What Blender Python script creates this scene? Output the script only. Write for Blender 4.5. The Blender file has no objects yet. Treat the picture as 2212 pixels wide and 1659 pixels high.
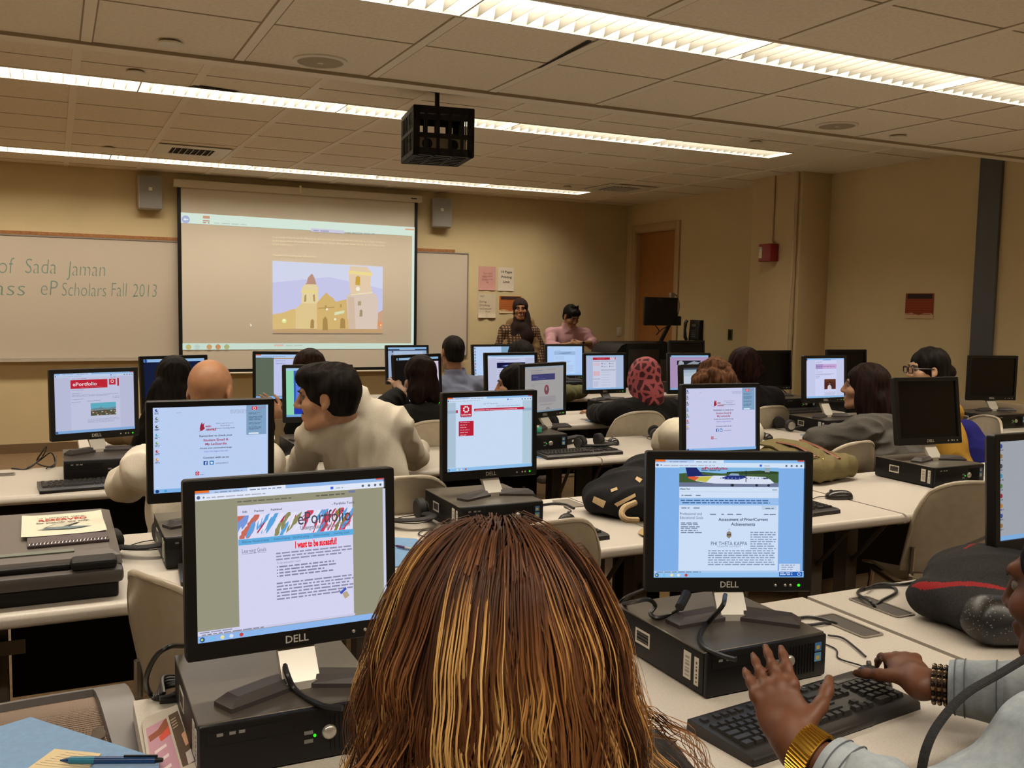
import bpy, bmesh, math, random
import numpy as np
from mathutils import Vector, Matrix, Euler
random.seed(7); rng = np.random.default_rng(7)
sc = bpy.context.scene
COL = sc.collection
R = math.radians
# ---------------------------------------------------------------- camera
IW, IH, FPX = 2212, 1659, 2044.35
YAW, PIT, ROL, EYE = R(25.846), R(-4.881), R(1.0025), 1.51
fw = Vector((math.sin(YAW)*math.cos(PIT), math.cos(YAW)*math.cos(PIT), math.sin(PIT)))
r0 = Vector((math.cos(YAW), -math.sin(YAW), 0)); u0 = r0.cross(fw)
rt = r0*math.cos(ROL)+u0*math.sin(ROL); up = -r0*math.sin(ROL)+u0*math.cos(ROL)
cam_d = bpy.data.cameras.new('camera'); cam = bpy.data.objects.new('camera', cam_d); COL.objects.link(cam)
cam.matrix_world = Matrix(((rt.x, up.x, -fw.x, 0), (rt.y, up.y, -fw.y, 0), (rt.z, up.z, -fw.z, EYE), (0, 0, 0, 1)))
cam_d.sensor_fit = 'HORIZONTAL'; cam_d.sensor_width = 36; cam_d.lens = 36*FPX/IW; cam_d.clip_start = .02
sc.camera = cam
sc.view_settings.view_transform = 'Standard'; sc.view_settings.look = 'None'
sc.view_settings.gamma = 1; sc.view_settings.use_curve_mapping = False
sc.view_settings.exposure = 0
sc.cycles.max_bounces = 6; sc.cycles.diffuse_bounces = 4; sc.cycles.glossy_bounces = 3
sc.cycles.transmission_bounces = 6; sc.cycles.caustics_reflective = False; sc.cycles.caustics_refractive = False
sc.cycles.sample_clamp_indirect = 4
w = bpy.data.worlds.new('world'); sc.world = w; w.use_nodes = True
w.node_tree.nodes['Background'].inputs[0].default_value = (.9, .75, .55, 1)
w.node_tree.nodes['Background'].inputs[1].default_value = .02
LAMP = 35.0           # strength of the fluorescent tubes
LAMPC = (1, .895, .74)
SCR = 1.0             # strength of the monitor screens
# a pixel of the photograph turned into a point: on a height, on a depth, on a side wall
def ray(px, py):
    return rt*((px-IW/2)/FPX)-up*((py-IH/2)/FPX)+fw
def az(px, py, z):
    d = ray(px, py); return Vector((0, 0, EYE))+d*((z-EYE)/d.z)
def ay(px, py, y):
    d = ray(px, py); return Vector((0, 0, EYE))+d*(y/d.y)
def ax(px, py, x):
    d = ray(px, py); return Vector((0, 0, EYE))+d*(x/d.x)
# ---------------------------------------------------------------- materials
def lin(h):
    if not isinstance(h, str): return tuple(h)
    c = [int(h[i:i+2], 16)/255 for i in (0, 2, 4)]
    return tuple(v/12.92 if v <= .04045 else ((v+.055)/1.055)**2.4 for v in c)
MC = {}
def mat(name, col, rough=.6, metal=0, noise=0, scale=20, bump=0, bscale=None, spec=.5, stretch=None, col2=None, trans=0, sheen=0):
    if name in MC: return MC[name]
    m = bpy.data.materials.new(name); m.use_nodes = True; MC[name] = m
    nt = m.node_tree; b = nt.nodes['Principled BSDF']; c = lin(col)
    b.inputs['Base Color'].default_value = (*c, 1); b.inputs['Roughness'].default_value = rough
    b.inputs['Metallic'].default_value = metal; b.inputs['Specular IOR Level'].default_value = spec
    if trans: b.inputs['Transmission Weight'].default_value = trans
    if sheen: b.inputs['Sheen Weight'].default_value = sheen
    if noise or bump or col2:
        tc = nt.nodes.new('ShaderNodeTexCoord'); mp = nt.nodes.new('ShaderNodeMapping'); nt.links.new(tc.outputs['Object'], mp.inputs[0])
        if stretch: mp.inputs['Scale'].default_value = stretch
        n = nt.nodes.new('ShaderNodeTexNoise'); n.inputs['Scale'].default_value = scale; n.inputs['Detail'].default_value = 4
        nt.links.new(mp.outputs[0], n.inputs['Vector'])
        if noise or col2:
            cr = nt.nodes.new('ShaderNodeValToRGB'); c2 = lin(col2) if col2 else None
            lo = c if c2 else tuple(v*(1-noise) for v in c); hi = c2 if c2 else tuple(min(1, v*(1+noise)) for v in c)
            cr.color_ramp.elements[0].position = .35; cr.color_ramp.elements[1].position = .65
            cr.color_ramp.elements[0].color = (*lo, 1); cr.color_ramp.elements[1].color = (*hi, 1)
            nt.links.new(n.outputs[0], cr.inputs[0]); nt.links.new(cr.outputs[0], b.inputs['Base Color'])
        if bump:
            n2 = n
            if bscale:
                n2 = nt.nodes.new('ShaderNodeTexNoise'); n2.inputs['Scale'].default_value = bscale; nt.links.new(mp.outputs[0], n2.inputs['Vector'])
            bp = nt.nodes.new('ShaderNodeBump'); bp.inputs['Strength'].default_value = bump; bp.inputs['Distance'].default_value = .004
            nt.links.new(n2.outputs[0], bp.inputs['Height']); nt.links.new(bp.outputs[0], b.inputs['Normal'])
    return m
def emis(h, s=1.0, black=True):
    k = 'glow_%s_%.2f' % (h, s)
    if k in MC: return MC[k]
    m = bpy.data.materials.new(k); m.use_nodes = True; MC[k] = m; b = m.node_tree.nodes['Principled BSDF']
    c = lin(h); b.inputs['Base Color'].default_value = (.004, .004, .005, 1); b.inputs['Roughness'].default_value = .35
    b.inputs['Specular IOR Level'].default_value = .2
    b.inputs['Emission Color'].default_value = (*c, 1); b.inputs['Emission Strength'].default_value = s
    return m
def pmat(name, fn):
    if name in MC: return MC[name]
    m = bpy.data.materials.new(name); m.use_nodes = True; MC[name] = m; fn(m.node_tree, m.node_tree.nodes['Principled BSDF']); return m
# ---------------------------------------------------------------- mesh builder
class MB:
    def __init__(s): s.v = []; s.f = []; s.m = []
    def add(s, vs, fs, mi=0, M=None):
        o = len(s.v)
        s.v += [tuple(M @ Vector(p)) for p in vs] if M is not None else [tuple(p) for p in vs]
        s.f += [tuple(i+o for i in f) for f in fs]; s.m += [mi]*len(fs); return s
    def bm(s, b, mi=0, M=None):
        b.verts.ensure_lookup_table(); b.verts.index_update()
        s.add([v.co.copy() for v in b.verts], [[v.index for v in f.verts] for f in b.faces], mi, M); b.free(); return s
    def box(s, x0, x1, y0, y1, z0, z1, bev=0, mi=0, M=None, seg=2):
        if not bev:
            vs = [(x, y, z) for z in (z0, z1) for y in (y0, y1) for x in (x0, x1)]
            return s.add(vs, [(0, 2, 3, 1), (4, 5, 7, 6), (0, 1, 5, 4), (2, 6, 7, 3), (0, 4, 6, 2), (1, 3, 7, 5)], mi, M)
        b = bmesh.new(); bmesh.ops.create_cube(b, size=1)
        for v in b.verts: v.co = Vector(((x0+x1)/2+v.co.x*(x1-x0), (y0+y1)/2+v.co.y*(y1-y0), (z0+z1)/2+v.co.z*(z1-z0)))
        bmesh.ops.bevel(b, geom=b.edges[:], offset=min(bev, .49*min(abs(x1-x0), abs(y1-y0), abs(z1-z0))), segments=seg, profile=.5, affect='EDGES')
        return s.bm(b, mi, M)
    def ob(s, c, size, rot=(0, 0, 0), bev=0, mi=0):
        M = Matrix.Translation(c) @ Euler(rot).to_matrix().to_4x4(); a, b, d = (q/2 for q in size)
        return s.box(-a, a, -b, b, -d, d, bev, mi, M)
    def rings(s, rs, mi=0, closed=True, caps=True, M=None, loop=False):
        n = len(rs[0]); vs = [p for r in rs for p in r]; fs = []
        m = len(rs)
        for i in range(m if loop else m-1):
            a, b = i*n, ((i+1) % m)*n
            for j in range(n if closed else n-1):
                k = (j+1) % n; fs.append((a+j, a+k, b+k, b+j))
        if caps and closed and not loop:
            fs.append(tuple(range(n-1, -1, -1))); fs.append(tuple((m-1)*n+j for j in range(n)))
        return s.add(vs, fs, mi, M)
    def tube(s, pts, r, n=8, mi=0, caps=True, M=None, sq=None):
        pts = [Vector(p) for p in pts]; rs = []; nrm = None
        for i, p in enumerate(pts):
            t = (pts[min(i+1, len(pts)-1)]-pts[max(i-1, 0)])
            t = t.normalized() if t.length > 1e-9 else Vector((0, 0, 1))
            if nrm is None:
                nrm = t.cross(Vector((0, 0, 1)) if abs(t.z) < .9 else Vector((1, 0, 0))).normalized()
            else:
                nrm = (nrm-t*nrm.dot(t)); nrm = nrm.normalized() if nrm.length > 1e-6 else t.orthogonal().normalized()
            bn = t.cross(nrm); rr = r[i] if isinstance(r, list) else r
            rr = rr if isinstance(rr, tuple) else (rr, rr)
            rs.append([p+nrm*(rr[0]*math.cos(2*math.pi*j/n))+bn*(rr[1]*math.sin(2*math.pi*j/n)) for j in range(n)])
        return s.rings(rs, mi, True, caps, M)
    def cyl(s, p0, p1, r, r1=None, n=16, mi=0): return s.tube([p0, p1], [r, r if r1 is None else r1], n, mi)
    def lathe(s, prof, n=24, mi=0, M=None):
        rs = [[(r*math.cos(2*math.pi*j/n), r*math.sin(2*math.pi*j/n), z) for j in range(n)] for r, z in prof]
        return s.rings(rs, mi, True, True, M)
    def prism(s, poly, z0, z1, mi=0, M=None):
        n = len(poly); vs = [(x, y, z0) for x, y in poly]+[(x, y, z1) for x, y in poly]
        fs = [tuple(range(n-1, -1, -1)), tuple(range(n, 2*n))]+[(i, (i+1) % n, n+(i+1) % n, n+i) for i in range(n)]
        return s.add(vs, fs, mi, M)
    def quad(s, a, b, c, d, mi=0): return s.add([a, b, c, d], [(0, 1, 2, 3)], mi)
    def ball(s, c, r, n=12, mi=0, M=None):
        r = r if isinstance(r, (tuple, list)) else (r, r, r); h = n//2
        rs = [[(c[0]+r[0]*math.sin(a)*math.cos(b), c[1]+r[1]*math.sin(a)*math.sin(b), c[2]+r[2]*math.cos(a)) for b in (2*math.pi*j/n for j in range(n))] for a in (math.pi*(i+.02)/(h+.04) for i in range(h+1))]
        return s.rings(rs[::-1], mi, True, True, M)
    def build(s, name, mats, parent=None, loc=None, smooth=True, ang=40, rot=None):
        me = bpy.data.meshes.new(name); me.from_pydata(s.v, [], s.f)
        for m in (mats if isinstance(mats, (list, tuple)) else [mats]): me.materials.append(m)
        me.polygons.foreach_set('material_index', s.m); me.update()
        return link(name, me, parent, loc, smooth, ang, rot)
def link(name, me, parent=None, loc=None, smooth=True, ang=40, rot=None):
    if smooth:
        me.polygons.foreach_set('use_smooth', [True]*len(me.polygons))
        if ang < 180: me.set_sharp_from_angle(angle=R(ang))
    o = bpy.data.objects.new(name, me); COL.objects.link(o)
    if parent: o.parent = parent
    if loc is not None: o.location = loc
    if rot is not None: o.rotation_euler = rot
    return o
def tag(o, label, cat, group=None, kind=None):
    o['label'] = label; o['category'] = cat
    if group: o['group'] = group
    if kind: o['kind'] = kind
    return o
def thing(name, label, cat, loc=(0, 0, 0), rz=0, group=None):
    o = bpy.data.objects.new(name, None); COL.objects.link(o); o.empty_display_size = .05
    o.location = loc; o.rotation_euler = (0, 0, rz); return tag(o, label, cat, group)
def struct(o): o['kind'] = 'structure'; return o
def dup(root, loc, rz, label):
    r = root.copy(); COL.objects.link(r); r.location = loc; r.rotation_euler = (0, 0, rz); r['label'] = label
    for ch in list(root.children):
        c = ch.copy(); COL.objects.link(c); c.parent = r
        for g in list(ch.children):
            d = g.copy(); COL.objects.link(d); d.parent = c
    return r
def smoothpath(pts, k=8):
    P = [Vector(p) for p in pts]; P = [P[0]*2-P[1]]+P+[P[-1]*2-P[-2]]; out = []
    for i in range(1, len(P)-2):
        for j in range(k):
            t = j/k; a, b, c, d = P[i-1:i+3]
            out.append(.5*((2*b)+(c-a)*t+(2*a-5*b+4*c-d)*t*t+(3*b-a-3*c+d)*t**3))
    return out+[P[-2]]
def roundrect(x0, x1, y0, y1, r, n=4):
    out = []
    for cx, cy, a in ((x1-r, y1-r, 0), (x0+r, y1-r, 90), (x0+r, y0+r, 180), (x1-r, y0+r, 270)):
        out += [(cx+r*math.cos(R(a+90*i/n)), cy+r*math.sin(R(a+90*i/n))) for i in range(n+1)]
    return out
# text as flat polygons (built-in font), unit cap size 1, origin at left baseline
TXC = {}
def txt(s, bold=0, shear=0, res=2):
    k = (s, bold, shear, res)
    if k not in TXC:
        cu = bpy.data.curves.new('t', 'FONT'); cu.body = s; cu.resolution_u = res; cu.offset = bold; cu.shear = shear; cu.size = 1
        o = bpy.data.objects.new('t', cu); COL.objects.link(o)
        dg = bpy.context.evaluated_depsgraph_get(); me = bpy.data.meshes.new_from_object(o.evaluated_get(dg))
        vs = [(v.co.x, v.co.y) for v in me.vertices]; fs = [tuple(p.vertices) for p in me.polygons]
        bpy.data.meshes.remove(me); bpy.data.objects.remove(o); bpy.data.curves.remove(cu)
        wd = max([v[0] for v in vs] or [0]); TXC[k] = (vs, fs, wd)
    return TXC[k]
# flat picture: list of drawing items in (u right, v down) of a unit page, drawn as stacked flat shapes
class Page:
    def __init__(s, W, H, glow=None): s.W = W; s.H = H; s.mb = MB(); s.mats = []; s.k = 0; s.glow = glow; s.idx = {}; s.step = .00006
    def mi(s, h):
        if h not in s.idx:
            s.idx[h] = len(s.mats)
            s.mats.append(emis(h, s.glow) if s.glow else mat('print_'+h, h, .75))
        return s.idx[h]
    def pt(s, u, v): return ((u-.5)*s.W, -s.k*s.step, (1-v)*s.H)
    def poly(s, pts, h):
        vs = [s.pt(u, v) for u, v in pts]; a = sum(vs[i][0]*vs[(i+1) % len(vs)][2]-vs[(i+1) % len(vs)][0]*vs[i][2] for i in range(len(vs)))
        s.mb.add(vs if a > 0 else vs[::-1], [tuple(range(len(vs)))], s.mi(h)); s.k += 1
    def r(s, u0, v0, u1, v1, h): s.poly([(u0, v0), (u1, v0), (u1, v1), (u0, v1)], h)
    def c(s, u, v, ru, h, n=14, asp=1): s.poly([(u+ru*math.cos(2*math.pi*i/n), v+ru*asp*s.W/s.H*math.sin(2*math.pi*i/n)) for i in range(n)], h)
    def t(s, u, v, size, text, h, al='l', bold=0, shear=0, width=None):
        vs, fs, wd = txt(text, bold, shear); q = size*s.H; qx = q if width is None else width*s.W/max(wd, .01)
        x0 = (u-.5)*s.W-(0 if al == 'l' else wd*qx/2 if al == 'c' else wd*qx)
        s.mb.add([(x0+x*qx, -s.k*s.step, (1-v)*s.H+y*q) for x, y in vs], fs, s.mi(h)); s.k += 1
    def l(s, u0, v0, u1, n, dv, h, size=.007, ragged=.25):   # rows too small to read: short word bars
        for i in range(n):
            u = u0; end = u1-(random.random()*ragged*(u1-u0) if i % 3 == 2 or i == n-1 else random.random()*.04*(u1-u0)); v = v0+i*dv; k0 = s.k
            while u < end-.004:
                wd = min(random.uniform(.012, .05), end-u); s.k = k0; s.r(u, v-size, u+wd, v, h); u += wd+.007
            s.k = k0+1
    def build(s, name, parent, loc=(0, 0, 0), rot=None):
        return s.mb.build(name, s.mats, parent, loc, smooth=False, rot=rot)
# ---------------------------------------------------------------- the room
YF, XR, XL, YB, ZC, ZN, YS = 10.1, 6.45, -3.0, -2.6, 2.74, 2.55, 4.45
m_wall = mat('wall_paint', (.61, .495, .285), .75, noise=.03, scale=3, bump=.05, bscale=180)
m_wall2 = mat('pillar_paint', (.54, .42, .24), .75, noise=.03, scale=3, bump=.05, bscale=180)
m_tile = mat('ceiling_tile', (.80, .72, .58), .9, noise=.05, scale=60, bump=.15, bscale=220)
m_tee = mat('ceiling_tee', (.82, .75, .62), .6)
m_gap = mat('ceiling_joint', (.34, .27, .18), .9)
m_void = mat('ceiling_void', (.012, .008, .005), 1)
m_floor = mat('vinyl_floor', (.16, .098, .045), .6, noise=.18, scale=30)
m_white = mat('white_metal', (.72, .68, .58), .45)
m_dark = mat('black_plastic', (.006, .0055, .005), .5, spec=.3)
def wall(name, pts, m):
    mb = MB(); n = len(pts)
    mb.add(pts, [tuple(range(n))]); o = mb.build(name, m, smooth=False); return struct(o)
struct(MB().box(XL, XR, YB, YF, -.1, 0).build('floor', m_floor, smooth=False))
struct(MB().box(XL-.15, XR+.15, YF, YF+.15, 0, ZC+.1).build('wall_front', m_wall, smooth=False))
struct(MB().box(XL-.15, XL, YB, YF, 0, ZC+.1).build('wall_left', m_wall, smooth=False))
struct(MB().box(XL-.15, XR+.15, YB-.15, YB, 0, ZC+.1).build('wall_back', m_wall, smooth=False))
# right wall with the door opening
DY0, DY1, DZ = 9.06, 9.88, 2.40
mb = MB(); mb.box(XR, XR+.15, YB, DY0, 0, ZC+.1); mb.box(XR, XR+.15, DY1, YF, 0, ZC+.1); mb.box(XR, XR+.15, DY0, DY1, DZ, ZC+.1)
struct(mb.build('wall_right', m_wall, smooth=False))
# ceiling: higher far part, lower near part, wide tees along the room, thin joints across
mb = MB()
for a, b in ((YS-.05, 5.92), (6.22, 9.07), (9.37, YF)): mb.box(XL, XR, a, b, ZC, ZC+.1)
for a, b in ((YB, .03), (.33, 2.98), (3.28, YS)): mb.box(XL, XR, a, b, ZN, ZN+.25)
for y, z, xr in ((.18, ZN, XR), (3.13, ZN, XR), (6.07, ZC, 5.32), (9.22, ZC, 5.32)):
    mb.box(XL, XR, y-.15, y+.15, z+.09, z+.12)
    if xr < XR: mb.box(xr, XR, y-.15, y+.15, z, z+.1)
STR = [(YS, .18, ZN, -2.28, 8), (YS, 3.13, ZN, -3.49, 9), (YS, 6.07, ZC, -3.15, 7), (YS, 9.22, ZC, -3.15, 7)]
def holes(y0, y1):    # strips of ceiling fixtures interrupt the tees
    ys = [y0, y1]
    return ys
for k in range(-5, 11):
    x = .135+.63*k
    if x < XR-.05:
        for a, b in ((YS, 5.90), (6.24, 9.05), (9.39, YF)): mb.box(x-.022, x+.022, a, b, ZC-.006, ZC+.01, mi=1)
for k in range(-5, 12):
    x = .143+.61*k
    if x < XR-.05:
        for a, b in ((YB, .01), (.35, 2.96), (3.30, YS-.1)): mb.box(x-.026, x-.02, a, b, ZN-.002, ZN+.01, mi=2); mb.box(x+.02, x+.026, a, b, ZN-.002, ZN+.01, mi=2); mb.box(x-.02, x+.02, a, b, ZN-.004, ZN+.01, mi=1)
y = 4.98
while y < YF:
    if all(abs(y-q) > .17 for q in (6.07, 9.22)): mb.box(XL, XR, y-.004, y+.004, ZC-.002, ZC+.01, mi=2)
    y += .61
y = 3.62
for y in (3.73, 2.45, 1.84, 1.2): mb.box(XL, XR, y-.004, y+.004, ZN-.002, ZN+.01, mi=2)
mb.box(XL, XR, YS-.09, YS+.012, ZN-.012, ZN+.02, mi=1); mb.box(XL, XR, YS-.094, YS-.086, ZN-.014, ZN+.01, mi=2)
# panels that have slipped leave dark gaps
for pts in ([(1030, 205), (1050, 204), (1252, 229), (1246, 234)], [(1268, 88), (1280, 90), (1170, 146), (1158, 150)], [(1455, 254), (1478, 256), (1628, 272), (1622, 277)]):
    q = [az(a, b, ZN-.0045) for a, b in pts]; mb.add([q[0], q[1], q[2], q[3]], [(0, 1, 2, 3)], 3)
q = [az(a, b, ZC-.0065) for a, b in ((405, 187), (420, 184), (520, 199), (505, 200))]; mb.add(q, [(0, 1, 2, 3)], 3)
struct(mb.build('ceiling', [m_tile, m_tee, m_gap, m_void], smooth=False))
# pillar on the right wall
PX, PY0, PY1 = 6.10, 6.66, 7.34
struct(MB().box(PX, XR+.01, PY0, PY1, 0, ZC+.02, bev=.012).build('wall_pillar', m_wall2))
struct(MB().box(XL, XR, YF-.015, YF, 0, .09).build('baseboard_front', mat('rubber_base', (.16, .10, .05), .6), smooth=False))
mb = MB(); mb.box(XR-.015, XR, YB, PY0, 0, .09); mb.box(XR-.015, XR, PY1, DY0-.1, 0, .09)
struct(mb.build('baseboard_right', MC['rubber_base'], smooth=False))
mb = MB(); mb.box(XR-.045, XR, 3.2, PY0, .72, .83, bev=.008)
struct(mb.build('trim_1', mat('rail_paint', (.52, .42, .30), .5)))
struct(MB().box(XR-.03, XR, 4.90, 5.09, .83, ZC, bev=.004).build('trim_2', mat('grey_channel', (.10, .105, .115), .5, metal=.2)))
# door: leaf, frame, knob
m_frame = mat('door_frame_paint', (.50, .36, .20), .45)
def wood(nt, b):
    tc = nt.nodes.new('ShaderNodeTexCoord'); mp = nt.nodes.new('ShaderNodeMapping'); mp.inputs['Scale'].default_value = (1, 9, .7)
    n = nt.nodes.new('ShaderNodeTexNoise'); n.inputs['Scale'].default_value = 9; n.inputs['Detail'].default_value = 6
    cr = nt.nodes.new('ShaderNodeValToRGB'); cr.color_ramp.elements[0].color = (.30, .115, .030, 1); cr.color_ramp.elements[1].color = (.44, .19, .058, 1)
    nt.links.new(tc.outputs['Object'], mp.inputs[0]); nt.links.new(mp.outputs[0], n.inputs['Vector']); nt.links.new(n.outputs[0], cr.inputs[0]); nt.links.new(cr.outputs[0], b.inputs['Base Color'])
    b.inputs['Roughness'].default_value = .42
m_wood = pmat('door_oak', wood)
d = struct(MB().box(XR+.05, XR+.095, DY0, DY1, .008, DZ).build('door_1', m_wood, smooth=False))
mb = MB()
for y0, y1, z0, z1 in ((DY0-.085, DY0, 0, DZ+.085), (DY1, DY1+.085, 0, DZ+.085), (DY0, DY1, DZ, DZ+.085)):
    mb.box(XR-.022, XR+.05, y0, y1, z0, z1, bev=.006)
for y0, y1, z0, z1 in ((DY0, DY0+.014, 0, DZ), (DY1-.014, DY1, 0, DZ), (DY0, DY1, DZ-.014, DZ)): mb.box(XR-.01, XR+.06, y0, y1, z0, z1)
mb.build('door_frame', m_frame, d)
MB().lathe([(.026, 0), (.026, .006), (.012, .01), (.012, .03), (.026, .04), (.028, .055), (.018, .066)], 16, M=Matrix.Translation((XR+.05, DY0+.07, 1.02)) @ Euler((0, -math.pi/2, 0)).to_matrix().to_4x4()).build('door_knob', mat('brushed_steel', (.5, .48, .44), .3, metal=1), d)
# ---------------------------------------------------------------- ceiling lights
m_reflector = mat('reflector', (.45, .42, .36), .35)
def tube_mat(nt, b):
    b.inputs['Emission Color'].default_value = (*LAMPC, 1); b.inputs['Emission Strength'].default_value = LAMP; b.inputs['Base Color'].default_value = (.8, .8, .8, 1)
m_lamp = pmat('fluorescent_glow', tube_mat)
def light_unit(label, loc, zc, n=18, on=1):
    t = thing('fluorescent_light', label, 'ceiling light', loc, 0, 'fluorescent units in the ceiling strips')
    L, W = 1.209, .28
    mb = MB()
    mb.box(-L/2, L/2, -W/2-.014, -W/2, -.006, .004); mb.box(-L/2, L/2, W/2, W/2+.014, -.006, .004)
    mb.box(-L/2, -L/2+.004, -W/2, W/2, -.006, .004); mb.box(L/2-.004, L/2, -W/2, W/2, -.006, .004)
    mb.build('frame', m_white, t, smooth=False)
    mb = MB()
    for i in range(1, n): x = -L/2+L*i/n; mb.box(x-.001, x+.001, -W/2+.001, W/2-.001, .0, .040)
    mb.build('louver', mat('louver_aluminium', (.10, .095, .08), .4), t, smooth=False)
    mb = MB()
    for s in (-1, 1): mb.quad((-L/2+.004, s*(W/2-.001), 0), (L/2-.004, s*(W/2-.001), 0), (L/2-.004, s*(W/2-.03), .078), (-L/2+.004, s*(W/2-.03), .078))
    mb.box(-L/2, -L/2+.003, -W/2+.001, W/2-.001, 0, .078); mb.box(L/2-.003, L/2, -W/2+.001, W/2-.001, 0, .078); mb.build('side_reflector', m_reflector, t, smooth=False)
    MB().quad((-L/2+.004, -W/2+.03, .078), (-L/2+.004, W/2-.03, .078), (L/2-.004, W/2-.03, .078), (L/2-.004, -W/2+.03, .078)).build('lamp_panel', m_lamp, t, smooth=False)
    return t
names = ['light strip above the camera', 'nearest ceiling light strip', 'middle ceiling light strip', 'far ceiling light strip']
ords = ['rightmost', 'second from the right', 'third from the right', 'fourth from the right', 'fifth from the right', 'sixth from the right', 'seventh from the right', 'eighth from the right']
proto = None
for si, (_, y, z, x0, n) in enumerate(STR):
    xs = [x for x in (x0+1.21*k+.605 for k in range(n)) if x < XR-.6]
    for k, x in enumerate(xs[::-1]):
        lab = 'white louvred light unit, '+ords[k]+' in the '+names[si]
        if proto is None: proto = light_unit(lab, (x, y, z), z)
        else: dup(proto, (x, y, z), 0, lab)
# ---------------------------------------------------------------- tables
TZ = .73
m_top = mat('speckled_laminate', (.56, .51, .445), .38, noise=.06, scale=260, spec=.5)
m_edge = mat('table_edge_band', (.52, .47, .39), .3)
m_leg = mat('table_leg_grey', (.10, .085, .07), .5, metal=.3)
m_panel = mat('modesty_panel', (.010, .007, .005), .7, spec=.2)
def table(x0, x1, y0, y1, label, dz=0):
    g = .004; w = x1-x0-2*g; cx = (x0+x1)/2
    t = thing('computer_table', label, 'table', (cx, (y0+y1)/2, 0), 0, 'long white computer tables')
    d = (y1-y0)/2; h = w/2; r = .019
    # rounded front lip: profile swept along x
    prof = [(-d+r-r*math.sin(a), TZ-r+r*math.cos(a)) for a in (math.pi*i/10 for i in range(11))]
    prof = [(d, TZ)]+prof+[(d, TZ-2*r)]
    mb = MB(); n = len(prof); vs = [(-h, y, z) for y, z in prof]+[(h, y, z) for y, z in prof]
    fs = [(i, n+i, n+(i+1) % n, (i+1) % n) for i in range(n)]+[tuple(range(n)), tuple(range(2*n-1, n-1, -1))]
    mb.add(vs, fs); mb.build('tabletop', m_top, t, ang=50)
    for s in (-1, 1):
        mb = MB(); x = s*(h-.09)
        mb.box(x-.03, x+.03, -.02, .05, .05, TZ-2*r); mb.box(x-.035, x+.035, -d+.08, d-.06, .0, .05, bev=.012); mb.box(x-.03, x+.03, -d+.1, d-.1, TZ-2*r-.03, TZ-2*r)
        mb.tube([(x, -d+.16, TZ-2*r-.02), (x, -.02, .45)], .009, 6)
        mb.build('leg', m_leg, t)
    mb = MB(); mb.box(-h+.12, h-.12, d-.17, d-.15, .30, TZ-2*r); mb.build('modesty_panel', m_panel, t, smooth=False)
    return t
TB = [('A', [(.118, 1.815), (1.825, 3.5)], 1.115, 1.91), ('B', [(-1.32, -.26), (-.26, .80), (.80, 1.862), (1.862, 2.92), (2.925, 3.98), (3.98, 5.04)], 2.55, 3.30),
      ('C', [(-.9, .8), (.8, 2.5), (2.5, 4.2), (4.2, 5.98)], 4.09, 4.74), ('D', [(.1, 1.8), (1.8, 3.5), (3.5, 5.2), (5.2, 5.98)], 5.32, 6.02),
      ('E', [(1.9, 3.6), (3.6, 5.3)], 6.87, 7.57)]
TLAB = {'A': ['front row table under the screen with the red want-to-be-successful page', 'front row table under the dark red-trimmed backpack'],
 'B': ['second row table at the left picture edge', 'second row table carrying the flatbed scanner', 'second row table with the red-logo web page monitor on it', 'second row table under the black and tan backpack', 'second row table under the blank dark tilted monitor', 'second row table farthest to the right'],
 'C': ['third row table at the left with the white-and-red page monitor', 'third row table where the white-shirted man writes', 'third row table beside the curly-haired person in a white T-shirt', 'third row table by the right wall'],
 'D': ['fourth row table at the left under the dark blue screen', 'fourth row table in front of the black hoodie', 'fourth row table in front of the pink headscarf', 'fourth row table end by the pillar'],
 'E': ['back row table left, nearest the projection screen', 'back row table in front of the lectern']}
TAB = {}
for k, xs, y0, y1 in TB:
    for i, ((x0, x1), lb) in enumerate(zip(xs, TLAB[k])): TAB[k+str(i)] = table(x0, x1, y0, y1, 'white laminate '+lb)
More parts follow.
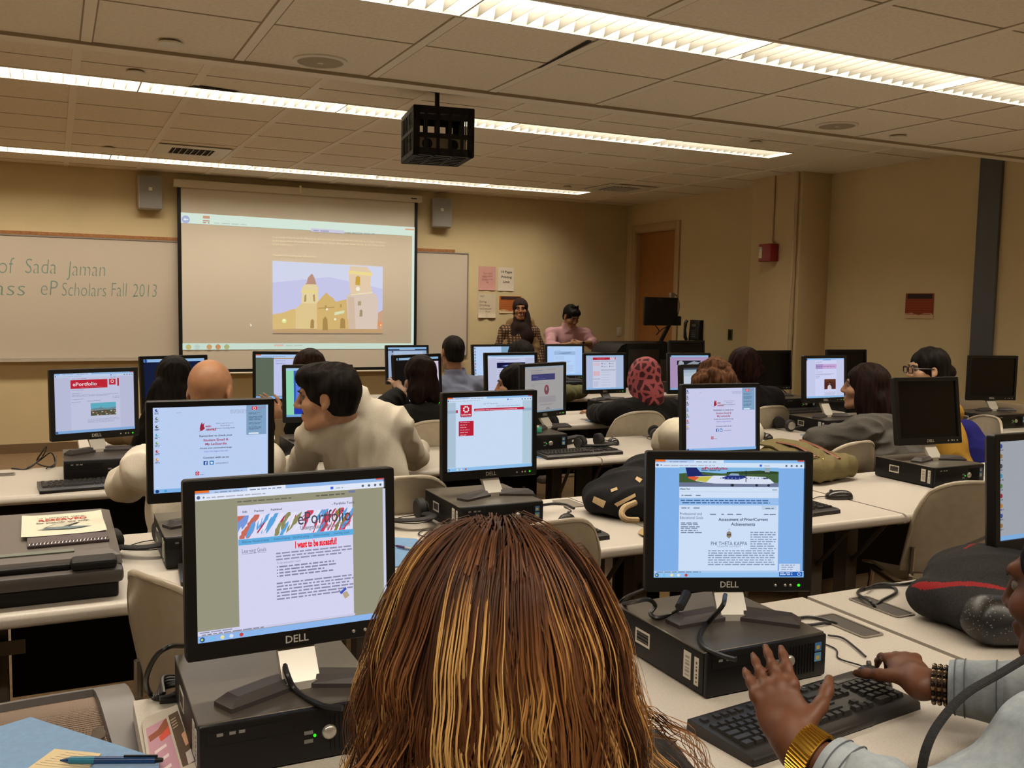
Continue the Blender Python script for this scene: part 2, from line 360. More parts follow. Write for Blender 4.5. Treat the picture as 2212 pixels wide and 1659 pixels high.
# ---------------------------------------------------------------- computer cases
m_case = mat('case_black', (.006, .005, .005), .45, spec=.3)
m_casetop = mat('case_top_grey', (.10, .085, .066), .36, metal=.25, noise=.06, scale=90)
m_silver = mat('silver_plastic', (.55, .52, .46), .28, metal=.7)
m_stick = mat('sticker_white', (.62, .58, .50), .6)
m_barc = mat('barcode_black', (.03, .03, .03), .6)
m_blue = mat('badge_blue', (.05, .16, .42), .4)
m_green = emis('35e81e', 1.2)
def pc_case(x, y, label, rz=0, detail=1, w=.314, lit=True):
    "x,y = middle of the front edge on the table"
    D, H = .34, .093
    t = thing('desktop_computer', label, 'computer', (x, y, TZ), rz, 'black desktop computer cases')
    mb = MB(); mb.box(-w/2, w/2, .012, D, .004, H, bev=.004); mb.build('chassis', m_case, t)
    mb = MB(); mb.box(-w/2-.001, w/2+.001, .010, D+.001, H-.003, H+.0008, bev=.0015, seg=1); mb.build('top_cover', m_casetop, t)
    mb = MB(); mb.box(-w/2, w/2, 0, .012, .002, H, bev=.005)
    for i in range(9): mb.box(w/2-.10+.008*i, w/2-.0965+.008*i, -.0012, .002, .015, H-.015)
    mb.box(-w/2+.012, -w/2+.15, -.0012, .002, H-.034, H-.012)
    mb.build('front_panel', m_case, t)
    MB().lathe([(.013, 0), (.0125, .004), (.010, .007), (.004, .0085)], 20, M=Matrix.Translation((.055, .001, H*.52)) @ Euler((math.pi/2, 0, 0)).to_matrix().to_4x4()).build('power_button', m_silver, t)
    if detail:
        for i, q in enumerate((-.13, -.11, -.095)): MB().box(q, q+.010, -.0022, .001, H-.019, H-.014).build('front_icon', mat('icon_grey', (.2, .19, .18), .5), t, smooth=False)
        for q in (.035, .05): MB().box(.012, .027, -.0016, .001, q, q+.006).build('usb_port', mat('port_grey', (.16, .15, .14), .5), t, smooth=False)
        if lit: MB().ball((.03, -.001, H*.5), .0028, 8).build('power_light', m_green, t)
        for q, cl in ((H-.034, m_blue), (H-.056, mat('badge_sky', (.12, .30, .52), .4))):
            mb = MB(); mb.box(w/2-.035, w/2-.017, -.0022, .001, q, q+.018); mb.box(w/2-.031, w/2-.022, -.0026, .0, q+.004, q+.012, mi=1)
            mb.build('badge', [cl, mat('badge_gold', (.6, .42, .08), .4)], t, smooth=False)
        for q0, q1, z0, z1, bc in ((.052, .076, .022, .078, 0), (.026, .040, .018, .076, 1), (.20, .255, .035, .068, 2)):
            mb = MB(); mb.box(-w/2-.0012, -w/2, q0, q1, z0, z1)
            for i in range(6): z = z0+.006+(z1-z0-.012)*i/6; mb.box(-w/2-.0015, -w/2, q0+.004, q1-.006, z, z+.003+.002*(i % 2), mi=1)
            mb.build('sticker', [m_stick, m_barc if bc else mat('print_grey', (.3, .28, .25), .6)], t, smooth=False)
    return t
# ---------------------------------------------------------------- monitors
m_bezel = mat('bezel_black', (.008, .007, .006), .45, spec=.3)
m_off = mat('screen_off', (.006, .005, .004), .25, spec=.25)
m_neck = mat('neck_silver', (.66, .63, .56), .3, metal=.3)
m_foot = mat('foot_dark', (.055, .047, .046), .4, spec=.35)
SW, SH = .340, .262
def monitor(x, y, z, yaw, tilt, s, label, page=None, zt=.823, silver=True, neck=True):
    "x,y,z = lower middle of the bezel front; stands at height zt"
    W, H = .374*s, .309*s; sx, sz0, T = .017*s, .030*s, .017*s
    t = thing('computer_monitor', label, 'monitor', (x, y, zt), R(yaw), 'black flat computer monitors')
    zb = z-zt; Q = Matrix.Translation((0, 0, zb)) @ Matrix.Rotation(-R(tilt), 4, 'X')
    mb = MB(); d = .022
    x0, x1, z0, z1 = -W/2+sx, W/2-sx, sz0, H-T
    for a in ((-W/2, x0, 0, H), (x1, W/2, 0, H), (x0, x1, 0, z0), (x0, x1, z1, H)): mb.box(a[0], a[1], 0, d, a[2], a[3], M=Q)
    # rounded outer rim
    rim = roundrect(-W/2-.002, W/2+.002, -.002, H+.002, .007)
    mb.rings([[(u, .004, v) for u, v in rim], [(u, .026, v) for u, v in rim]], M=Q, caps=False)
    mb.rings([[(u, .004, v) for u, v in rim], [(u*.985, 0, H/2+(v-H/2)*.985) for u, v in rim]], M=Q, caps=False)
    mb.build('bezel', m_bezel, t)
    mb = MB(); mb.rings([[(u, .026, v) for u, v in rim], [(u*.94, .040, H/2+(v-H/2)*.94) for u, v in rim], [(u*.6, .062, H/2+(v-H/2)*.6) for u, v in rim]], M=Q); mb.build('back_cover', m_bezel, t)
    if page is None:
        MB().quad((x0, .007, z0), (x1, .007, z0), (x1, .007, z1), (x0, .007, z1)).build('screen', m_off, t, loc=(0, 0, zb), rot=(-R(tilt), 0, 0), smooth=False)
    else:
        P = Page(x1-x0, z1-z0, SCR); page(P); o = P.mb
        o.v = [(a, b+.0085, c+z0) for a, b, c in o.v]
        P.build('screen', t, (0, 0, zb), (-R(tilt), 0, 0))
    vs, fs, wd = txt('DELL', .012); q = .019*s
    MB().add([((a-wd/2)*q, -.0006, b*q+.0085*s) for a, b in vs], fs).build('logo', mat('logo_silver', (.55, .53, .48), .4), t, loc=(0, 0, zb), rot=(-R(tilt), 0, 0), smooth=False)
    for i, q in enumerate((.105, .127, .139, .158)):
        MB().ball((q*s, -.0005, .013*s), (.0035*s, .002, .0035*s), 8).build('button', m_green if (i == 3 and page) else m_silver, t, loc=(0, 0, zb), rot=(-R(tilt), 0, 0))
    if not neck: return t
    wn = .033; yb = .05
    mb = MB(); mb.rings([[(-wn, -.035, .014), (wn, -.035, .014), (wn, -.022, .014), (-wn, -.022, .014)], [(-wn, -.035, .0), (wn, -.035, .0), (wn, -.022, .0), (-wn, -.022, .0)]][::-1])
    mb.rings([[(-wn, -.035, .012), (wn, -.035, .012), (wn, -.022, .010), (-wn, -.022, .010)], [(-wn, yb-.016, zb+.03), (wn, yb-.016, zb+.03), (wn, yb, zb+.02), (-wn, yb, zb+.02)], [(-wn, yb+.006, zb+.14), (wn, yb+.006, zb+.14), (wn, yb+.022, zb+.14), (-wn, yb+.022, zb+.14)]])
    mb.build('stand_neck', m_neck if silver else m_foot, t, smooth=False)
    for sg in (-1, 1):
        a = R(-22)*sg; M = Matrix.Translation((sg*.03, -.012, 0)) @ Matrix.Rotation(a*-1 if False else (R(22)*sg), 4, 'Z')
        mb = MB(); L = .125; p = [(0, -.028), (L, -.028), (L, .022), (0, .026)]; p2 = [(0, -.016), (L-.02, -.018), (L-.02, .012), (0, .016)]
        ms = [(sg*u, v) for u, v in p]; ms2 = [(sg*u, v) for u, v in p2]
        r0_ = [(u, v, 0) for u, v in ms]; r1_ = [(u, v, .008) for u, v in ms]; r2_ = [(u, v, .021) for u, v in ms2]
        if sg < 0: r0_, r1_, r2_ = r0_[::-1], r1_[::-1], r2_[::-1]
        M2 = Matrix.Translation((sg*.028, -.010, 0)) @ Matrix.Rotation(R(24)*-sg*-1 if False else R(-24)*sg, 4, 'Z')
        mb.rings([r0_, r1_, r2_], M=M2); mb.build('stand_foot', m_foot, t, smooth=False)
    return t
# ---------------------------------------------------------------- what the screens show
def taskbar(P, c='8fb6e6', h=.955):
    P.r(0, h, 1, 1, c); P.c(.022, (h+1)/2, .013, '2a5a9a'); P.c(.020, (h+1)/2, .006, 'c0d060')
    for u, cc in ((.07, '6ec0e8'), (.12, 'e8dca0'), (.165, 'd8dce8'), (.215, 'c84038')): P.c(u, (h+1)/2, .010, cc)
def browser(P, bar='dfe6f6', tab='8fb4e4', ff=True):
    P.r(0, 0, 1, .028, tab)
    if ff: P.r(.0, .0, .072, .020, 'e8702a')
    P.r(.955, 0, .998, .014, 'c84848')
    P.r(.075, .006, .26, .030, 'b4c8ea'); P.r(.262, .003, .46, .030, bar); P.l(.10, .024, .25, 1, .02, '8092b4'); P.l(.275, .024, .44, 1, .02, '7a86a8')
    P.r(0, .028, 1, .070, bar); P.l(.06, .056, .44, 1, .02, 'a8a4b8'); P.c(.02, .049, .009, '56688c'); P.c(.045, .050, .005, '70809c')
    P.r(.70, .040, .716, .058, '4068d8'); P.l(.73, .055, .78, 1, .02, 'a0a8bc')
    for u in (.88, .915, .95, .98): P.c(u, .050, .007, '586070')
def brush(P, u0, v0, u1, v1):   # slanted paint strokes of the page banner
    rr = random.Random(5)
    def st(cx, cy, ln, wd, h):
        a = math.radians(62+rr.uniform(-10, 10)); c, s_ = math.cos(a), math.sin(a); n = 9; up_ = []; dn = []
        for i in range(n):
            q = i/(n-1)-.5; e = wd*(1-abs(2*q)**3)*rr.uniform(.55, 1.1); e2 = wd*(1-abs(2*q)**3)*rr.uniform(.55, 1.1)
            up_.append((cx+q*ln*c-e*s_*.5, cy-q*ln*s_*1.2-e*c*.5)); dn.append((cx+q*ln*c+e2*s_*.5, cy-q*ln*s_*1.2+e2*c*.5))
        P.poly([(min(max(a_, u0), u1), min(max(b_, v0), v1)) for a_, b_ in up_+dn[::-1]], h)
    for h, n, a, b, wd in (('c46a5a', 5, u0, u0+.10, .035), ('7896d8', 3, u0, u0+.09, .03), ('5aa2dc', 9, u0+.06, u0+.24, .022), ('b02848', 3, u0+.1, u0+.3, .012), ('8c8a5a', 4, u0+.20, u0+.30, .03),
                           ('cc4058', 9, u0+.33, u0+.60, .05), ('cc4058', 5, u0+.3, u0+.45, .015), ('8a7a3a', 8, u0+.55, u1-.1, .016), ('5aa2dc', 7, u1-.2, u1, .02), ('b83a58', 4, u0+.45, u1-.1, .010), ('e8e6f4', 16, u0+.1, u1-.05, .012)):
        for i in range(n): st(rr.uniform(a, b), rr.uniform(v0+.02, v1-.03), rr.uniform(.07, .15), wd, h)
def pg_goals(P):
    P.r(0, 0, 1, 1, '94917a'); browser(P)
    P.l(.21, .10, .50, 1, .02, '6a6858', .009); P.l(.62, .10, .78, 1, .02, '5c5a4c', .009); P.r(.80, .076, .835, .092, '7078a0')
    P.r(.21, .135, .82, .96, 'd3d2ee'); P.r(.21, .122, .82, .19, 'd8d8f2')
    P.t(.235, .172, .020, 'Edit', '4a4a5c', bold=.02); P.t(.295, .172, .020, 'Preview', '4a4a5c', bold=.02); P.t(.38, .172, .020, 'Published', '4a4a5c', bold=.02); P.t(.705, .168, .024, '- Portfolio Tools', '56566a', bold=.02)
    P.r(.21, .19, .82, .345, 'dcdcf4'); brush(P, .21, .19, .82, .345)
    P.t(.515, .282, .125, 'ePortfolio', '4c4858', bold=.006, width=.29)
    P.t(.53, .318, .040, 'Undergraduate Education in Science', '6a6474', bold=.01, width=.27)
    P.r(.21, .345, .82, .385, '5eaade')
    for u, s in ((.225, 'Welcome'), (.28, 'Philosophy of Learning'), (.39, 'Evidence of Learning'), (.49, 'Education & Learning'), (.60, 'Extension of Learning'), (.71, 'Learning Goals')):
        P.t(u, .371, .022, s, '3a5a7c', shear=.2, width=.05 if len(s) < 9 else .085)
    P.t(.225, .438, .040, 'Learning Goals', '6a6c86', width=.125); P.r(.225, .443, .35, .445, '6a6c86')
    P.t(.50, .438, .062, 'I want to be sucessful!', 'e8202c', bold=.045, width=.225)
    P.l(.40, .468, .81, 3, .021, '8e8ea8', .010); P.t(.40, .535, .022, 'To be successful I want:', '80809a', shear=.3, width=.13)
    P.l(.415, .560, .72, 4, .021, '82829e', .010)
    for i in range(4): P.c(.405, .555+.021*i, .003, '55556e')
    P.l(.40, .672, .815, 6, .0215, '8888a2', .010)
    P.poly([(.735, .780), (.768, .748), (.775, .762), (.745, .795)], '3a56b8'); P.poly([(.75, .79), (.775, .775), (.79, .81), (.765, .83)], 'b8a488'); P.c(.735, .77, .006, '8a8aa8')
    P.r(.21, .94, .82, .955, 'cac9e6'); P.r(0, .925, .21, .955, 'cfd0ec'); P.l(.01, .938, .19, 1, .01, '8a8aa0'); P.l(.02, .953, .36, 1, .01, '7c7c94'); P.r(.985, .075, 1, .93, 'c6cbe2')
    taskbar(P, '8ab4ea', .958)
def pg_assess(P):
    P.r(0, 0, 1, 1, '7eade6'); browser(P, 'cfe0f4', '8cbcec')
    u0, u1 = .165, .828
    P.r(u0, .066, u1, .232, '7cb4de'); P.poly([(u0, .12), (.3, .105), (.45, .118), (.62, .098), (u1, .112), (u1, .20), (u0, .20)], '3f5a34'); P.poly([(.48, .105), (.70, .09), (u1, .10), (u1, .12), (.48, .125)], '2e4428')
    P.r(.735, .068, .768, .105, '93a2ac'); P.r(u0, .195, u1, .232, '6a7490')
    P.poly([(.215, .125), (.30, .135), (.60, .140), (.74, .145), (.775, .170), (.80, .198), (.76, .206), (.40, .204), (.28, .185), (.225, .150)], 'd6def0')
    P.poly([(.222, .140), (.30, .148), (.27, .180), (.225, .160)], 'd85a34'); P.poly([(.30, .146), (.385, .140), (.345, .192), (.275, .180)], 'c2bc4c')
    P.poly([(.205, .068), (.278, .068), (.318, .128), (.40, .138), (.22, .146)], '1a2468')
    P.poly([(.445, .155), (.49, .133), (.60, .135), (.61, .152), (.56, .170), (.47, .168)], '22307c'); P.poly([(.49, .135), (.51, .115), (.56, .118), (.565, .136)], '8aa4bc')
    P.r(.606, .092, .611, .190, '141c38')
    for i in range(12): P.c(.44+.025*i, .158, .004, '7888a4')
    P.poly([(.72, .152), (.75, .150), (.76, .162), (.725, .164)], '3a4a68')
    for u in (.52, .515, .68, .76): P.c(u, .216, .009, '20263a')
    P.t(.31, .084, .030, 'ePortfolio', 'b02838', bold=.03, width=.175); P.l(.31, .095, .44, 1, .01, '506a90')
    P.r(u0, .232, u1, .325, 'cfdff4'); P.t(.168, .256, .020, 'Allana Paul', '3c465c', bold=.02); P.l(.785, .258, .825, 1, .02, '7a8aa0'); P.r(u0, .272, u1, .274, 'a6bad6')
    P.l(.18, .308, .25, 1, .01, '56627a'); P.l(.275, .308, .32, 1, .01, '56627a')
    P.r(u0, .325, u1, .388, '96bdec')
    P.l(.175, .352, .77, 1, .02, '44689c', .010, .02); P.l(.185, .372, .775, 1, .02, '44689c', .010, .02)
    P.r(u0, .388, u1, .945, 'cbddf4')
    P.l(.18, .415, .235, 1, .01, '56627a'); P.l(.26, .415, .305, 1, .01, '56627a'); P.r(.715, .392, .815, .425, 'bacfe4'); P.l(.74, .417, .805, 1, .01, '5a6a80')
    P.t(.170, .472, .034, 'Professional and', '4c5c74', width=.145); P.t(.170, .505, .034, 'Educational Goals', '4c5c74', width=.155)
    for i, v in enumerate((.543, .556, .575, .588, .606, .624)): P.l(.178, v, .32, 1, .01, '6a7c96', .008)
    for u, u2 in ((.37, .42), (.445, .465), (.485, .525), (.545, .58), (.73, .81)): P.l(u, .468, u2, 1, .01, '5c6c84', .008, .02)
    P.t(.592, .520, .038, 'Assessment of Prior/Current', '3c4c66', 'c', bold=.02, width=.33); P.t(.592, .560, .038, 'Achievements', '3c4c66', 'c', bold=.02, width=.16)
    P.poly([(.482, .62), (.498, .605), (.514, .62), (.514, .652), (.498, .67), (.482, .652)], '8c8470'); P.r(.484, .632, .512, .644, '584c44'); P.c(.498, .592, .006, '90a0b4'); P.c(.498, .592, .004, 'cbddf4')
    P.t(.376, .728, .046, 'PHI THETA KAPPA', '46587c', bold=.0, width=.245); P.t(.42, .744, .018, 'HONOR SOCIETY', '7a90b4', width=.16)
    P.l(.64, .622, .815, 8, .0195, '8294b4', .009); P.l(.36, .778, .81, 7, .0195, '8294b4', .009, .06)
    P.r(0, .946, 1, .958, 'b4cdee'); P.l(.02, .957, .39, 1, .01, '6a809c', .007); P.r(.835, .885, .975, .952, 'cad8f0'); P.l(.85, .90, .94, 3, .018, '8a98b4', .008)
    taskbar(P, '90c0ee', .96); P.r(.835, .952, .99, .992, '1a5ab4'); P.l(.84, .966, .925, 2, .014, 'b8d0f0', .009); P.c(.968, .972, .011, 'd8e8ff'); P.c(.968, .972, .008, '1a5ab4')
def pg_desktop(bg='b9cdf0', tx='3a3c50', full=True):
    def f(P):
        P.r(0, 0, 1, 1, bg)
        for i, c in enumerate(('2a3a8a', '6a7080', '3a3a44', '3aa0c8', '6a9a58', 'b82838', 'd89040')[:7]):
            v = .035+.095*i; P.c(.033, v, .013, c); P.c(.038, v-.004, .006, 'e0e4ec'); P.l(.016, v+.032, .055, 2, .012, '5a6078', .007)
        P.l(.20, .072, .24, 1, .01, '9aa4c0'); P.l(.66, .06, .82, 4, .012, '9ca8c4', .006)
        P.r(.805, 0, .985, .36, '7d9fc0'); P.r(.855, .02, .90, .062, 'c82838'); P.c(.877, .041, .014, 'f0d0d8'); P.c(.877, .041, .008, 'c82838')
        P.t(.905, .042, .026, 'Essential', 'b05070', width=.065); P.t(.905, .065, .022, 'Forms', 'b05070', width=.03)
        P.l(.825, .10, .93, 2, .013, '56708e', .007); P.l(.825, .145, .95, 4, .013, '56708e', .007); P.l(.825, .22, .94, 2, .013, '56708e', .007); P.l(.825, .27, .94, 3, .013, '56708e', .007); P.r(.825, .335, .915, .352, 'dce6f2')
        P.poly([(.395, .268), (.40, .225), (.415, .185), (.42, .215), (.435, .195), (.43, .235), (.44, .262), (.42, .285), (.38, .30), (.40, .285)], '9c2438')
        P.t(.445, .248, .024, 'RED', '9c2438', bold=.05, width=.05); P.t(.447, .290, .034, 'HAWKS', '9c2438', bold=.05, width=.09)
        P.t(.615, .215, .020, "Men's and Women's", '66687c', 'c', width=.155); P.t(.615, .242, .020, 'Basketball', '66687c', 'c', width=.08); P.t(.615, .272, .020, 'Season Coming Soon', '565868', 'c', bold=.02, width=.17)
        P.t(.535, .362, .032, 'Remember to check your', tx, 'c', bold=.02, width=.29)
        P.t(.535, .415, .038, 'Student Email &', 'a03058', 'c', bold=.025, width=.22); P.t(.535, .462, .038, 'My LaGuardia', 'a03058', 'c', bold=.025, width=.19)
        P.t(.535, .505, .026, 'Access your personalized page', tx, 'c', bold=.02, width=.28); P.t(.535, .545, .028, 'http://my.laguardia.edu', '5a64c0', 'c', width=.21)
        P.t(.535, .622, .032, 'Connect with us on', tx, 'c', bold=.02, width=.225)
        P.r(.425, .650, .462, .698, '2e5aa4'); P.t(.447, .693, .05, 'f', 'e8eefa', 'c', bold=.04); P.r(.478, .650, .515, .698, '2e7ac0'); P.c(.497, .676, .010, 'e8eefa'); P.poly([(.485, .662), (.505, .668), (.492, .69)], 'e8eefa')
        P.t(.53, .690, .024, 'LaGuardiaCC', '50546a', bold=.01, width=.115)
        if full: P.r(.355, .772, .388, .815, 'b42848'); P.c(.371, .793, .010, 'ecd0dc'); P.c(.371, .793, .006, 'b42848'); P.l(.395, .813, .45, 1, .01, '8a90a8')
        P.r(0, .955, 1, 1, '7fb0e4'); P.c(.03, .978, .016, '203e78'); P.c(.10, .978, .013, '48a0d0')
    return f
def pg_laguardia(P):
    P.r(0, 0, 1, 1, 'bed4ea'); P.r(.0, .07, .105, .95, 'a9bfd2'); P.r(.885, .07, 1, .95, 'afc6d6')
    browser(P, 'c8dcf2', '8ab8e6'); P.r(0, .175, 1, .215, '98adc4'); P.r(.105, .07, .885, .95, 'c5d8f0')
    P.l(.42, .105, .60, 1, .01, '8aa0bc', .008); P.l(.57, .14, .87, 1, .01, '8aa0bc', .008)
    P.r(.155, .105, .285, .265, 'b81c34')
    for i in range(8): a = math.pi/4*i+.39; P.c(.22+.028*math.cos(a), .165+.036*math.sin(a), .0085, 'eef0f8')
    P.t(.22, .247, .030, 'LaGuardia', 'f0e4ea', 'c', bold=.02, width=.11); P.l(.157, .277, .283, 1, .01, '8ca0bc', .007)
    P.r(.105, .172, .125, .21, 'b82038'); P.r(.31, .160, .90, .195, 'b81c38'); P.l(.325, .186, .83, 1, .01, 'e4a8b4', .009, .05); P.l(.325, .186, .83, 1, .01, 'e4a8b4', .009, .05)
    P.r(.135, .325, .305, .525, 'b41c34')
    for i in range(6): P.l(.15, .345+.034*i, .26-.02*(i % 3), 1, .01, 'e0a4b0', .008, .02)
    taskbar(P, '8cbce8', .955)
def pg_eport(P):
    P.r(0, 0, 1, 1, 'b4b8d4'); P.r(.20, .05, .82, .955, 'bcc0da'); browser(P, 'b9cbe8', '88b0da', ff=False)
    P.l(.22, .10, .42, 1, .01, '767c94', .008); P.l(.70, .09, .80, 1, .01, '767c94', .008)
    P.r(.20, .115, .66, .26, 'b81c30'); P.t(.225, .215, .085, 'ePortfolio', 'ecdce4', bold=.01, width=.30); P.l(.33, .245, .62, 1, .01, 'd07888', .005)
    P.r(.68, .115, .765, .215, 'b82036'); P.c(.722, .158, .022, 'ecd0d8'); P.c(.722, .158, .014, 'b82036'); P.r(.785, .105, .808, .24, 'b01c30')
    for v, n in ((.29, 1), (.345, 1), (.375, 2), (.44, 1), (.49, 1)): P.l(.21, v, .80 if n == 2 else .36, n, .018, '8a8ea8', .007)
    P.l(.72, .42, .81, 2, .025, '8a8ea8', .007); P.l(.40, .48, .60, 1, .01, '8088a0', .007)
    P.r(.44, .515, .76, .73, '58a8bc'); P.r(.44, .62, .76, .73, '4a4a3c'); P.poly([(.44, .62), (.48, .60), (.54, .605), (.575, .57), (.58, .60), (.66, .61), (.76, .595), (.76, .64), (.44, .645)], '6a8490')
    for i in range(22): u = .445+.0142*i; v = .635+.09*((i*37) % 11)/11; P.r(u, v, min(u+.022, .76), min(v+.018, .73), ('a07858', 'b8b0a0', '405a38', '7a4a3a')[i % 4])
    P.l(.40, .79, .81, 4, .018, '969cb4', .007); P.r(0, .955, 1, 1, '7ca6d4'); P.c(.02, .978, .014, '2a4a80')
def pg_side(bg, page, ban, ban2, seed=1, u0=.2, u1=.8):
    def f(P):
        P.r(0, 0, 1, 1, bg); P.r(u0, .06, u1, .96, page); P.r(0, 0, 1, .035, '9cc0e6'); P.l(.1, .022, .8, 1, .01, '7090b8', .008); P.r(0, .035, 1, .06, 'c6d4ea')
        P.l(u0+.02, .10, u1-.05, 1, .01, '8088a0', .008); P.l(u0+.02, .15, u0+.2, 1, .01, '707890', .008)
        if ban: P.r(u0, .17, u1, .30, ban); P.poly([(u0+.1, .25), (u0+.3, .215), (u1-.1, .20), (u1-.15, .25), (u0+.25, .265)], ban2)
        P.l(u0+.02, .36, u1-.3, 3, .045, '8a90a8', .009); P.l(u0+.02, .52, u1-.1, 2, .03, '8a90a8', .009); P.l(u0+.1, .66, u1-.03, 8, .03, '98a0b8', .008); P.r(0, .96, 1, 1, '84b0e0')
    return f
def pg_seal(P):
    P.r(0, 0, 1, 1, '9d9a9a'); P.r(0, .0, 1, .03, '8a9cae'); P.l(.18, .095, .5, 1, .01, '706c72', .008); P.l(.60, .08, .80, 1, .01, '706c72', .008); P.l(.18, .14, .42, 1, .01, '787478', .008)
    P.r(.18, .17, .78, .305, '3a3a6a'); P.t(.215, .245, .05, 'ePortfolio', '7878a8', width=.14); P.l(.30, .28, .55, 1, .01, '6a6a98', .009)
    P.l(.18, .38, .78, 1, .01, '86828a', .006); P.l(.18, .42, .30, 1, .01, '706c72', .008)
    P.c(.565, .52, .062, '8c3848', 20, 1.35); P.c(.565, .52, .043, '5c4a54', 18, 1.35); P.c(.56, .50, .018, 'a08a78', 10, 2); P.r(.36, .66, .80, .80, '949094'); P.l(.38, .69, .78, 5, .022, '88848a', .006); P.l(.40, .84, .74, 2, .016, '78747c', .008); P.poly([(.54, .95), (.57, .92), (.62, .915), (.64, .94), (.63, .96), (.60, .93), (.56, .955)], '6a666c')
    P.r(0, .965, 1, 1, '7890a4')
def pg_green(P):
    P.r(0, 0, 1, 1, '8ad0a8'); P.r(0, 0, 1, .05, '9cc4e4'); P.r(.12, .05, 1, .95, '2c5cb8'); P.r(.155, .07, .75, .20, 'c4d4ea'); P.poly([(.20, .17), (.26, .10), (.31, .09), (.29, .13), (.23, .18)], '3c4650')
    P.r(.155, .21, .75, .34, 'a8c4e8')
    for i in range(3): P.r(.18, .22+.04*i, .5, .25+.04*i, '1a78d8')
    P.r(.155, .35, .75, .75, '5a78d8'); P.l(.18, .40, .38, 7, .05, '4058b0', .012); P.r(.12, .75, .9, .94, '1c34a8'); P.r(0, .955, 1, 1, '6ca0d4')
def pg_dark(P):
    P.r(0, 0, 1, 1, '0c1838'); P.r(0, 0, 1, .06, '8cb4dc'); P.c(.04, .03, .025, '2050a0'); P.r(.25, .10, .55, .13, 'b0b8d0'); P.r(.96, .06, .99, .9, 'c0c8e0'); P.r(0, .95, 1, 1, '5a88c0')
def pg_olive(P):
    P.r(0, 0, 1, 1, '5a6656'); P.r(0, 0, 1, .07, 'a8c4ea'); P.r(0, .0, .09, .025, 'd06840'); P.l(.1, .05, .6, 1, .01, '7890b8', .012); P.r(.30, .07, 1, .93, 'bcc2ea'); P.r(.30, .075, .9, .10, 'b08858'); P.l(.33, .15, .5, 2, .06, '8088b0', .010); P.l(.68, .25, .9, 4, .03, '98a0c4', .009); P.l(.68, .65, .88, 6, .03, 'a0a8c8', .01); P.r(0, .94, 1, 1, '7aa8dc')
def pg_doc(P):
    P.r(0, 0, 1, 1, '93a8c4'); P.r(0, 0, 1, .05, '8cb8e0'); P.r(0, .05, 1, .10, '2a3650'); P.r(.3, .055, .7, .08, 'a0b4d0'); P.r(.15, .12, .9, .94, 'a6bad8'); P.c(.12, .13, .02, '303c54'); P.c(.12, .24, .02, '303c54'); P.l(.2, .25, .8, 9, .07, '8496b4', .012); P.r(0, .95, 1, 1, '6a90bc')
def pg_black(P):
    P.r(0, 0, 1, 1, '0a0a0c'); P.r(0, 0, 1, .05, '8ab0d0'); P.c(.06, .025, .02, '1a2a4a'); P.r(.28, .10, 1, .97, 'd0c0d4')
def pg_list(P):
    P.r(0, 0, 1, 1, 'a6b6d4'); P.r(.19, .06, .80, .95, 'c4cae0'); P.r(0, 0, 1, .03, '90b8e0'); P.r(.19, .06, .64, .13, 'b02034'); P.r(.66, .06, .76, .12, 'd8b0bc'); P.r(.77, .055, .79, .13, 'a01c30'); P.l(.30, .105, .56, 1, .01, 'd08890', .010)
    for u, u1 in ((.2, .38), (.40, .79)): P.r(u, .16, u1, .18, '9a9eb4'); P.r(u, .42 if u > .3 else .68, u1, .445 if u > .3 else .70, '9a9eb4')
    for i in range(4): u = .43+.2*(i % 2); v = .24+.08*(i//2); P.c(u, v, .015, '70747c'); P.l(u+.03, v, u+.12, 2, .02, '8c90a4', .009)
    P.r(.2, .22, .37, .30, 'd0b8c8'); P.r(.2, .46, .37, .60, 'd4b0bc'); P.l(.41, .50, .65, 6, .075, '9aa0b8', .009); P.l(.21, .78, .33, 4, .04, '8c90a8', .010); P.r(0, .955, 1, 1, '80acd8')
def pg_pink(P):
    P.r(0, 0, 1, 1, 'a58cb2'); P.r(0, 0, 1, .05, '8ab4d8'); P.c(.03, .02, .02, '20304c'); P.r(.19, .12, .8, .95, 'ad98bc'); P.r(.19, .15, .80, .28, '1c1c22'); P.poly([(.22, .28), (.24, .18), (.30, .15), (.36, .2), (.37, .28)], '9aa4b0'); P.poly([(.40, .28), (.55, .20), (.62, .17), (.75, .2), (.8, .18), (.72, .27)], '8a94a0')
    P.r(.2, .36, .8, .38, 'c8a8cc'); P.l(.22, .45, .7, 5, .07, '94809e', .010); P.r(0, .95, 1, 1, '7ca4cc')
def pg_white(P):
    P.r(0, 0, 1, 1, 'aab8c6'); P.r(0, 0, 1, .04, '3a4654'); P.r(0, .04, 1, .10, '98aabc'); P.r(.0, .18, 1, 1, 'b8c4d4')
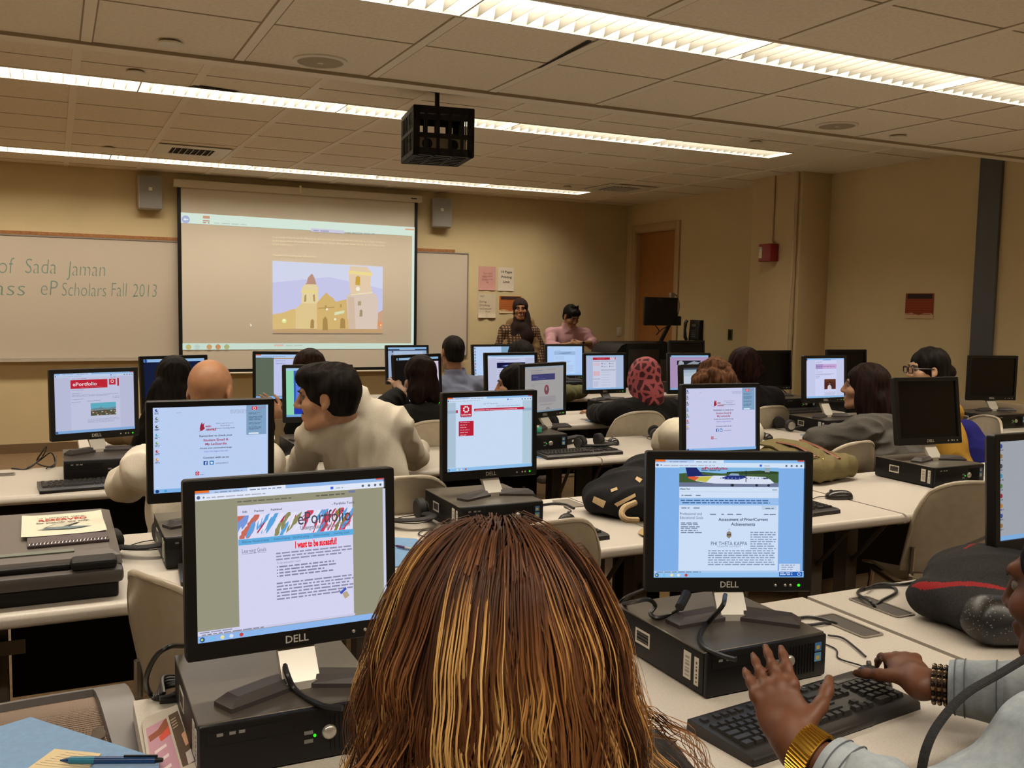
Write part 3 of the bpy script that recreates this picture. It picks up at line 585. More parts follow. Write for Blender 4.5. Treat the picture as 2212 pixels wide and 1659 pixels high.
def pg_sci(P):
    P.r(0, 0, 1, 1, 'c2c6e6'); P.r(.25, .06, .80, .95, 'ccd0f0'); P.r(0, 0, 1, .035, '8cb8e6'); P.r(.45, .03, .65, .05, '6a98cc'); P.c(.03, .03, .02, '28406c'); P.l(.26, .10, .45, 1, .02, '6a6e88', .010)
    P.r(.255, .145, .80, .27, 'c4a4d4'); P.r(.255, .145, .44, .27, 'a490c4'); P.t(.27, .215, .045, 'Science and Technology Department', '50406c', bold=.01, width=.50)
    P.l(.26, .30, .34, 1, .02, '7074a0', .009); P.l(.27, .35, .45, 1, .02, '8488a4', .009); P.l(.26, .40, .75, 2, .02, '8488a4', .008); P.l(.26, .46, .40, 1, .02, '70748c', .009); P.l(.255, .50, .36, 1, .02, '70748c', .009)
    P.r(.48, .53, .78, .79, '4a201c'); P.r(.48, .53, .78, .60, '5a3020'); P.poly([(.56, .79), (.57, .71), (.61, .67), (.66, .70), (.67, .79)], 'd0c8cc'); P.c(.62, .635, .03, '7a4a38', 10, 1.3); P.poly([(.585, .61), (.62, .585), (.655, .61), (.67, .70), (.645, .72), (.645, .63), (.60, .62)], '180c0a')
    P.l(.48, .87, .78, 4, .03, '9498b4', .009); P.r(0, .955, 1, 1, '84b4e0')
def pg_icons(bg):
    def f(P):
        P.r(0, 0, 1, 1, bg)
        for i in range(9): P.c(.04, .05+.1*i, .018, ('3a4a8a', '8a6a40', '404448', '3a88a8', '507a4a', '903040', 'b07838')[i % 7]); P.l(.02, .095+.1*i, .07, 1, .01, '5a6078', .012)
        P.r(.78, 0, 1, .33, '7d9fc0'); P.r(0, .955, 1, 1, '7aa8d8')
    return f
# x, y, z of the lower bezel middle, yaw, tilt, size ; label ; page ; computer under it (x shift, label) or None
MON = [
 (.38, 1.65, .89, 1.07, 3.4, 1, 'monitor showing a red want-to-be-successful heading, nearest left', pg_goals, (.352-.38, 1.53, 'case under the nearest monitor with the paint-stroke page')),
 (1.34, 1.64, .88, -22.1, 4.5, 1, 'monitor showing a page with an airplane photo', pg_assess, (1.308-1.34, 1.467, 'case with stickers under the airplane-page monitor')),
 (1.40, 3.05, .885, 1.6, 1.5, 1, 'monitor showing a mostly blank page with a red square logo', pg_laguardia, (1.372-1.40, 2.885, 'case under the monitor with the red square logo page')),
 (.43, 3.0, .888, -.6, -2, 1, 'monitor showing a pale blue desktop with reminder text, at the left', pg_desktop(), (.0, 2.82, 'case behind the nearest monitor, beside the black headset and scanner')),
 (.16, 4.55, .88, 16, 1, 1, 'monitor turned to the right, showing a red banner and skyline photo', pg_eport, (.02, 4.30, 'case with a bright green light, at far left by the cable tangle')),
 (2.51, 3.15, .88, -6, 4, 1, 'monitor showing a lilac-white desktop with reminder text', pg_desktop('c6c8e8', '4a4a60'), (.0, 2.98, 'case hidden behind the airplane-page monitor')),
 (3.64, 3.06, .895, -5.5, 8.7, 1, 'monitor switched off, leaning back on a case with white stickers', None, (3.623-3.64, 2.88, 'case with two white square stickers under the leaning dark monitor')),
 (2.39, 1.63, .88, 0, 4, 1, 'monitor cut by the right picture edge, showing desktop icons', pg_icons('9aa0a8'), None),
 (5.87, 4.45, .895, -15.7, 0, 1, 'monitor switched off on a case near the grey wall channel', None, (5.765-5.87, 4.22, 'case with stickers beside the right wall')),
 (2.44, 4.61, .885, 20.8, 1.2, .965, 'monitor with a dim grey page and a red oval seal', pg_seal, (2.29-2.44, 4.36, 'case with a turquoise box on top')),
 (4.43, 4.54, .915, .5, 3.6, .96, 'monitor showing a lilac page with a small portrait photo', pg_sci, (.0, 4.36, 'case beside the grey hoodie')),
 (3.28, 4.26, .88, 6.8, 4, 1, 'monitor half hidden by the curly hair bun', pg_white, None),
 (1.174, 4.62, .905, -7, 4.8, .917, 'monitor with green margin and blue page beside the white-shirted man', pg_green, None),
 (3.587, 5.85, .8715, 0, 3.3, .939, 'monitor showing a page with red banner and grey lists', pg_list, (.06, 5.60, 'case to the left of the pink headscarf')),
 (5.05, 5.74, .872, -.8, 4.9, .99, 'monitor switched off to the right of the bun-haired person', None, (.08, 5.52, 'case under the dark monitor beside the pillar pipe')),
 (5.55, 5.47, .88, -4.4, 3.9, 1.02, 'monitor, only its dark top edge showing above the portrait-page monitor', None, None),
 (2.67, 5.50, .87, 4.2, 4, 1.04, 'monitor showing a dark blue comet banner', pg_side('b8bcd8', 'c0c6e2', '10103c', '7a9ae0'), None),
 (2.0, 5.41, .87, 22.9, 3.9, 1.035, 'monitor with a black and white split page beside the black hoodie', pg_black, None),
 (4.32, 5.83, .853, -6, 4.4, .985, 'monitor showing a mauve page', pg_pink, None),
 (1.23, 5.62, .89, -11.8, 3.8, 1.005, 'monitor showing an olive-sided page near a raised hand', pg_olive, None),
 (.61, 5.56, .87, 15.8, 4.3, 1.02, 'monitor with a dark navy page behind the long black hair', pg_dark, None),
 (3.34, 7.27, .85, 3.4, 5.5, 1, 'monitor showing a plain light blue desktop in the back row', pg_icons('b4ccf0'), None),
 (2.56, 7.20, .85, 4.8, 3.9, 1, 'monitor in the back row with a blue-grey page', pg_doc, (.1, 7.0, 'case in the back row under the blue-grey page')),
 (4.14, 7.45, .84, -6.8, 3.8, 1, 'monitor in the back row below the pink-shirted man', pg_side('aac8f2', 'b2d0f6', '98b4d8', '7894b8', 3), None),
 (5.14, 6.98, .877, .5, 4.1, 1.05, 'monitor, dark, beyond the mauve-page monitor', None, None),
]
for i, (x, y, z, yaw, ti, s, lb, pg, cs) in enumerate(MON):
    if cs is None:   # stands on a case that hardly shows
        cz = TZ+.0938; pc_case(x, y-.16, 'black desktop computer case under the '+' '.join(lb.split(',')[0].split()[:10]), 0, 0)
    else:
        cz = TZ+.0938; pc_case(x+cs[0], cs[1], 'black desktop computer '+cs[2], 0, 1 if y < 5 or i in (13, 14) else 0)
    monitor(x, y, z, yaw, ti, s, 'black '+lb, pg, cz, silver=y < 5.2)
# ---------------------------------------------------------------- front wall: screen, boards, speakers, papers
m_fab = mat('screen_fabric', (.66, .60, .50), .9)
m_hous = mat('screen_housing', (.60, .53, .40), .45)
t = thing('projection_screen', 'large pull-down projection screen showing a web page, hanging on the front wall', 'projection screen', (2.385, YF-.10, 0))
MB().box(-1.30, 1.30, -.05, .06, 2.595, 2.672, bev=.012).build('housing', m_hous, t)
MB().box(-1.232, 1.232, .0, .003, .775, 2.6).build('fabric', m_fab, t, smooth=False)
mb = MB(); mb.box(-1.262, -1.226, -.002, .005, .745, 2.6); mb.box(1.226, 1.262, -.002, .005, .745, 2.6); mb.box(-1.262, 1.262, -.003, .006, .745, .785)
mb.build('black_border', m_dark, t, smooth=False)
mb = MB(); mb.cyl((-1.262, .0, .742), (1.262, .0, .742), .011, n=10); mb.build('bottom_bar', m_hous, t)
MB().box(-.06, -.035, -.058, -.04, 2.61, 2.69, bev=.006).build('hook', mat('cream_clip', (.75, .66, .42), .5), t)
MB().box(1.17, 1.235, -.053, -.05, 2.628, 2.64).build('maker_plate', m_dark, t, smooth=False)
P = Page(2.455, 1.365, 1.0); P.step = .00012  # projector's light put in as self-glowing shapes just before the fabric
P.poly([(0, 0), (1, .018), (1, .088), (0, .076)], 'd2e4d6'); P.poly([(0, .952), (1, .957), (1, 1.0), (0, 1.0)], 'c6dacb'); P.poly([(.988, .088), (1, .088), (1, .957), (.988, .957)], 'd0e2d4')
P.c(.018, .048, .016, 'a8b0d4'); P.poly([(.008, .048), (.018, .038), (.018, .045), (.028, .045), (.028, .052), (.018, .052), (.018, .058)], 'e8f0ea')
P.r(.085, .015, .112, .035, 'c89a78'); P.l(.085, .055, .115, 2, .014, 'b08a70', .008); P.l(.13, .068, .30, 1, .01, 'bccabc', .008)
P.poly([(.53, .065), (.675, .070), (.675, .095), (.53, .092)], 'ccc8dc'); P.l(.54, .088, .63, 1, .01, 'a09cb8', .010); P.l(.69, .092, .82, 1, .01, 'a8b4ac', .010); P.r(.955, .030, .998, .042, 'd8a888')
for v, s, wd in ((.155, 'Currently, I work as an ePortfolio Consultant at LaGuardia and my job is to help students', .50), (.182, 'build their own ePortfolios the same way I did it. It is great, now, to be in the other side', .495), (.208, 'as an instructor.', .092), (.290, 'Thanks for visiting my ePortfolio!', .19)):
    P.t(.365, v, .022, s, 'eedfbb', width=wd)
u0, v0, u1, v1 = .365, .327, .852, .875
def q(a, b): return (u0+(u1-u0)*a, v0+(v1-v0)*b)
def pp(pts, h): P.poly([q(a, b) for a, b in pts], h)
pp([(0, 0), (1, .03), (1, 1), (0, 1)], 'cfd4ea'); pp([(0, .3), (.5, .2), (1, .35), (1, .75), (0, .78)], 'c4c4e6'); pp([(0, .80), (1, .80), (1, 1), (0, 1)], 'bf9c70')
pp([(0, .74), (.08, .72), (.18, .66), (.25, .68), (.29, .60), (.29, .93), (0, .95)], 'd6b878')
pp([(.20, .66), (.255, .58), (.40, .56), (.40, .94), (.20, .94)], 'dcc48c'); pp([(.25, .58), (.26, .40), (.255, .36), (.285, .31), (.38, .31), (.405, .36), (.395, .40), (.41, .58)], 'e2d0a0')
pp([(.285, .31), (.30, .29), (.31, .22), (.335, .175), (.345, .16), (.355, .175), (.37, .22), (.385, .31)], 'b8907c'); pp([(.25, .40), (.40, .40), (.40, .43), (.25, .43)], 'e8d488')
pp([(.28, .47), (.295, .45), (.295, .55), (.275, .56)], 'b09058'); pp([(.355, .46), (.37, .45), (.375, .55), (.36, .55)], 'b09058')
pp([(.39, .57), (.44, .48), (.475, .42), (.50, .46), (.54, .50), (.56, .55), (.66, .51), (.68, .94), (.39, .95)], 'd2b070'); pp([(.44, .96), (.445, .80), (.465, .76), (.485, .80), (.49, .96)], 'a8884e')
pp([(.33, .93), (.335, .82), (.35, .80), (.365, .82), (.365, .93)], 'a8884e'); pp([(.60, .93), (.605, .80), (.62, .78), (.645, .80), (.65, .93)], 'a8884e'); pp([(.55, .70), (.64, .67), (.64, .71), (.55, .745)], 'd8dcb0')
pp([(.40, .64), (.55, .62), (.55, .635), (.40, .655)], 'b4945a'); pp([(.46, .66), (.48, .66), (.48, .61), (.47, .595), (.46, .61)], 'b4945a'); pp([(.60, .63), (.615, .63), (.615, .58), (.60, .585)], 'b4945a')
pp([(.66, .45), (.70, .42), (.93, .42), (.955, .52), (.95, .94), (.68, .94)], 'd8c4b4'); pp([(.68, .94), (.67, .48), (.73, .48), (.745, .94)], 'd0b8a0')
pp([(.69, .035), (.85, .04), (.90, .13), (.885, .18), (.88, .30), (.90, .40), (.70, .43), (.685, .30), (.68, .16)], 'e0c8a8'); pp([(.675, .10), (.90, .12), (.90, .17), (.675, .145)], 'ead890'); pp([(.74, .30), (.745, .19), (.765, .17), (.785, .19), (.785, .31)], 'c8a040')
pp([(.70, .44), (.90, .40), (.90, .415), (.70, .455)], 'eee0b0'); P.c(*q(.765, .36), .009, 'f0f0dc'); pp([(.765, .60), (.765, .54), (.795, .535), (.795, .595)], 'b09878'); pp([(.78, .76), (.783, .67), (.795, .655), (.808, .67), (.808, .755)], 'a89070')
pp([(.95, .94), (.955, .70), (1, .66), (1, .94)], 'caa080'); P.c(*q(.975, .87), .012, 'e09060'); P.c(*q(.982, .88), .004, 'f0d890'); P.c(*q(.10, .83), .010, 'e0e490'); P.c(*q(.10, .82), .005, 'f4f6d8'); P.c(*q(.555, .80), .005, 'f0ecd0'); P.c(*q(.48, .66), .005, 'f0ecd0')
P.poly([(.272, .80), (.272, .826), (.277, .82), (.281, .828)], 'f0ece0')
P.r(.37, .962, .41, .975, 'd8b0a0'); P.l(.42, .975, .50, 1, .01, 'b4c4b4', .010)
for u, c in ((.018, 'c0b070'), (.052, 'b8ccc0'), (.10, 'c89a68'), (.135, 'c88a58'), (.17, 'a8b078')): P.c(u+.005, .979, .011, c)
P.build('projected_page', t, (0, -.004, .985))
m_board = mat('whiteboard_enamel', (.56, .49, .40), .25, spec=.4)
m_cork = mat('map_rail_cork', (.33, .14, .045), .7, noise=.2, scale=40)
m_alu = mat('aluminium', (.45, .43, .40), .35, metal=.7)
m_ink = mat('teal_marker_ink', (.16, .26, .22), .6)
def board(name, label, x0, x1, z0, z1, rail):
    t = thing(name, label, 'whiteboard', ((x0+x1)/2, YF, z0)); w, h = (x1-x0)/2, z1-z0
    MB().box(-w, w, -.014, 0, 0, h).build('panel', m_board, t, smooth=False)
    mb = MB()
    for a in ((-w-.012, -w, 0, h), (w, w+.012, 0, h), (-w-.012, w+.012, h, h+.012), (-w-.012, w+.012, -.012, 0)): mb.box(a[0], a[1], -.022, 0, a[2], a[3])
    mb.build('frame', m_alu, t, smooth=False)
    MB().box(rail[0]-(x0+x1)/2, rail[1]-(x0+x1)/2, -.024, 0, h+.012, h+.045).build('map_rail', m_cork, t, smooth=False)
    mb = MB(); mb.box(-w+.05, w-.05, -.075, 0, -.024, -.012); mb.box(-w+.05, w-.05, -.078, -.070, -.026, -.002); mb.build('marker_tray', mat('tray_alu', (.62, .56, .46), .35, metal=.3), t, smooth=False)
    return t
bl = board('whiteboard', 'whiteboard left of the projection screen with faint teal handwriting', -1.35, 1.40, .905, 2.06, (-1.35, 1.40))
mb = MB()
for s, x, z, cap, wd in (('Prof', -.62, 1.705, .20, .30), ('Sada', -.245, 1.712, .185, .275), ('Jaman', .125, 1.700, .185, .335), ('Class', -.72, 1.50, .19, .48), ('eP', -.12, 1.508, .19, .16), ('Scholars', .065, 1.505, .17, .40), ('Fall', .50, 1.508, .18, .155), ('2013', .70, 1.508, .17, .23)):
    vs, fs, w_ = txt(s, -.018, .12, 3); k = wd/w_; mb.add([((x+a*k)-.025, -.0148, z+b*cap*1.1-.905) for a, b in vs], fs)
mb.build('handwriting', m_ink, bl, smooth=False)
board('whiteboard', 'blank whiteboard showing to the right of the projection screen', 1.45, 4.29, .905, 2.06, (1.45, 4.13))
m_grey = mat('speaker_grille', (.25, .235, .22), .7, noise=.1, scale=300)
def wall_speaker(label, x, z, rz, h=.325, w=.22):
    t = thing('wall_speaker', label, 'speaker', (x, YF-.06, z), rz, 'grey wall speakers beside the screen')
    MB().box(-w/2, w/2, -.09, .045, 0, h, bev=.012).build('cabinet', mat('speaker_cabinet', (.42, .38, .32), .5), t)
    MB().box(-w/2+.008, w/2-.008, -.096, -.088, .008, h-.008, bev=.003).build('grille', m_grey, t)
    MB().box(-.018, .014, -.099, -.095, h*.55, h*.55+.032).build('badge', m_white, t, smooth=False)
wall_speaker('grey wall speaker to the left of the projection screen', .868, 2.362, R(4))
wall_speaker('grey wall speaker to the right of the projection screen', 3.94, 2.338, R(-12))
def paper(name, label, cat, x, z, w, h, col, draw=None, wallx=None, group=None, curl=.006):
    P = Page(w, h); P.step = .0002
    t = thing(name, label, cat, (x, YF-.002, z) if wallx is None else (wallx, x, z), 0 if wallx is None else R(-90), group)
    mb = MB(); n = 8; rows = []
    for j in range(n+1):
        v = j/n; rows.append([((i/6-.5)*w, -curl*max(0, (.25-v)/.25)**2*(1+.6*math.sin(i*1.7)) - .0008, v*h) for i in range(7)])
    mb.rings(rows, closed=False, caps=False); mb.build('sheet', mat('paper_'+col, col, .8), t)
    if draw: draw(P); P.build('print', t, (0, -.0016-curl*.0, 0))
    return t
def dr_pink(P):
    for v, s, wd in ((.32, 'There is NO', .52), (.44, 'eating and/or', .62), (.57, 'drinking in the', .66), (.69, 'lab', .14)): P.t(.52, v, .10, s, '8c5a50', 'c', width=wd)
    P.r(.60, .33, .78, .337, '8c5a50'); P.r(.21, .455, .42, .462, '8c5a50'); P.r(.19, .585, .52, .592, '8c5a50')
def dr_ten(P):
    for v, s, wd in ((.24, '10 Pages', .72), (.455, 'Printing', .66), (.66, 'Limit', .42)): P.t(.53, v, .14, s, '3a3026', 'c', bold=.02, width=wd)
def dr_no(P):
    for u, v, z_, s, wd in ((.10, .15, .12, 'NO', .25), (.05, .37, .13, 'Eating,', .44), (.05, .52, .13, 'Drinking', .62), (.12, .66, .11, 'in Computer', .66), (.42, .77, .09, 'Room', .28), (.38, .90, .08, 'Thank', .28), (.60, .97, .08, 'you', .2)): P.t(u, v, z_, s, '4a3a30', shear=.2, bold=-.01, width=wd)
def dr_caut(P):
    P.r(.0, .0, 1, 1, 'a8581c'); P.r(.07, .03, .94, .21, '2a0f0a'); P.t(.5, .175, .165, 'CAUTION', '4c342c', 'c', bold=.01, width=.74); P.l(.06, .36, .94, 6, .105, 'b87038', .035, .1)
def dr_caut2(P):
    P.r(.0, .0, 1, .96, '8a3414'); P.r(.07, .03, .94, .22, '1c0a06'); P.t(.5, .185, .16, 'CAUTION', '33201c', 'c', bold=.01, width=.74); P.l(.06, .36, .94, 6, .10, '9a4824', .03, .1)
paper('paper_notice', 'pink sheet about no eating or drinking, taped on the front wall', 'notice', 4.546, 1.655, .218, .274, 'c8968e', dr_pink)
paper('paper_notice', 'white sheet reading 10 Pages Printing Limit on the front wall', 'notice', 4.788, 1.652, .205, .275, 'd2c6b4', dr_ten)
paper('paper_notice', 'handwritten white sheet reading NO Eating, Drinking, below the pink one', 'notice', 4.548, 1.335, .225, .28, 'cdbfa6', dr_no, curl=.015)
paper('paper_notice', 'orange CAUTION notice on the front wall, partly behind the woman in hijab', 'notice', 4.85, 1.392, .285, .20, 'c8b08c', dr_caut)
paper('paper_notice', 'orange-red CAUTION notice alone on the right wall', 'notice', 5.61, 1.445, .285, .205, 'c8a888', dr_caut2, wallx=XR-.002)
# ---------------------------------------------------------------- right wall and pillar fittings
m_red = mat('alarm_red', (.24, .012, .012), .4)
t = thing('fire_alarm', 'red fire alarm strobe box on the pillar', 'fire alarm', (PX, 7.02, 1.94), R(-90))
MB().box(-.085, .085, -.10, 0, 0, .165, bev=.008).build('housing', m_red, t)
MB().box(-.083, -.03, -.103, -.045, .03, .14, bev=.008).build('strobe_lens', mat('strobe_lens', (.62, .55, .42), .2, noise=.3, scale=60), t)
m_pipe = mat('conduit_paint', (.50, .38, .23), .45)
mb = MB(); mb.cyl((PX-.012, 7.02, 2.115), (PX-.012, 7.02, ZC-.002), .010, n=10); mb.box(PX-.03, PX, 6.99, 7.05, 2.102, 2.125)
tag(mb.build('alarm_conduit', m_pipe), 'thin conduit running down the pillar to the red fire alarm', 'pipe')
mb = MB(); mb.cyl((PX-.024, PY0+.05, .0), (PX-.024, PY0+.05, ZC-.002), .022, n=12)
for z in (.5, 1.25, 2.0): mb.cyl((PX-.024, PY0+.05, z), (PX-.024, PY0+.05, z+.05), .027, n=12)
mb.box(PX-.012, PX, PY0+.02, PY0+.08, 1.4, 1.43)
tag(mb.build('pillar_pipe', m_pipe), 'thicker cream pipe along the near corner of the pillar, floor to ceiling', 'pipe')
mb = MB(); mb.tube(smoothpath([(PX-.055, PY0+.045, 2.6), (PX-.05, PY0+.03, 1.9), (PX-.055, PY0+.05, 1.3), (PX-.06, PY0+.03, .9)], 6), .003, 6); mb.box(PX-.06, PX-.047, PY0+.02, PY0+.07, 1.1, 1.106)
tag(mb.build('hanging_wire', mat('white_cord', (.6, .5, .36), .5)), 'thin white cord hanging beside the pillar pipe', 'cord')
t = thing('wall_phone', 'black wall telephone with a handset, to the right of the oak door', 'telephone', (XR, 8.60, 1.135), R(-90))
mb = MB(); mb.rings([[(-.10, 0, 0), (.10, 0, 0), (.10, 0, .225), (-.10, 0, .225)], [(-.095, -.05, .0), (.095, -.05, .0), (.095, -.035, .222), (-.095, -.035, .222)], [(-.08, -.062, .015), (.08, -.062, .015), (.08, -.046, .205), (-.08, -.046, .205)]][::-1]); mb.build('base', m_dark, t)
mb = MB(); mb.tube([(-.10, -.075, .215), (-.10, -.095, .19), (-.10, -.10, .11), (-.10, -.095, .03), (-.10, -.075, .0)], [(.022, .018), (.024, .02), (.017, .015), (.024, .02), (.022, .018)], 10); mb.build('handset', mat('handset_gloss', (.03, .028, .026), .15), t)
for i in range(12): MB().box(-.03+.03*(i % 3), -.012+.03*(i % 3), -.066, -.055, .035+.022*(i//3), .048+.022*(i//3)).build('key', mat('phone_key', (.10, .09, .08), .5), t, smooth=False)
MB().box(-.03, .05, -.060, -.048, .15, .18).build('display', mat('phone_display', (.07, .075, .07), .3), t, smooth=False)
mb = MB(); mb.tube(smoothpath([(-.08, -.05, .0), (-.05, -.06, -.06), (-.09, -.05, -.14), (-.07, -.045, -.30), (-.10, -.03, -.42)], 8), .007, 6); mb.build('cord', m_dark, t)
t = thing('wall_outlet', 'open dark outlet box with green tape edges on the right wall', 'outlet', (XR, 8.03, 1.16), R(-90))
MB().box(-.035, .035, -.006, 0, 0, .115).build('frame', mat('tape_green', (.05, .09, .02), .6), t, smooth=False)
MB().box(-.024, .024, -.008, 0, .010, .105).build('opening', m_void, t, smooth=False)
t = thing('light_switch', 'small white light switch on the front wall left of the oak door', 'light switch', (6.37, YF, 1.12))
MB().box(-.035, .035, -.006, 0, 0, .115, bev=.002).build('plate', m_white, t); MB().box(-.006, .006, -.014, -.004, .045, .07).build('toggle', m_white, t, smooth=False)
# ---------------------------------------------------------------- ceiling fittings
m_csp = mat('ceiling_speaker_grille', (.36, .30, .21), .7, noise=.1, scale=200)
def ceil_speaker(label, px, py):
    p = az(px, py, ZN); t = thing('ceiling_speaker', label, 'ceiling speaker', p, 0, 'round ceiling speakers')
    MB().lathe([(.118, .0), (.118, -.006), (.100, -.010), (.098, -.003), (.098, 0)][::-1], 32).build('rim', m_white, t)
    MB().lathe([(.098, -.001), (.098, -.006), (.05, -.009), (.008, -.0095)][::-1], 32).build('grille', m_csp, t)
    MB().box(-.012, .012, -.008, .008, -.012, -.008).build('badge', m_white, t, smooth=False)
ceil_speaker('round ceiling speaker at the left, between the first two light strips', 692, 131)
ceil_speaker('round ceiling speaker at the right, between the first two light strips', 1808, 270)
for i, (px, py, z, lb) in enumerate(((368, 88, ZN, 'on the near ceiling to the left of the left ceiling speaker'), (1940, 292, ZN, 'on the near ceiling to the right of the right ceiling speaker'), (293, 152, ZC, 'just above the middle light strip at the left'), (998, 237, ZC, 'close to the caged projector'),
        (1632, 305, ZC, 'above the right end of the middle light strip'), (235, 317, ZC, 'at the left, just above the far light strip'), (1225, 402, ZC, 'by the right end of the far light strip'))):
    t = thing('sprinkler_cover', 'small round sprinkler cap '+lb, 'sprinkler cap', az(px, py, z), 0, 'round sprinkler caps on the ceiling')
    MB().lathe([(.048, -.016), (.050, -.012), (.048, -.009)], 20).build('cap', m_white, t); MB().lathe([(.036, -.010), (.036, -.001)], 20).build('stem', m_gap, t)
for i, (x, y, lb) in enumerate(((1.07, 8.46, 'near the left wall speaker'), (5.40, 8.62, 'near the right end of the far light strip'))):
    t = thing('air_vent', 'square ceiling air vent with dark slots, '+lb, 'air vent', (x, y, ZC), 0, 'square ceiling air vents')
    mb = MB()
    for a in ((-.29, .29, -.29, -.17), (-.29, .29, .17, .29), (-.29, -.17, -.17, .17), (.17, .29, -.17, .17)): mb.box(a[0], a[1], a[2], a[3], -.012, -.0065)
    mb.build('frame', m_white, t, smooth=False); MB().box(-.17, .17, -.17, .17, -.008, -.0066).build('opening', m_void, t, smooth=False)
    for k in range(7): MB().ob((-.14+.047*k, 0, -.012), (.004, .34, .020), (0, R(35), 0)).build('slat', m_white, t, smooth=False)
# ---------------------------------------------------------------- caged projector
zb = 2.33; nl, nr, fl = az(894, 331, zb), az(1022, 340, zb), az(836, 346, zb)
ex = (nr-nl); wx = ex.length; ang = math.atan2(ex.y, ex.x); dy = .40; ang -= R(3)
c = nl+ex/2+Vector((-math.sin(ang), math.cos(ang), 0))*(dy/2)
t = thing('ceiling_projector', 'projector in a black slotted security cage hanging from the ceiling', 'projector', (c.x, c.y, zb), ang)
hx, hy, hz = wx/2, dy/2, .265
m_cage = mat('cage_black', (.004, .0035, .003), .5, spec=.3)
mb = MB(); bw = .03
def face(M, w, h, cols, rowsplit, bar=.030):
    # plate with rounded slots: borders and bars
    mb.box(-w, w, -.003, .003, 0, bar*1.1, M=M); mb.box(-w, w, -.003, .003, h-bar*1.1, h, M=M)
    mb.box(-w, -w+bar, -.003, .003, 0, h, M=M); mb.box(w-bar, w, -.003, .003, 0, h, M=M)
    for k in range(1, cols):
        x = -w+2*w*k/cols; mb.box(x-bar*.28, x+bar*.28, -.003, .003, 0, h, M=M)
    for zf in rowsplit: mb.box(-w, w, -.003, .003, h*zf-bar*.4, h*zf+bar*.4, M=M)
T = Matrix.Translation
face(T((0, -hy, 0)), hx, hz, 5, (.40, .78), .034); face(T((0, hy, 0)), hx, hz, 5, (.5,), .034)
for s in (-1, 1): face(T((s*hx, 0, 0)) @ Matrix.Rotation(R(90), 4, 'Z'), hy, hz, 8, (.52,), .024)
for z in (0, hz): face(T((0, -hy, z)) @ Matrix.Rotation(R(-90), 4, 'X'), hx, 2*hy, 3, (.2, .35, .5, .65, .8), .03)
for sx in (-1, 1):
    for sy in (-1, 1): mb.cyl((sx*(hx-.004), sy*(hy-.004), .004), (sx*(hx-.004), sy*(hy-.004), hz-.004), .007, n=8)
mb.build('cage', m_cage, t, smooth=False)
MB().box(-.15, .15, -.12, .12, .03, .115, bev=.02).build('projector_body', mat('projector_beige', (.36, .30, .22), .5), t)
mb = MB(); mb.cyl((.06, .10, .07), (.06, .15, .07), .032, n=16); mb.build('lens', mat('lens_glass', (.05, .08, .10), .05), t)
for q in (-.08, .07): MB().lathe([(.030, 0), (.030, .004), (.02, .006)], 16, M=T((q, -.121, .072)) @ Matrix.Rotation(R(90), 4, 'X')).build('fan_grille', m_case, t)
mb = MB(); mb.cyl((0, .0, .11), (0, .0, ZC-zb), .014, n=14); mb.lathe([(.07, ZC-zb-.012), (.07, ZC-zb-.0005)], 20); mb.box(-.05, .05, -.05, .05, .115, .14); mb.build('ceiling_mount', m_cage, t)
# ---------------------------------------------------------------- lectern with monitor arm
m_lec = mat('lectern_black', (.006, .005, .0045), .55, spec=.25)
lx, ly = 5.62, 8.22
t = thing('lectern', 'big black lectern desk in front of the oak door', 'lectern', (lx, ly, 0))
mb = MB(); mb.box(-.34, .36, 0, .55, 0, 1.12, bev=.01); mb.build('body', m_lec, t)
mb = MB(); mb.rings([[(-.48, 0, 0), (-.34, 0, 0), (-.34, 0, 1.12), (-.40, 0, 1.10), (-.46, 0, 1.03), (-.48, 0, .95)], [(-.48, .5, 0), (-.34, .5, 0), (-.34, .5, 1.12), (-.40, .5, 1.10), (-.46, .5, 1.03), (-.48, .5, .95)]][::-1]); mb.build('curved_side', m_lec, t)
MB().box(-.80, -.44, -.02, .5, .98, 1.01, bev=.006).build('side_shelf', mat('shelf_brown', (.05, .035, .022), .5), t)
MB().box(-.77, -.74, .2, .26, 0, .98).build('shelf_leg', m_lec, t, smooth=False)
MB().box(-.33, .05, -.02, -.002, .55, 1.06, bev=.006).build('front_panel', mat('lectern_panel', (.020, .017, .015), .4), t)
MB().box(.07, .33, -.012, 0, .40, .95, bev=.004).build('door', mat('lectern_door', (.030, .022, .016), .45), t)
p0 = ay(1392, 703, 8.25); p1 = ay(1465, 643, 8.25); cx = (p0.x+p1.x)/2
t = thing('arm_monitor', 'black monitor on a tilting arm above the lectern, seen from behind', 'monitor', (lx+.16, ly+.12, 1.1201))
ox, oz = cx-lx-.16, p0.z-1.1201; hw = (p1.x-p0.x)/2; hh = p1.z-p0.z
MB().box(ox-hw, ox+hw, -.09, -.055, oz, oz+hh, bev=.008).build('monitor_back', m_bezel, t)
mb = MB(); mb.box(ox+hw-.09, ox+hw+.03, -.055, .0, oz+.02, oz+.14, bev=.008); mb.box(ox+hw-.03, ox+hw+.045, -.10, -.03, oz+.0, oz+.10, bev=.01); mb.tube([(.0, 0, .0), (.0, -.01, .03), (ox+hw-.03, -.03, oz+.06)], .022, 10); mb.lathe([(.06, 0), (.06, .012), (.02, .02)], 16); mb.build('arm', m_lec, t)
mb = MB(); mb.tube(smoothpath([(ox-.05, -.06, oz), (ox+.02, -.03, oz-.06), (ox-.03, -.05, oz-.10), (ox+.05, -.04, oz-.04), (ox+hw, -.03, oz+.02)], 6), .005, 6); mb.build('cable', m_dark, t)
vs, fs, wd = txt('DELL', .012); MB().add([(ox-.02+(a-wd/2)*.035, -.0908, oz+hh-.035+b*.035) for a, b in vs], fs).build('logo', mat('logo_dim', (.05, .045, .04), .4), t, smooth=False)
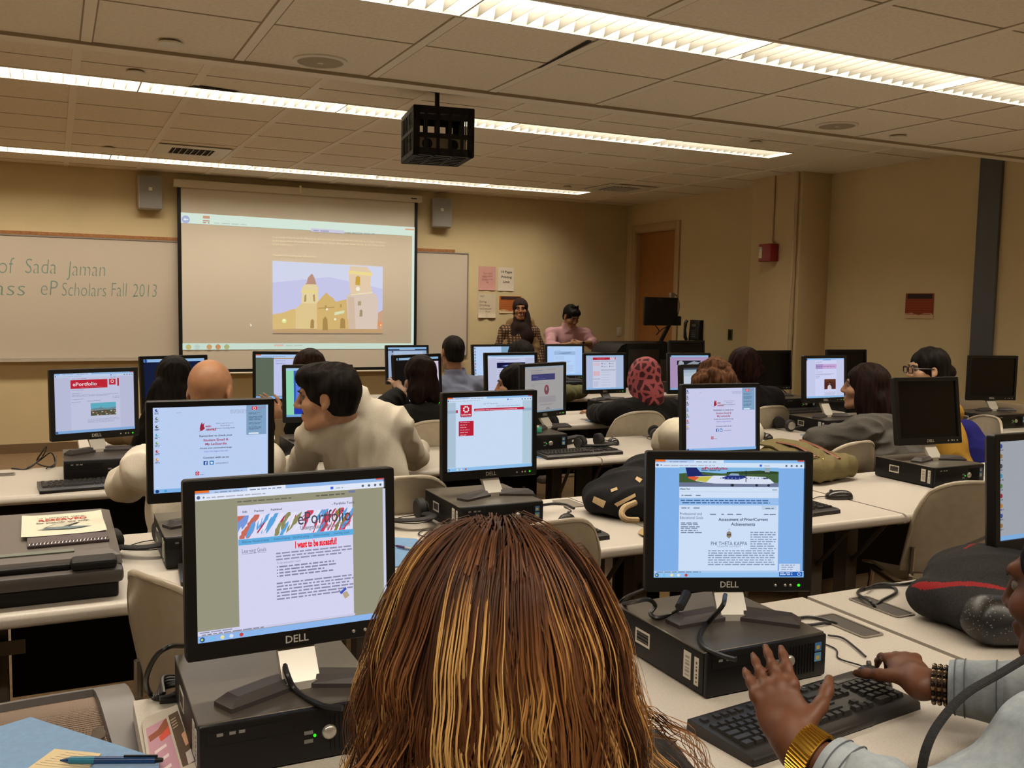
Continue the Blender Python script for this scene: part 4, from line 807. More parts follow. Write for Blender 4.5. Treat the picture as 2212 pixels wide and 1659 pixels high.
mb = MB(); mb.box(ox+hw-.09, ox+hw-.045, -.09, -.05, oz+hh, oz+hh+.05, bev=.004); mb.tube(smoothpath([(ox+hw-.05, -.07, oz+hh+.04), (ox+hw+.01, -.06, oz+hh+.01), (ox+hw+.04, -.06, oz+hh-.08), (ox+hw+.035, -.05, oz+.12)], 6), .007, 6); mb.build('gooseneck_lamp', mat('lamp_grey', (.25, .22, .18), .4), t)
# ---------------------------------------------------------------- smooth-blended solids turned into one continuous skin
def V(*a): return np.array(a if len(a) > 1 else a[0], float)
def unit(v): v = np.array(v, float); return v/np.linalg.norm(v)
class Fig:
    def __init__(s, h=.007, k=.03): s.h = h; s.k = k; s.ops = []; s.lo = V(9e9, 9e9, 9e9); s.hi = -s.lo
    def _b(s, lo, hi, fn, k, sub=False):
        k = s.k if k is None else k
        s.ops.append((V(lo), V(hi), fn, k, sub))
        if not sub: s.lo = np.minimum(s.lo, lo); s.hi = np.maximum(s.hi, hi)
    def cap(s, a, b, ra, rb=None, k=None, sub=False, sc=None):
        a, b = V(a), V(b); rb = ra if rb is None else rb; ab = b-a; L = max(ab@ab, 1e-12); m = max(ra, rb)
        def fn(p):
            q = p-a; t = np.clip((q@ab)/L, 0, 1); d = q-t[..., None]*ab
            return np.sqrt((d*d).sum(-1))-(ra+(rb-ra)*t)
        s._b(np.minimum(a, b)-m, np.maximum(a, b)+m, fn, k, sub)
    def fcone(s, a, b, ra, rb, k=None, sub=False, e=.003):
        a, b = V(a), V(b); ab = b-a; L = np.sqrt(ab@ab); n = ab/L; m = max(ra, rb)
        def fn(p):
            q = p-a; t = q@n; r = np.sqrt(np.maximum((q*q).sum(-1)-t*t, 0)); rr = ra+(rb-ra)*np.clip(t/L, 0, 1)
            return np.maximum(r-rr, np.maximum(-t, t-L))
        s._b(np.minimum(a, b)-m, np.maximum(a, b)+m, fn, k, sub)
    def ell(s, c, r, rot=None, k=None, sub=False):
        c, r = V(c), V(r); M = np.eye(3) if rot is None else np.array(rot, float)   # columns: local axes
        def fn(p):
            q = (p-c)@M; k0 = np.sqrt(((q/r)**2).sum(-1)); k1 = np.sqrt(((q/r**2)**2).sum(-1))
            return k0*(k0-1)/np.maximum(k1, 1e-9)
        e = np.sqrt(((M*r)**2).sum(1)); s._b(c-e, c+e, fn, k, sub)
    def box(s, c, r, rot=None, k=None, sub=False, rd=.004):
        c, r = V(c), V(r); M = np.eye(3) if rot is None else np.array(rot, float)
        def fn(p):
            q = np.abs((p-c)@M)-r+rd; return np.sqrt((np.maximum(q, 0)**2).sum(-1))+np.minimum(q.max(-1), 0)-rd
        e = np.abs(M*r).sum(1); s._b(c-e, c+e, fn, k, sub)
    def mesh(s, fold=0, fseed=0, fdir=None, ffreq=58):
        h = s.h; pad = 3*h; o = s.lo-pad; n = np.ceil((s.hi+pad-o)/h).astype(int)+1
        F = np.full(n, .5, np.float32)
        ax_ = [o[i]+h*np.arange(n[i]) for i in range(3)]
        for lo, hi, fn, k, sub in s.ops:
            e = k+2.5*h; i0 = np.maximum(((lo-e-o)/h).astype(int), 0); i1 = np.minimum(np.ceil((hi+e-o)/h).astype(int)+1, n)
            if (i1 <= i0).any(): continue
            sl = tuple(slice(a, b) for a, b in zip(i0, i1)); p = np.stack(np.meshgrid(*[ax_[i][sl[i]] for i in range(3)], indexing='ij'), -1)
            d = fn(p); f = F[sl]
            if sub: d = -d; w_ = np.maximum(k-np.abs(f-d), 0)/max(k, 1e-9); F[sl] = np.maximum(f, d)+w_*w_*k/4
            else: w_ = np.maximum(k-np.abs(f-d), 0)/max(k, 1e-9); F[sl] = np.minimum(f, d)-w_*w_*k/4
        if fold:
            rg = np.random.default_rng(fseed); X, Y, Z = np.meshgrid(*ax_, indexing='ij'); N = np.zeros(n, np.float32)
            for i in range(5):
                v = unit(rg.normal(size=3)*(V(1, 1, 1) if fdir is None else V(fdir)))*ffreq*rg.uniform(.5, 1.4); ph = rg.uniform(0, 6.3); u = unit(rg.normal(size=3))*9
                N += np.sin(X*v[0]+Y*v[1]+Z*v[2]+ph+1.2*np.sin(X*u[0]+Y*u[1]+Z*u[2]+ph*2)).astype(np.float32)
            F += fold*(np.abs(N/2.4)-.5)
        return nets(F, o, h)
def nets(F, o, h):
    S = F < 0; n = np.array(F.shape)
    cnt = np.zeros(n-1, np.int8); off = [(i, j, k) for i in (0, 1) for j in (0, 1) for k in (0, 1)]
    def sh(A, c): return A[c[0]:c[0]+n[0]-1, c[1]:c[1]+n[1]-1, c[2]:c[2]+n[2]-1]
    for c in off: cnt += sh(S, c)
    act = (cnt > 0) & (cnt < 8); ii = np.argwhere(act); idx = np.full(n-1, -1, np.int64); idx[act] = np.arange(len(ii))
    pos = np.zeros((len(ii), 3)); num = np.zeros(len(ii))
    val = {c: F[ii[:, 0]+c[0], ii[:, 1]+c[1], ii[:, 2]+c[2]] for c in off}
    for a in off:
        for d in range(3):
            if a[d]: continue
            b = list(a); b[d] = 1; b = tuple(b); fa, fb = val[a], val[b]; x = (fa < 0) != (fb < 0)
            t = np.where(x, fa/np.where(x, fa-fb, 1), 0)
            for q in range(3): pos[:, q] += np.where(x, a[q]+(t if q == d else 0), 0)
            num += x
    vs = o+h*(ii+pos/num[:, None]); fs = []
    for d in range(3):
        e1, e2 = [(1, 2), (2, 0), (0, 1)][d]
        s0 = [slice(1, -1)]*3; s0[d] = slice(0, -1); s1 = list(s0); s1[d] = slice(1, None)
        x = np.argwhere(S[tuple(s0)] != S[tuple(s1)])
        if not len(x): continue
        add = np.ones(3, int); add[d] = 0; x = x+add
        pos_ = S[tuple(x.T)]
        def ci(a, b): y = x.copy(); y[:, e1] += a; y[:, e2] += b; return idx[tuple(y.T)]
        q = np.stack([ci(-1, -1), ci(0, -1), ci(0, 0), ci(-1, 0)], 1)
        q = np.where(pos_[:, None], q, q[:, ::-1]); fs.append(q)
    return vs, np.concatenate(fs)
def npmesh(name, vs, fs, mats, parent, slot=None, smooth=1):
    nf = len(fs)
    if smooth:   # one gentle relaxation pass
        e = np.concatenate([fs[:, [0, 1]], fs[:, [1, 2]], fs[:, [2, 3]], fs[:, [3, 0]]])
        for _ in range(smooth):
            acc = np.zeros_like(vs); c = np.zeros(len(vs)); np.add.at(acc, e[:, 0], vs[e[:, 1]]); np.add.at(acc, e[:, 1], vs[e[:, 0]]); np.add.at(c, e.ravel(), 1)
            vs = vs*.5+.5*acc/np.maximum(c, 1)[:, None]
    me = bpy.data.meshes.new(name); me.vertices.add(len(vs)); me.vertices.foreach_set('co', vs.ravel()); me.loops.add(nf*4); me.loops.foreach_set('vertex_index', fs.ravel().astype(np.int32))
    me.polygons.add(nf); me.polygons.foreach_set('loop_start', np.arange(0, nf*4, 4, dtype=np.int32)); me.polygons.foreach_set('loop_total', np.full(nf, 4, np.int32))
    for m in (mats if isinstance(mats, (list, tuple)) else [mats]): me.materials.append(m)
    if slot is not None: me.polygons.foreach_set('material_index', slot(vs[fs].mean(1)).astype(np.int32))
    me.update(calc_edges=True); me.validate()
    return link(name, me, parent, ang=180)
# ---------------------------------------------------------------- people
def skin(name, c): return mat('skin_'+name, c, .5, noise=.10, scale=25, spec=.35)
def cloth(name, c, noise=.08, scale=200, rough=.9, bump=.12): return mat('cloth_'+name, c, rough, noise=noise, scale=scale, bump=bump, bscale=320, spec=.2)
def hairm(name, c, c2): return mat('hair_'+name, tuple(v*.5 for v in c), .6, col2=tuple(v*.6 for v in c2), scale=75, bump=.8, stretch=(1, 1, .08), spec=.08)
def rotm(yaw, pitch=0, roll=0):
    "columns right, forward, up; yaw turns left from +Y, pitch bows the head, roll tips it to the right"
    M = Matrix.Rotation(R(yaw), 3, 'Z') @ Matrix.Rotation(R(-pitch), 3, 'X') @ Matrix.Rotation(R(roll), 3, 'Y'); return np.array(M)
def hand(f, wr, d, n, side, curl=.5, sz=1.0, k=.006, spread=1.0, thumb=None):
    wr, d = V(wr), unit(d); n = unit(V(n)-d*(V(n)@d)); l = np.cross(d, n)*side    # l points to the thumb side
    M = np.stack([l, d, n], 1)
    f.ell(wr+d*.045*sz, V(.040, .054, .0155)*sz, M, k=.012); f.cap(wr-d*.02*sz, wr+d*.02*sz, .0255*sz, .027*sz, k=.015)
    for i, (o, ln, up_) in enumerate(((.029, .070, .0), (.0095, .079, .004), (-.0105, .074, .002), (-.029, .058, -.003))):
        b = wr+d*(.083+up_)*sz+l*o*sz; a = curl*(.75+.12*i); dd = unit(d+l*o*2.2*spread); r = .0092*sz*(1-.05*i)
        f.ell(b-n*-.002*sz, V(.0105, .012, .0105)*sz, M, k=.008)
        for j, fr in enumerate((.45, .32, .23)):
            a2 = a*(.55, 1.25, 1.7)[j]; q = dd*math.cos(a2)-n*math.sin(a2); e = b+q*ln*fr*sz
            f.cap(b, e, r*(1-.12*j), r*(1-.12*(j+1)), k=k if j else .008); b = e
    td = unit(l*.75+d*.62-n*.25) if thumb is None else unit(thumb); b = wr+d*.018*sz+l*.026*sz
    for fr, ra, rb in ((.042, .015, .0115), (.034, .0112, .0100), (.028, .0100, .0078)):
        e = b+td*fr*sz; f.cap(b, e, ra*sz, rb*sz, k=.008); b = e; td = unit(td+d*.35-n*.25)
def head(f, c, M, s=1.0, fem=0, nose=1.0, ears=True, k=.02):
    "c centre of head, M columns right/forward/up"
    def L(x, y, z): return V(c)+s*(M@V(x, y, z))
    E = lambda p, r, k_=k, **kw: f.ell(L(*p), V(r)*s, M, k=k_, **kw)
    E((0, -.018, .030), (.074, .094, .088)); E((0, .020, -.030), (.060-.003*fem, .070, .080)); E((0, .044, -.070), (.043-.005*fem, .040, .040)); E((0, .072, -.104), (.020-.003*fem, .016, .015), .018)
    f.cap(L(-.035, .074, .036), L(.035, .074, .036), .012*s, k=.018)
    for q in (-1, 1):
        E((q*.040, .058, -.022), (.026, .028, .026), .02); E((q*.030, .098, .010), (.015, .012, .0065), .010, sub=True)
        f.cap(L(q*.050, .005, -.075), L(q*.022, .070, -.098), .020*s, .015*s, k=.025)
        if ears:
            E((q*.077, -.008, -.002), (.008, .020, .032), .006); E((q*.085, -.002, .0), (.005, .010, .018), .004, sub=True); E((q*.078, .002, -.030), (.006, .009, .010), .006)
    f.cap(L(0, .088, .020), L(0, .104*nose+.002, -.020), .0085*s, .0115*s, k=.012); E((0, .104*nose, -.022), (.011, .011, .010), .008)
    for q in (-1, 1): E((q*.0125, .098, -.027), (.0085, .010, .008), .006)
    f.cap(L(-.018, .088, -.058), L(.018, .088, -.058), .0085*s, k=.008); f.cap(L(-.016, .086, -.070), L(.016, .086, -.070), .0092*s, k=.008); f.cap(L(-.02, .099, -.0640), L(.02, .099, -.0640), .0028*s, k=.004, sub=True)
def face_parts(t, c, M, s=1.0, brow=None, open_=1.0, iris='140a06'):
    def L(x, y, z): return V(c)+s*(M@V(x, y, z))
    M4 = Matrix([[*(M[i]*s), c[i]] for i in range(3)]+[[0, 0, 0, 1]])
    for q in (-1, 1):
        mb = MB(); mb.ball((q*.030, .0730, .0095), .0108, 14, 0, M4); mb.ball((q*.030, .0768, .0090), .0078, 10, 1, M4)
        mb.build('eye', [mat('eye_white', (.15, .125, .105), .5), mat('eye_iris', iris, .2)], t)
        if brow is not None:
            MB().tube([M4 @ Vector((q*.012, .0935, .031)), M4 @ Vector((q*.030, .0925, .036)), M4 @ Vector((q*.049, .079, .030))], [(.004, .003), (.0045, .003), (.002, .002)], 6).build('eyebrow', brow, t)
def lipslot(c, M, s, beard=False):
    def f(p):
        q = (p-V(c))@M/s; o = np.zeros(len(p))
        o[(np.abs(q[:, 0]) < .024) & (q[:, 1] > .080) & (q[:, 2] > -.080) & (q[:, 2] < -.050)] = 1
        if beard: o[(np.abs(q[:, 0]) < .030) & (q[:, 1] > .078) & (q[:, 2] > -.052) & (q[:, 2] < -.036)] = 2
        return o
    return f
def body(name, label, hip, neck, hc, HM, sk, shirt, legs, arms, sy=0, sw=.185, h=.007, sleeve='long', hands=None, hs=1.0, fem=0, t=.016, collar=True, fold=.006, seed=1, trousers=None, knee=None, face=None, beard=False, lips=None, girth=1.0, stand=False, hip_w=1.0, cat='person', headk=.02, nose=1.0, drop=.070, extra=None):
    """arms: (left elbow, left wrist, right elbow, right wrist); hands: (dirL, normalL, curlL, dirR, normalR, curlR)"""
    hip, neck, hc = V(hip), V(neck), V(hc); T = thing(name, label, cat, (0, 0, 0)); up_ = unit(neck-hip)
    rv = V(math.cos(R(sy)), math.sin(R(sy)), 0); rv = unit(rv-up_*(rv@up_)); fv = np.cross(up_, rv); B = np.stack([rv, fv, up_], 1)
    L = np.linalg.norm(neck-hip); neck = neck+up_*.018; rh = unit(rv*V(1, 1, .25)); sh = [neck-up_*drop-rh*sw, neck-up_*drop+rh*sw]
    eL, wL, eR, wR = [V(a) for a in arms]
    if not stand:
        for a_, m_ in ((eL, .815), (wL, .785), (eR, .815), (wR, .785)): a_[2] = max(a_[2], m_)
    cx_ = extra or []
    def torso(f, e, full=True):
        f.ell(neck-up_*.20+fv*.015, V(sw*.88+e, .105*girth+e, .20), B); f.ell(hip+up_*L*.42, V(.145*girth+e, .108*girth+e, .19), B); f.ell(hip+up_*.03, V(.165*girth*hip_w+e, .125*girth+e, .13), B)
        for q in sh: f.cap(neck-up_*.040-fv*.005, q, .050+e, .058+e)
    f = Fig(h, .03); torso(f, -.004)
    f.cap(neck-up_*.06, hc-HM[:, 2]*.045*hs-HM[:, 1]*.012, .060-.008*fem, .052-.006*fem, k=.03)
    head(f, hc, HM, hs, fem, nose, k=headk)
    for s_, (e_, w_) in zip((-1, 1), ((eL, wL), (eR, wR))):
        q = sh[0 if s_ < 0 else 1]; f.cap(q, e_, .046-.006*fem, .038-.004*fem); f.cap(e_, w_, .039-.004*fem, .026)
    if hands:
        dL, nL, cL, dR, nR, cR = hands
        if dL is not None: hand(f, wL, dL, nL, 1, cL, .95)
        if dR is not None: hand(f, wR, dR, nR, -1, cR, .95)
    vs, fs = f.mesh(); mats = [sk, lips or sk] + ([beard] if beard else [])
    npmesh('body', vs, fs, mats, T, lipslot(hc, HM, hs, bool(beard)))
    # upper garment
    g = Fig(max(h, .006), .03); torso(g, t)
    for s_, (e_, w_) in zip((-1, 1), ((eL, wL), (eR, wR))):
        q = sh[0 if s_ < 0 else 1]; fr = {'long': 1, 'short': .62, 'half': .0}[sleeve] if isinstance(sleeve, str) else sleeve[0 if s_ < 0 else 1]
        if sleeve == 'short' or fr < 0:
            m = q+(e_-q)*.72; g.cap(q, q+(e_-q)*.5, .054+t, .052+t); g.fcone(q+(e_-q)*.3, m, .056+t, .058+t, k=.012)
        else:
            g.cap(q, e_, .048+t, .044+t); m = e_+(w_-e_)*(.92*fr if fr else .2); g.cap(e_, e_+(m-e_)*.8, .044+t, .034+t); g.fcone(e_+(m-e_)*.6, m, .040+t, .031+t, k=.012)
    for c_, r_ in cx_: g.ell(V(c_), V(r_))
    if collar:
        cu = unit(hc-HM[:, 1]*.02-neck); g.fcone(neck-cu*.03, neck+cu*.066, .084, .072, k=.02); g.fcone(neck+cu*.050, neck+cu*.12, .066, .066, k=.004, sub=True)
    vs, fs = g.mesh(fold, seed, (1, 1, .6)); npmesh('shirt' if collar else 'top', vs, fs, shirt, T)
    # legs
    if legs:
        p = Fig(.011, .035); fw_ = fv.copy(); fw_[2] = 0; fw_ = unit(fw_)
        for s_ in (-1, 1):
            j = hip+rv*s_*.085; kn = (j+fw_*.42+rv*s_*.03+V(0, 0, .0)) if not stand else j*.5+V(*(j[:2]*.5), .24)+fw_*.02
            if knee is not None: kn = V(knee[0 if s_ < 0 else 1])
            kn = V(kn); 
            if not stand: kn[2] = min(kn[2], .545)
            an = V(kn[0], kn[1]+(.05 if not stand else 0), .10) if not stand else V(j[0], j[1], .1)
            p.cap(j, kn, .085, .066); p.cap(kn, an, .062, .050)
            MB().ball((an[0]+fw_[0]*.06, an[1]+fw_[1]*.06, .045), (.048, .048, .044), 12).ball((an[0]+fw_[0]*.12, an[1]+fw_[1]*.12, .036), (.046, .046, .035), 12).build('shoe', mat('shoe_dark', (.03, .025, .022), .5), T)
        p.ell(hip+up_*.02, V(.178*girth*hip_w, .135*girth, .125), B)
        vs, fs = p.mesh(.005, seed+3); npmesh('trousers', vs, fs, legs, T)
    if face is not None: face_parts(T, hc, HM, hs, face)
    T['hc'] = 0; del T['hc']
    return T
def hairfig(T, c, M, s, m, style, h=.007, fold=.004, seed=2, name='hair', extra=None):
    f = Fig(h, .02)
    def L(x, y, z): return V(c)+s*(M@V(x, y, z))
    E = lambda p, r, k_=.02, **kw: f.ell(L(*p), V(r)*s, M, k=k_, **kw)
    if style == 'short':
        E((0, -.022, .034), (.086, .108, .098)); E((0, -.055, -.03), (.070, .060, .065)); E((0, .045, .075), (.066, .055, .042))
        E((0, .105, -.035), (.085, .075, .092), .012, sub=True); E((0, -.03, -.135), (.11, .10, .075), .015, sub=True)
        for q in (-1, 1): E((q*.088, .02, -.06), (.03, .045, .062), .01, sub=True); E((q*.086, -.005, -.004), (.016, .024, .034), .006, sub=True)
    elif style == 'crop':
        E((0, -.024, .034), (.080, .101, .093)); E((0, -.055, -.03), (.066, .058, .062))
        E((0, .110, -.020), (.085, .085, .095), .012, sub=True); E((0, -.03, -.135), (.11, .10, .078), .015, sub=True)
        for q in (-1, 1): E((q*.088, .02, -.06), (.03, .045, .062), .01, sub=True); E((q*.086, -.005, -.004), (.016, .024, .034), .006, sub=True)
    else:   # long or gathered hair: skull cap with a face opening, then extra pieces
        E((0, -.022, .036), (.088, .110, .100)); E((0, -.045, -.035), (.080, .075, .085))
        E((0, .110, -.040), (.058, .085, .098), .015, sub=True)
    if extra: extra(f, L, E)
    vs, fs = f.mesh(fold, seed, (1, 1, .12), 90); return npmesh(name, vs, fs, m, T)
def A3(v): return V(v.x, v.y, v.z)
def HP(px, py, y): return A3(ay(px, py, y))
black_hair = hairm('black', (.008, .006, .005), (.022, .016, .012)); brown_hair = hairm('dark_brown', (.022, .010, .006), (.055, .026, .014))
red_hair = hairm('auburn', (.05, .018, .010), (.16, .06, .028)); brow_m = mat('brow_hair', (.012, .008, .006), .8)
lip_m = mat('lips_brown', (.26, .07, .055), .4); lip_l = mat('lips_rose', (.40, .13, .11), .4)
jeans = cloth('jeans', (.28, .33, .38)); darkp = cloth('dark_trousers', (.02, .018, .02))
FR = V(0, 1, 0); UPV = V(0, 0, 1)
# --- white-shirted man turned to the left
hc = HP(704, 858, 3.45); HM = rotm(66, 6, -4); wsk = skin('tan', (.38, .20, .115))
stripe = mat('cloth_white_check', (.56, .51, .42), .85, noise=.10, scale=420, bump=.2, bscale=500, spec=.2)
T = body('person', 'man in a white checked shirt turned to the left in profile, black hair and moustache', (hc[0]+.30, 3.62, .57), HP(752, 872, 3.57), hc, HM, wsk, stripe, darkp,
     (HP(650, 1052, 3.86), HP(628, 1022, 4.12), HP(896, 1002, 3.98), HP(908, 968, 4.26)), sy=6, drop=.125, extra=[(HP(724, 914, 3.55), (.085, .085, .055))], sw=.168, h=.0055, hands=(FR, UPV, .4, V(-.1, 1, -.1), UPV, .9), girth=1.05, t=.012, seed=4, fold=.009, face=brow_m, beard=mat('moustache', (.02, .012, .009), .8), lips=lip_l, nose=1.05)
hairfig(T, hc, HM, 1.0, black_hair, 'short', .006, .004, 3, extra=lambda f, L, E: (E((0, .03, .088), (.074, .07, .040)), E((0, -.07, .03), (.078, .065, .085))))
p = V(*HP(905, 975, 4.30)); MB().cyl(tuple(p+V(.05, .02, .0)), tuple(p+V(.08, .10, -.025)), .004, n=8)
# --- bald man in white
hc = HP(455, 850, 3.55); HM = rotm(-34, 26, 0)
wht = cloth('white_shirt', (.66, .60, .50), .04)
T = body('person', 'bald man in a white shirt seated behind the pale blue desktop monitor', (hc[0]-.03, 3.50, .57), hc+V(-.03, -.06, -.20), hc, HM, skin('bald_tan', (.34, .165, .085)), wht, jeans,
     (HP(272, 1046, 3.72), HP(312, 1012, 4.02), HP(470, 1050, 3.95), HP(440, 1000, 4.30)), sy=-4, sw=.20, h=.0065, hands=(V(-.2, 1, 0), UPV, .5, FR, UPV, .5), girth=1.2, seed=8, fold=.009, t=.02)
# --- woman with long straight black hair
hc = HP(375, 826, 5.10); HM = rotm(4, 8)
T = body('person', 'woman with long straight black hair, seen from behind beside the bald man', (hc[0], 5.02, .57), hc+V(0, -.035, -.195), hc, HM, skin('light', (.50, .30, .18)), cloth('beige_top', (.35, .27, .18)), darkp,
     (hc+V(-.27, .12, -.375), hc+V(-.20, .42, -.375), hc+V(.27, .12, -.375), hc+V(.15, .42, -.375)), h=.009, fem=1, sw=.165, hands=(FR, UPV, .4, FR, UPV, .4), collar=False)
def long_black(f, L, E):
    for i in range(10):
        q = i/9; E((-.035-.13*q, -.07-.005*q, -.04-.36*q), (.092-.005*q, .050, .07))
    for i in range(7): q = i/6; E((.035+.005*q, -.08, -.05-.20*q), (.075-.02*q, .045, .06))
hairfig(T, hc, HM, 1.02, black_hair, 'long', .008, .005, 5, extra=long_black)
# --- brown-haired man with raised bandaged hand
hc = HP(664, 803, 5.08); HM = rotm(24, 6)
el, wr = HP(622, 1030, 5.0), HP(606, 898, 4.98)
T = body('person', 'man with short brown hair raising his left hand, beige wrap on the wrist', (hc[0]+.04, 5.01, .57), hc+V(.03, -.05, -.19), hc, HM, skin('warm', (.48, .25, .13)), cloth('dark_green', (.018, .020, .015)), darkp,
     (el, wr, hc+V(.24, .1, -.375), hc+V(.12, .40, -.375)), h=.0065, sleeve=(.0, 1), hands=(unit(HP(575, 868, 4.98)-wr), V(.3, -.9, .3), .25, FR, UPV, .4), collar=False)
hairfig(T, hc, HM, 1.0, brown_hair, 'crop', .008)
f = Fig(.006, .01); f.fcone(el+(wr-el)*.28, el+(wr-el)*.98, .046, .038, k=.01); f.fcone(el+(wr-el)*.2, el+(wr-el)*1.05, .030, .024, sub=True, k=.002); vs, fs = f.mesh(.002, 5); npmesh('wrist_wrap', vs, fs, cloth('bandage', (.42, .33, .21)), T)
# --- woman in a black hoodie
hc = HP(906, 818, 5.04); HM = rotm(6, 10)
hood = cloth('black_hoodie', (.012, .011, .010), .15)
T = body('person', 'woman in a black hoodie with shoulder-length dark hair, seen from behind', (hc[0], 4.98, .57), hc+V(.01, -.045, -.185), hc, HM, skin('fair', (.52, .32, .20)), hood, darkp,
     (hc+V(-.28, .10, -.36), HP(868, 850, 5.30), hc+V(.30, .12, -.375), hc+V(.18, .40, -.375)), h=.0075, fem=1, sw=.185, girth=1.1, t=.028, hands=(V(-.2, .5, .6), V(.2, -.6, .6), .5, FR, UPV, .4), collar=False)
hairfig(T, hc, HM, 1.0, hairm('hoodie_hair', (.014, .007, .005), (.03, .014, .010)), 'long', .0075, .005, 6, extra=lambda f, L, E: [E((q*.045, -.055, -.08), (.052, .055, .085)) for q in (-1, 1)])
f = Fig(.008, .03); c_ = hc+V(0, -.095, -.20); f.ell(c_, (.15, .075, .075)); f.ell(c_+V(0, -.02, -.06), (.11, .06, .07)); f.ell(c_+V(0, .10, .09), (.085, .10, .075), k=.02, sub=True); vs, fs = f.mesh(.006, 9); npmesh('hood', vs, fs, hood, T)
# --- man in a blue-grey shirt
hc = HP(977, 762, 6.35); HM = rotm(0, 4)
T = body('person', 'man in a blue-grey shirt with short black hair, seen from behind near the screen', (hc[0]+.03, 6.25, .57), hc+V(.02, -.03, -.195), hc, HM, skin('brown', (.30, .15, .085)), cloth('blue_grey', (.15, .165, .24)), darkp,
     (hc+V(-.28, .12, -.375), hc+V(-.2, .42, -.375), hc+V(.25, .06, -.375), hc+V(.20, .36, -.375)), h=.0085, sw=.20, girth=1.1, hands=(FR, UPV, .4, FR, UPV, .4), fold=.009)
hairfig(T, hc, HM, 1.0, black_hair, 'crop', .009)
# --- person with dark bob, olive sleeves
hc = HP(1122, 774, 6.40); HM = rotm(12, 6)
T = body('person', 'person with a black bob and olive sleeves, below the woman in hijab', (hc[0]+.05, 6.30, .57), hc+V(.04, -.04, -.195), hc, HM, skin('olive', (.46, .25, .14)), cloth('olive', (.13, .125, .06)), darkp,
     (hc+V(-.19, .12, -.375), hc+V(-.15, .40, -.375), HP(1226, 868, 6.45), HP(1262, 872, 6.85)), h=.009, sw=.185, hands=(FR, UPV, .4, FR, UPV, .4), collar=False, fold=.01)
hairfig(T, hc, HM, 1.05, black_hair, 'long', .009, .006, 4, extra=lambda f, L, E: [E((q*.06, -.03, -.04), (.055, .07, .075)) for q in (-1, 1)]+[E((-.08, .02, -.02), (.035, .05, .04))])
# --- woman in profile beside the grey page monitor
hc = HP(1110, 833, 5.10); HM = rotm(62, 4)
T = body('person', 'long-haired woman facing left in profile, half hidden by the monitor with the red seal', (hc[0]+.05, 5.02, .57), hc+V(.03, -.04, -.19), hc, HM, skin('peach', (.56, .30, .17)), cloth('black_top', (.014, .013, .013)), darkp,
     (hc+V(-.2, .15, -.375), hc+V(-.15, .40, -.375), hc+V(.28, .12, -.375), hc+V(.2, .40, -.375)), h=.006, sw=.17, fem=1, hands=(FR, UPV, .4, FR, UPV, .4), collar=False, face=brow_m, lips=lip_l)
def prof_hair(f, L, E):
    for i in range(7): q = i/6; E((0, -.085, -.06-.26*q), (.085-.02*q, .05, .07))
    for q in (-1, 1): E((q*.068, -.02, -.06), (.028, .05, .09))
hairfig(T, hc, HM, 1.0, black_hair, 'long', .0065, .004, 7, extra=prof_hair)
# --- pink patterned headscarf
hc = HP(1390, 818, 5.10); HM = rotm(4, 8)
def scarfpat(nt, b):
    tc = nt.nodes.new('ShaderNodeTexCoord'); vo = nt.nodes.new('ShaderNodeTexVoronoi'); vo.feature = 'DISTANCE_TO_EDGE'; vo.inputs['Scale'].default_value = 18
    n = nt.nodes.new('ShaderNodeTexNoise'); n.inputs['Scale'].default_value = 14; mx = nt.nodes.new('ShaderNodeVectorMath'); mx.operation = 'MULTIPLY_ADD'; mx.inputs[1].default_value = (.03, .03, .03)
    nt.links.new(tc.outputs['Object'], n.inputs['Vector']); nt.links.new(n.outputs['Color'], mx.inputs[0]); nt.links.new(tc.outputs['Object'], mx.inputs[2]); nt.links.new(mx.outputs[0], vo.inputs['Vector'])
    cr = nt.nodes.new('ShaderNodeValToRGB'); cr.color_ramp.elements[0].position = .13; cr.color_ramp.elements[1].position = .17
    cr.color_ramp.elements[0].color = (.40, .085, .10, 1); cr.color_ramp.elements[1].color = (.055, .006, .012, 1)
    nt.links.new(vo.outputs['Distance'], cr.inputs[0]); nt.links.new(cr.outputs[0], b.inputs['Base Color']); b.inputs['Roughness'].default_value = .85
m_scarf = pmat('scarf_pink_pattern', scarfpat)
T = body('person', 'person in a pink and maroon patterned headscarf and black top, seen from behind', (hc[0], 5.02, .57), hc+V(0, -.04, -.155), hc, HM, skin('mid', (.40, .2, .11)), cloth('black_robe', (.010, .009, .009)), darkp,
     (hc+V(-.23, .04, -.375), hc+V(-.16, .36, -.375), hc+V(.23, .04, -.375), hc+V(.16, .36, -.375)), h=.0085, sw=.19, fem=1, girth=1.15, t=.025, hands=(FR, UPV, .4, FR, UPV, .4), collar=False)
def drape(f, L, E):
    for q in (-1, 1): E((q*.062, .0, -.02), (.036, .075, .095))
    E((0, -.06, -.08), (.092, .078, .09)); f.ell(L(0, -.04, -.135), (.10, .08, .05), k=.03)
hairfig(T, hc, HM, 1.04, m_scarf, 'long', .007, .003, 3, name='headscarf', extra=drape)
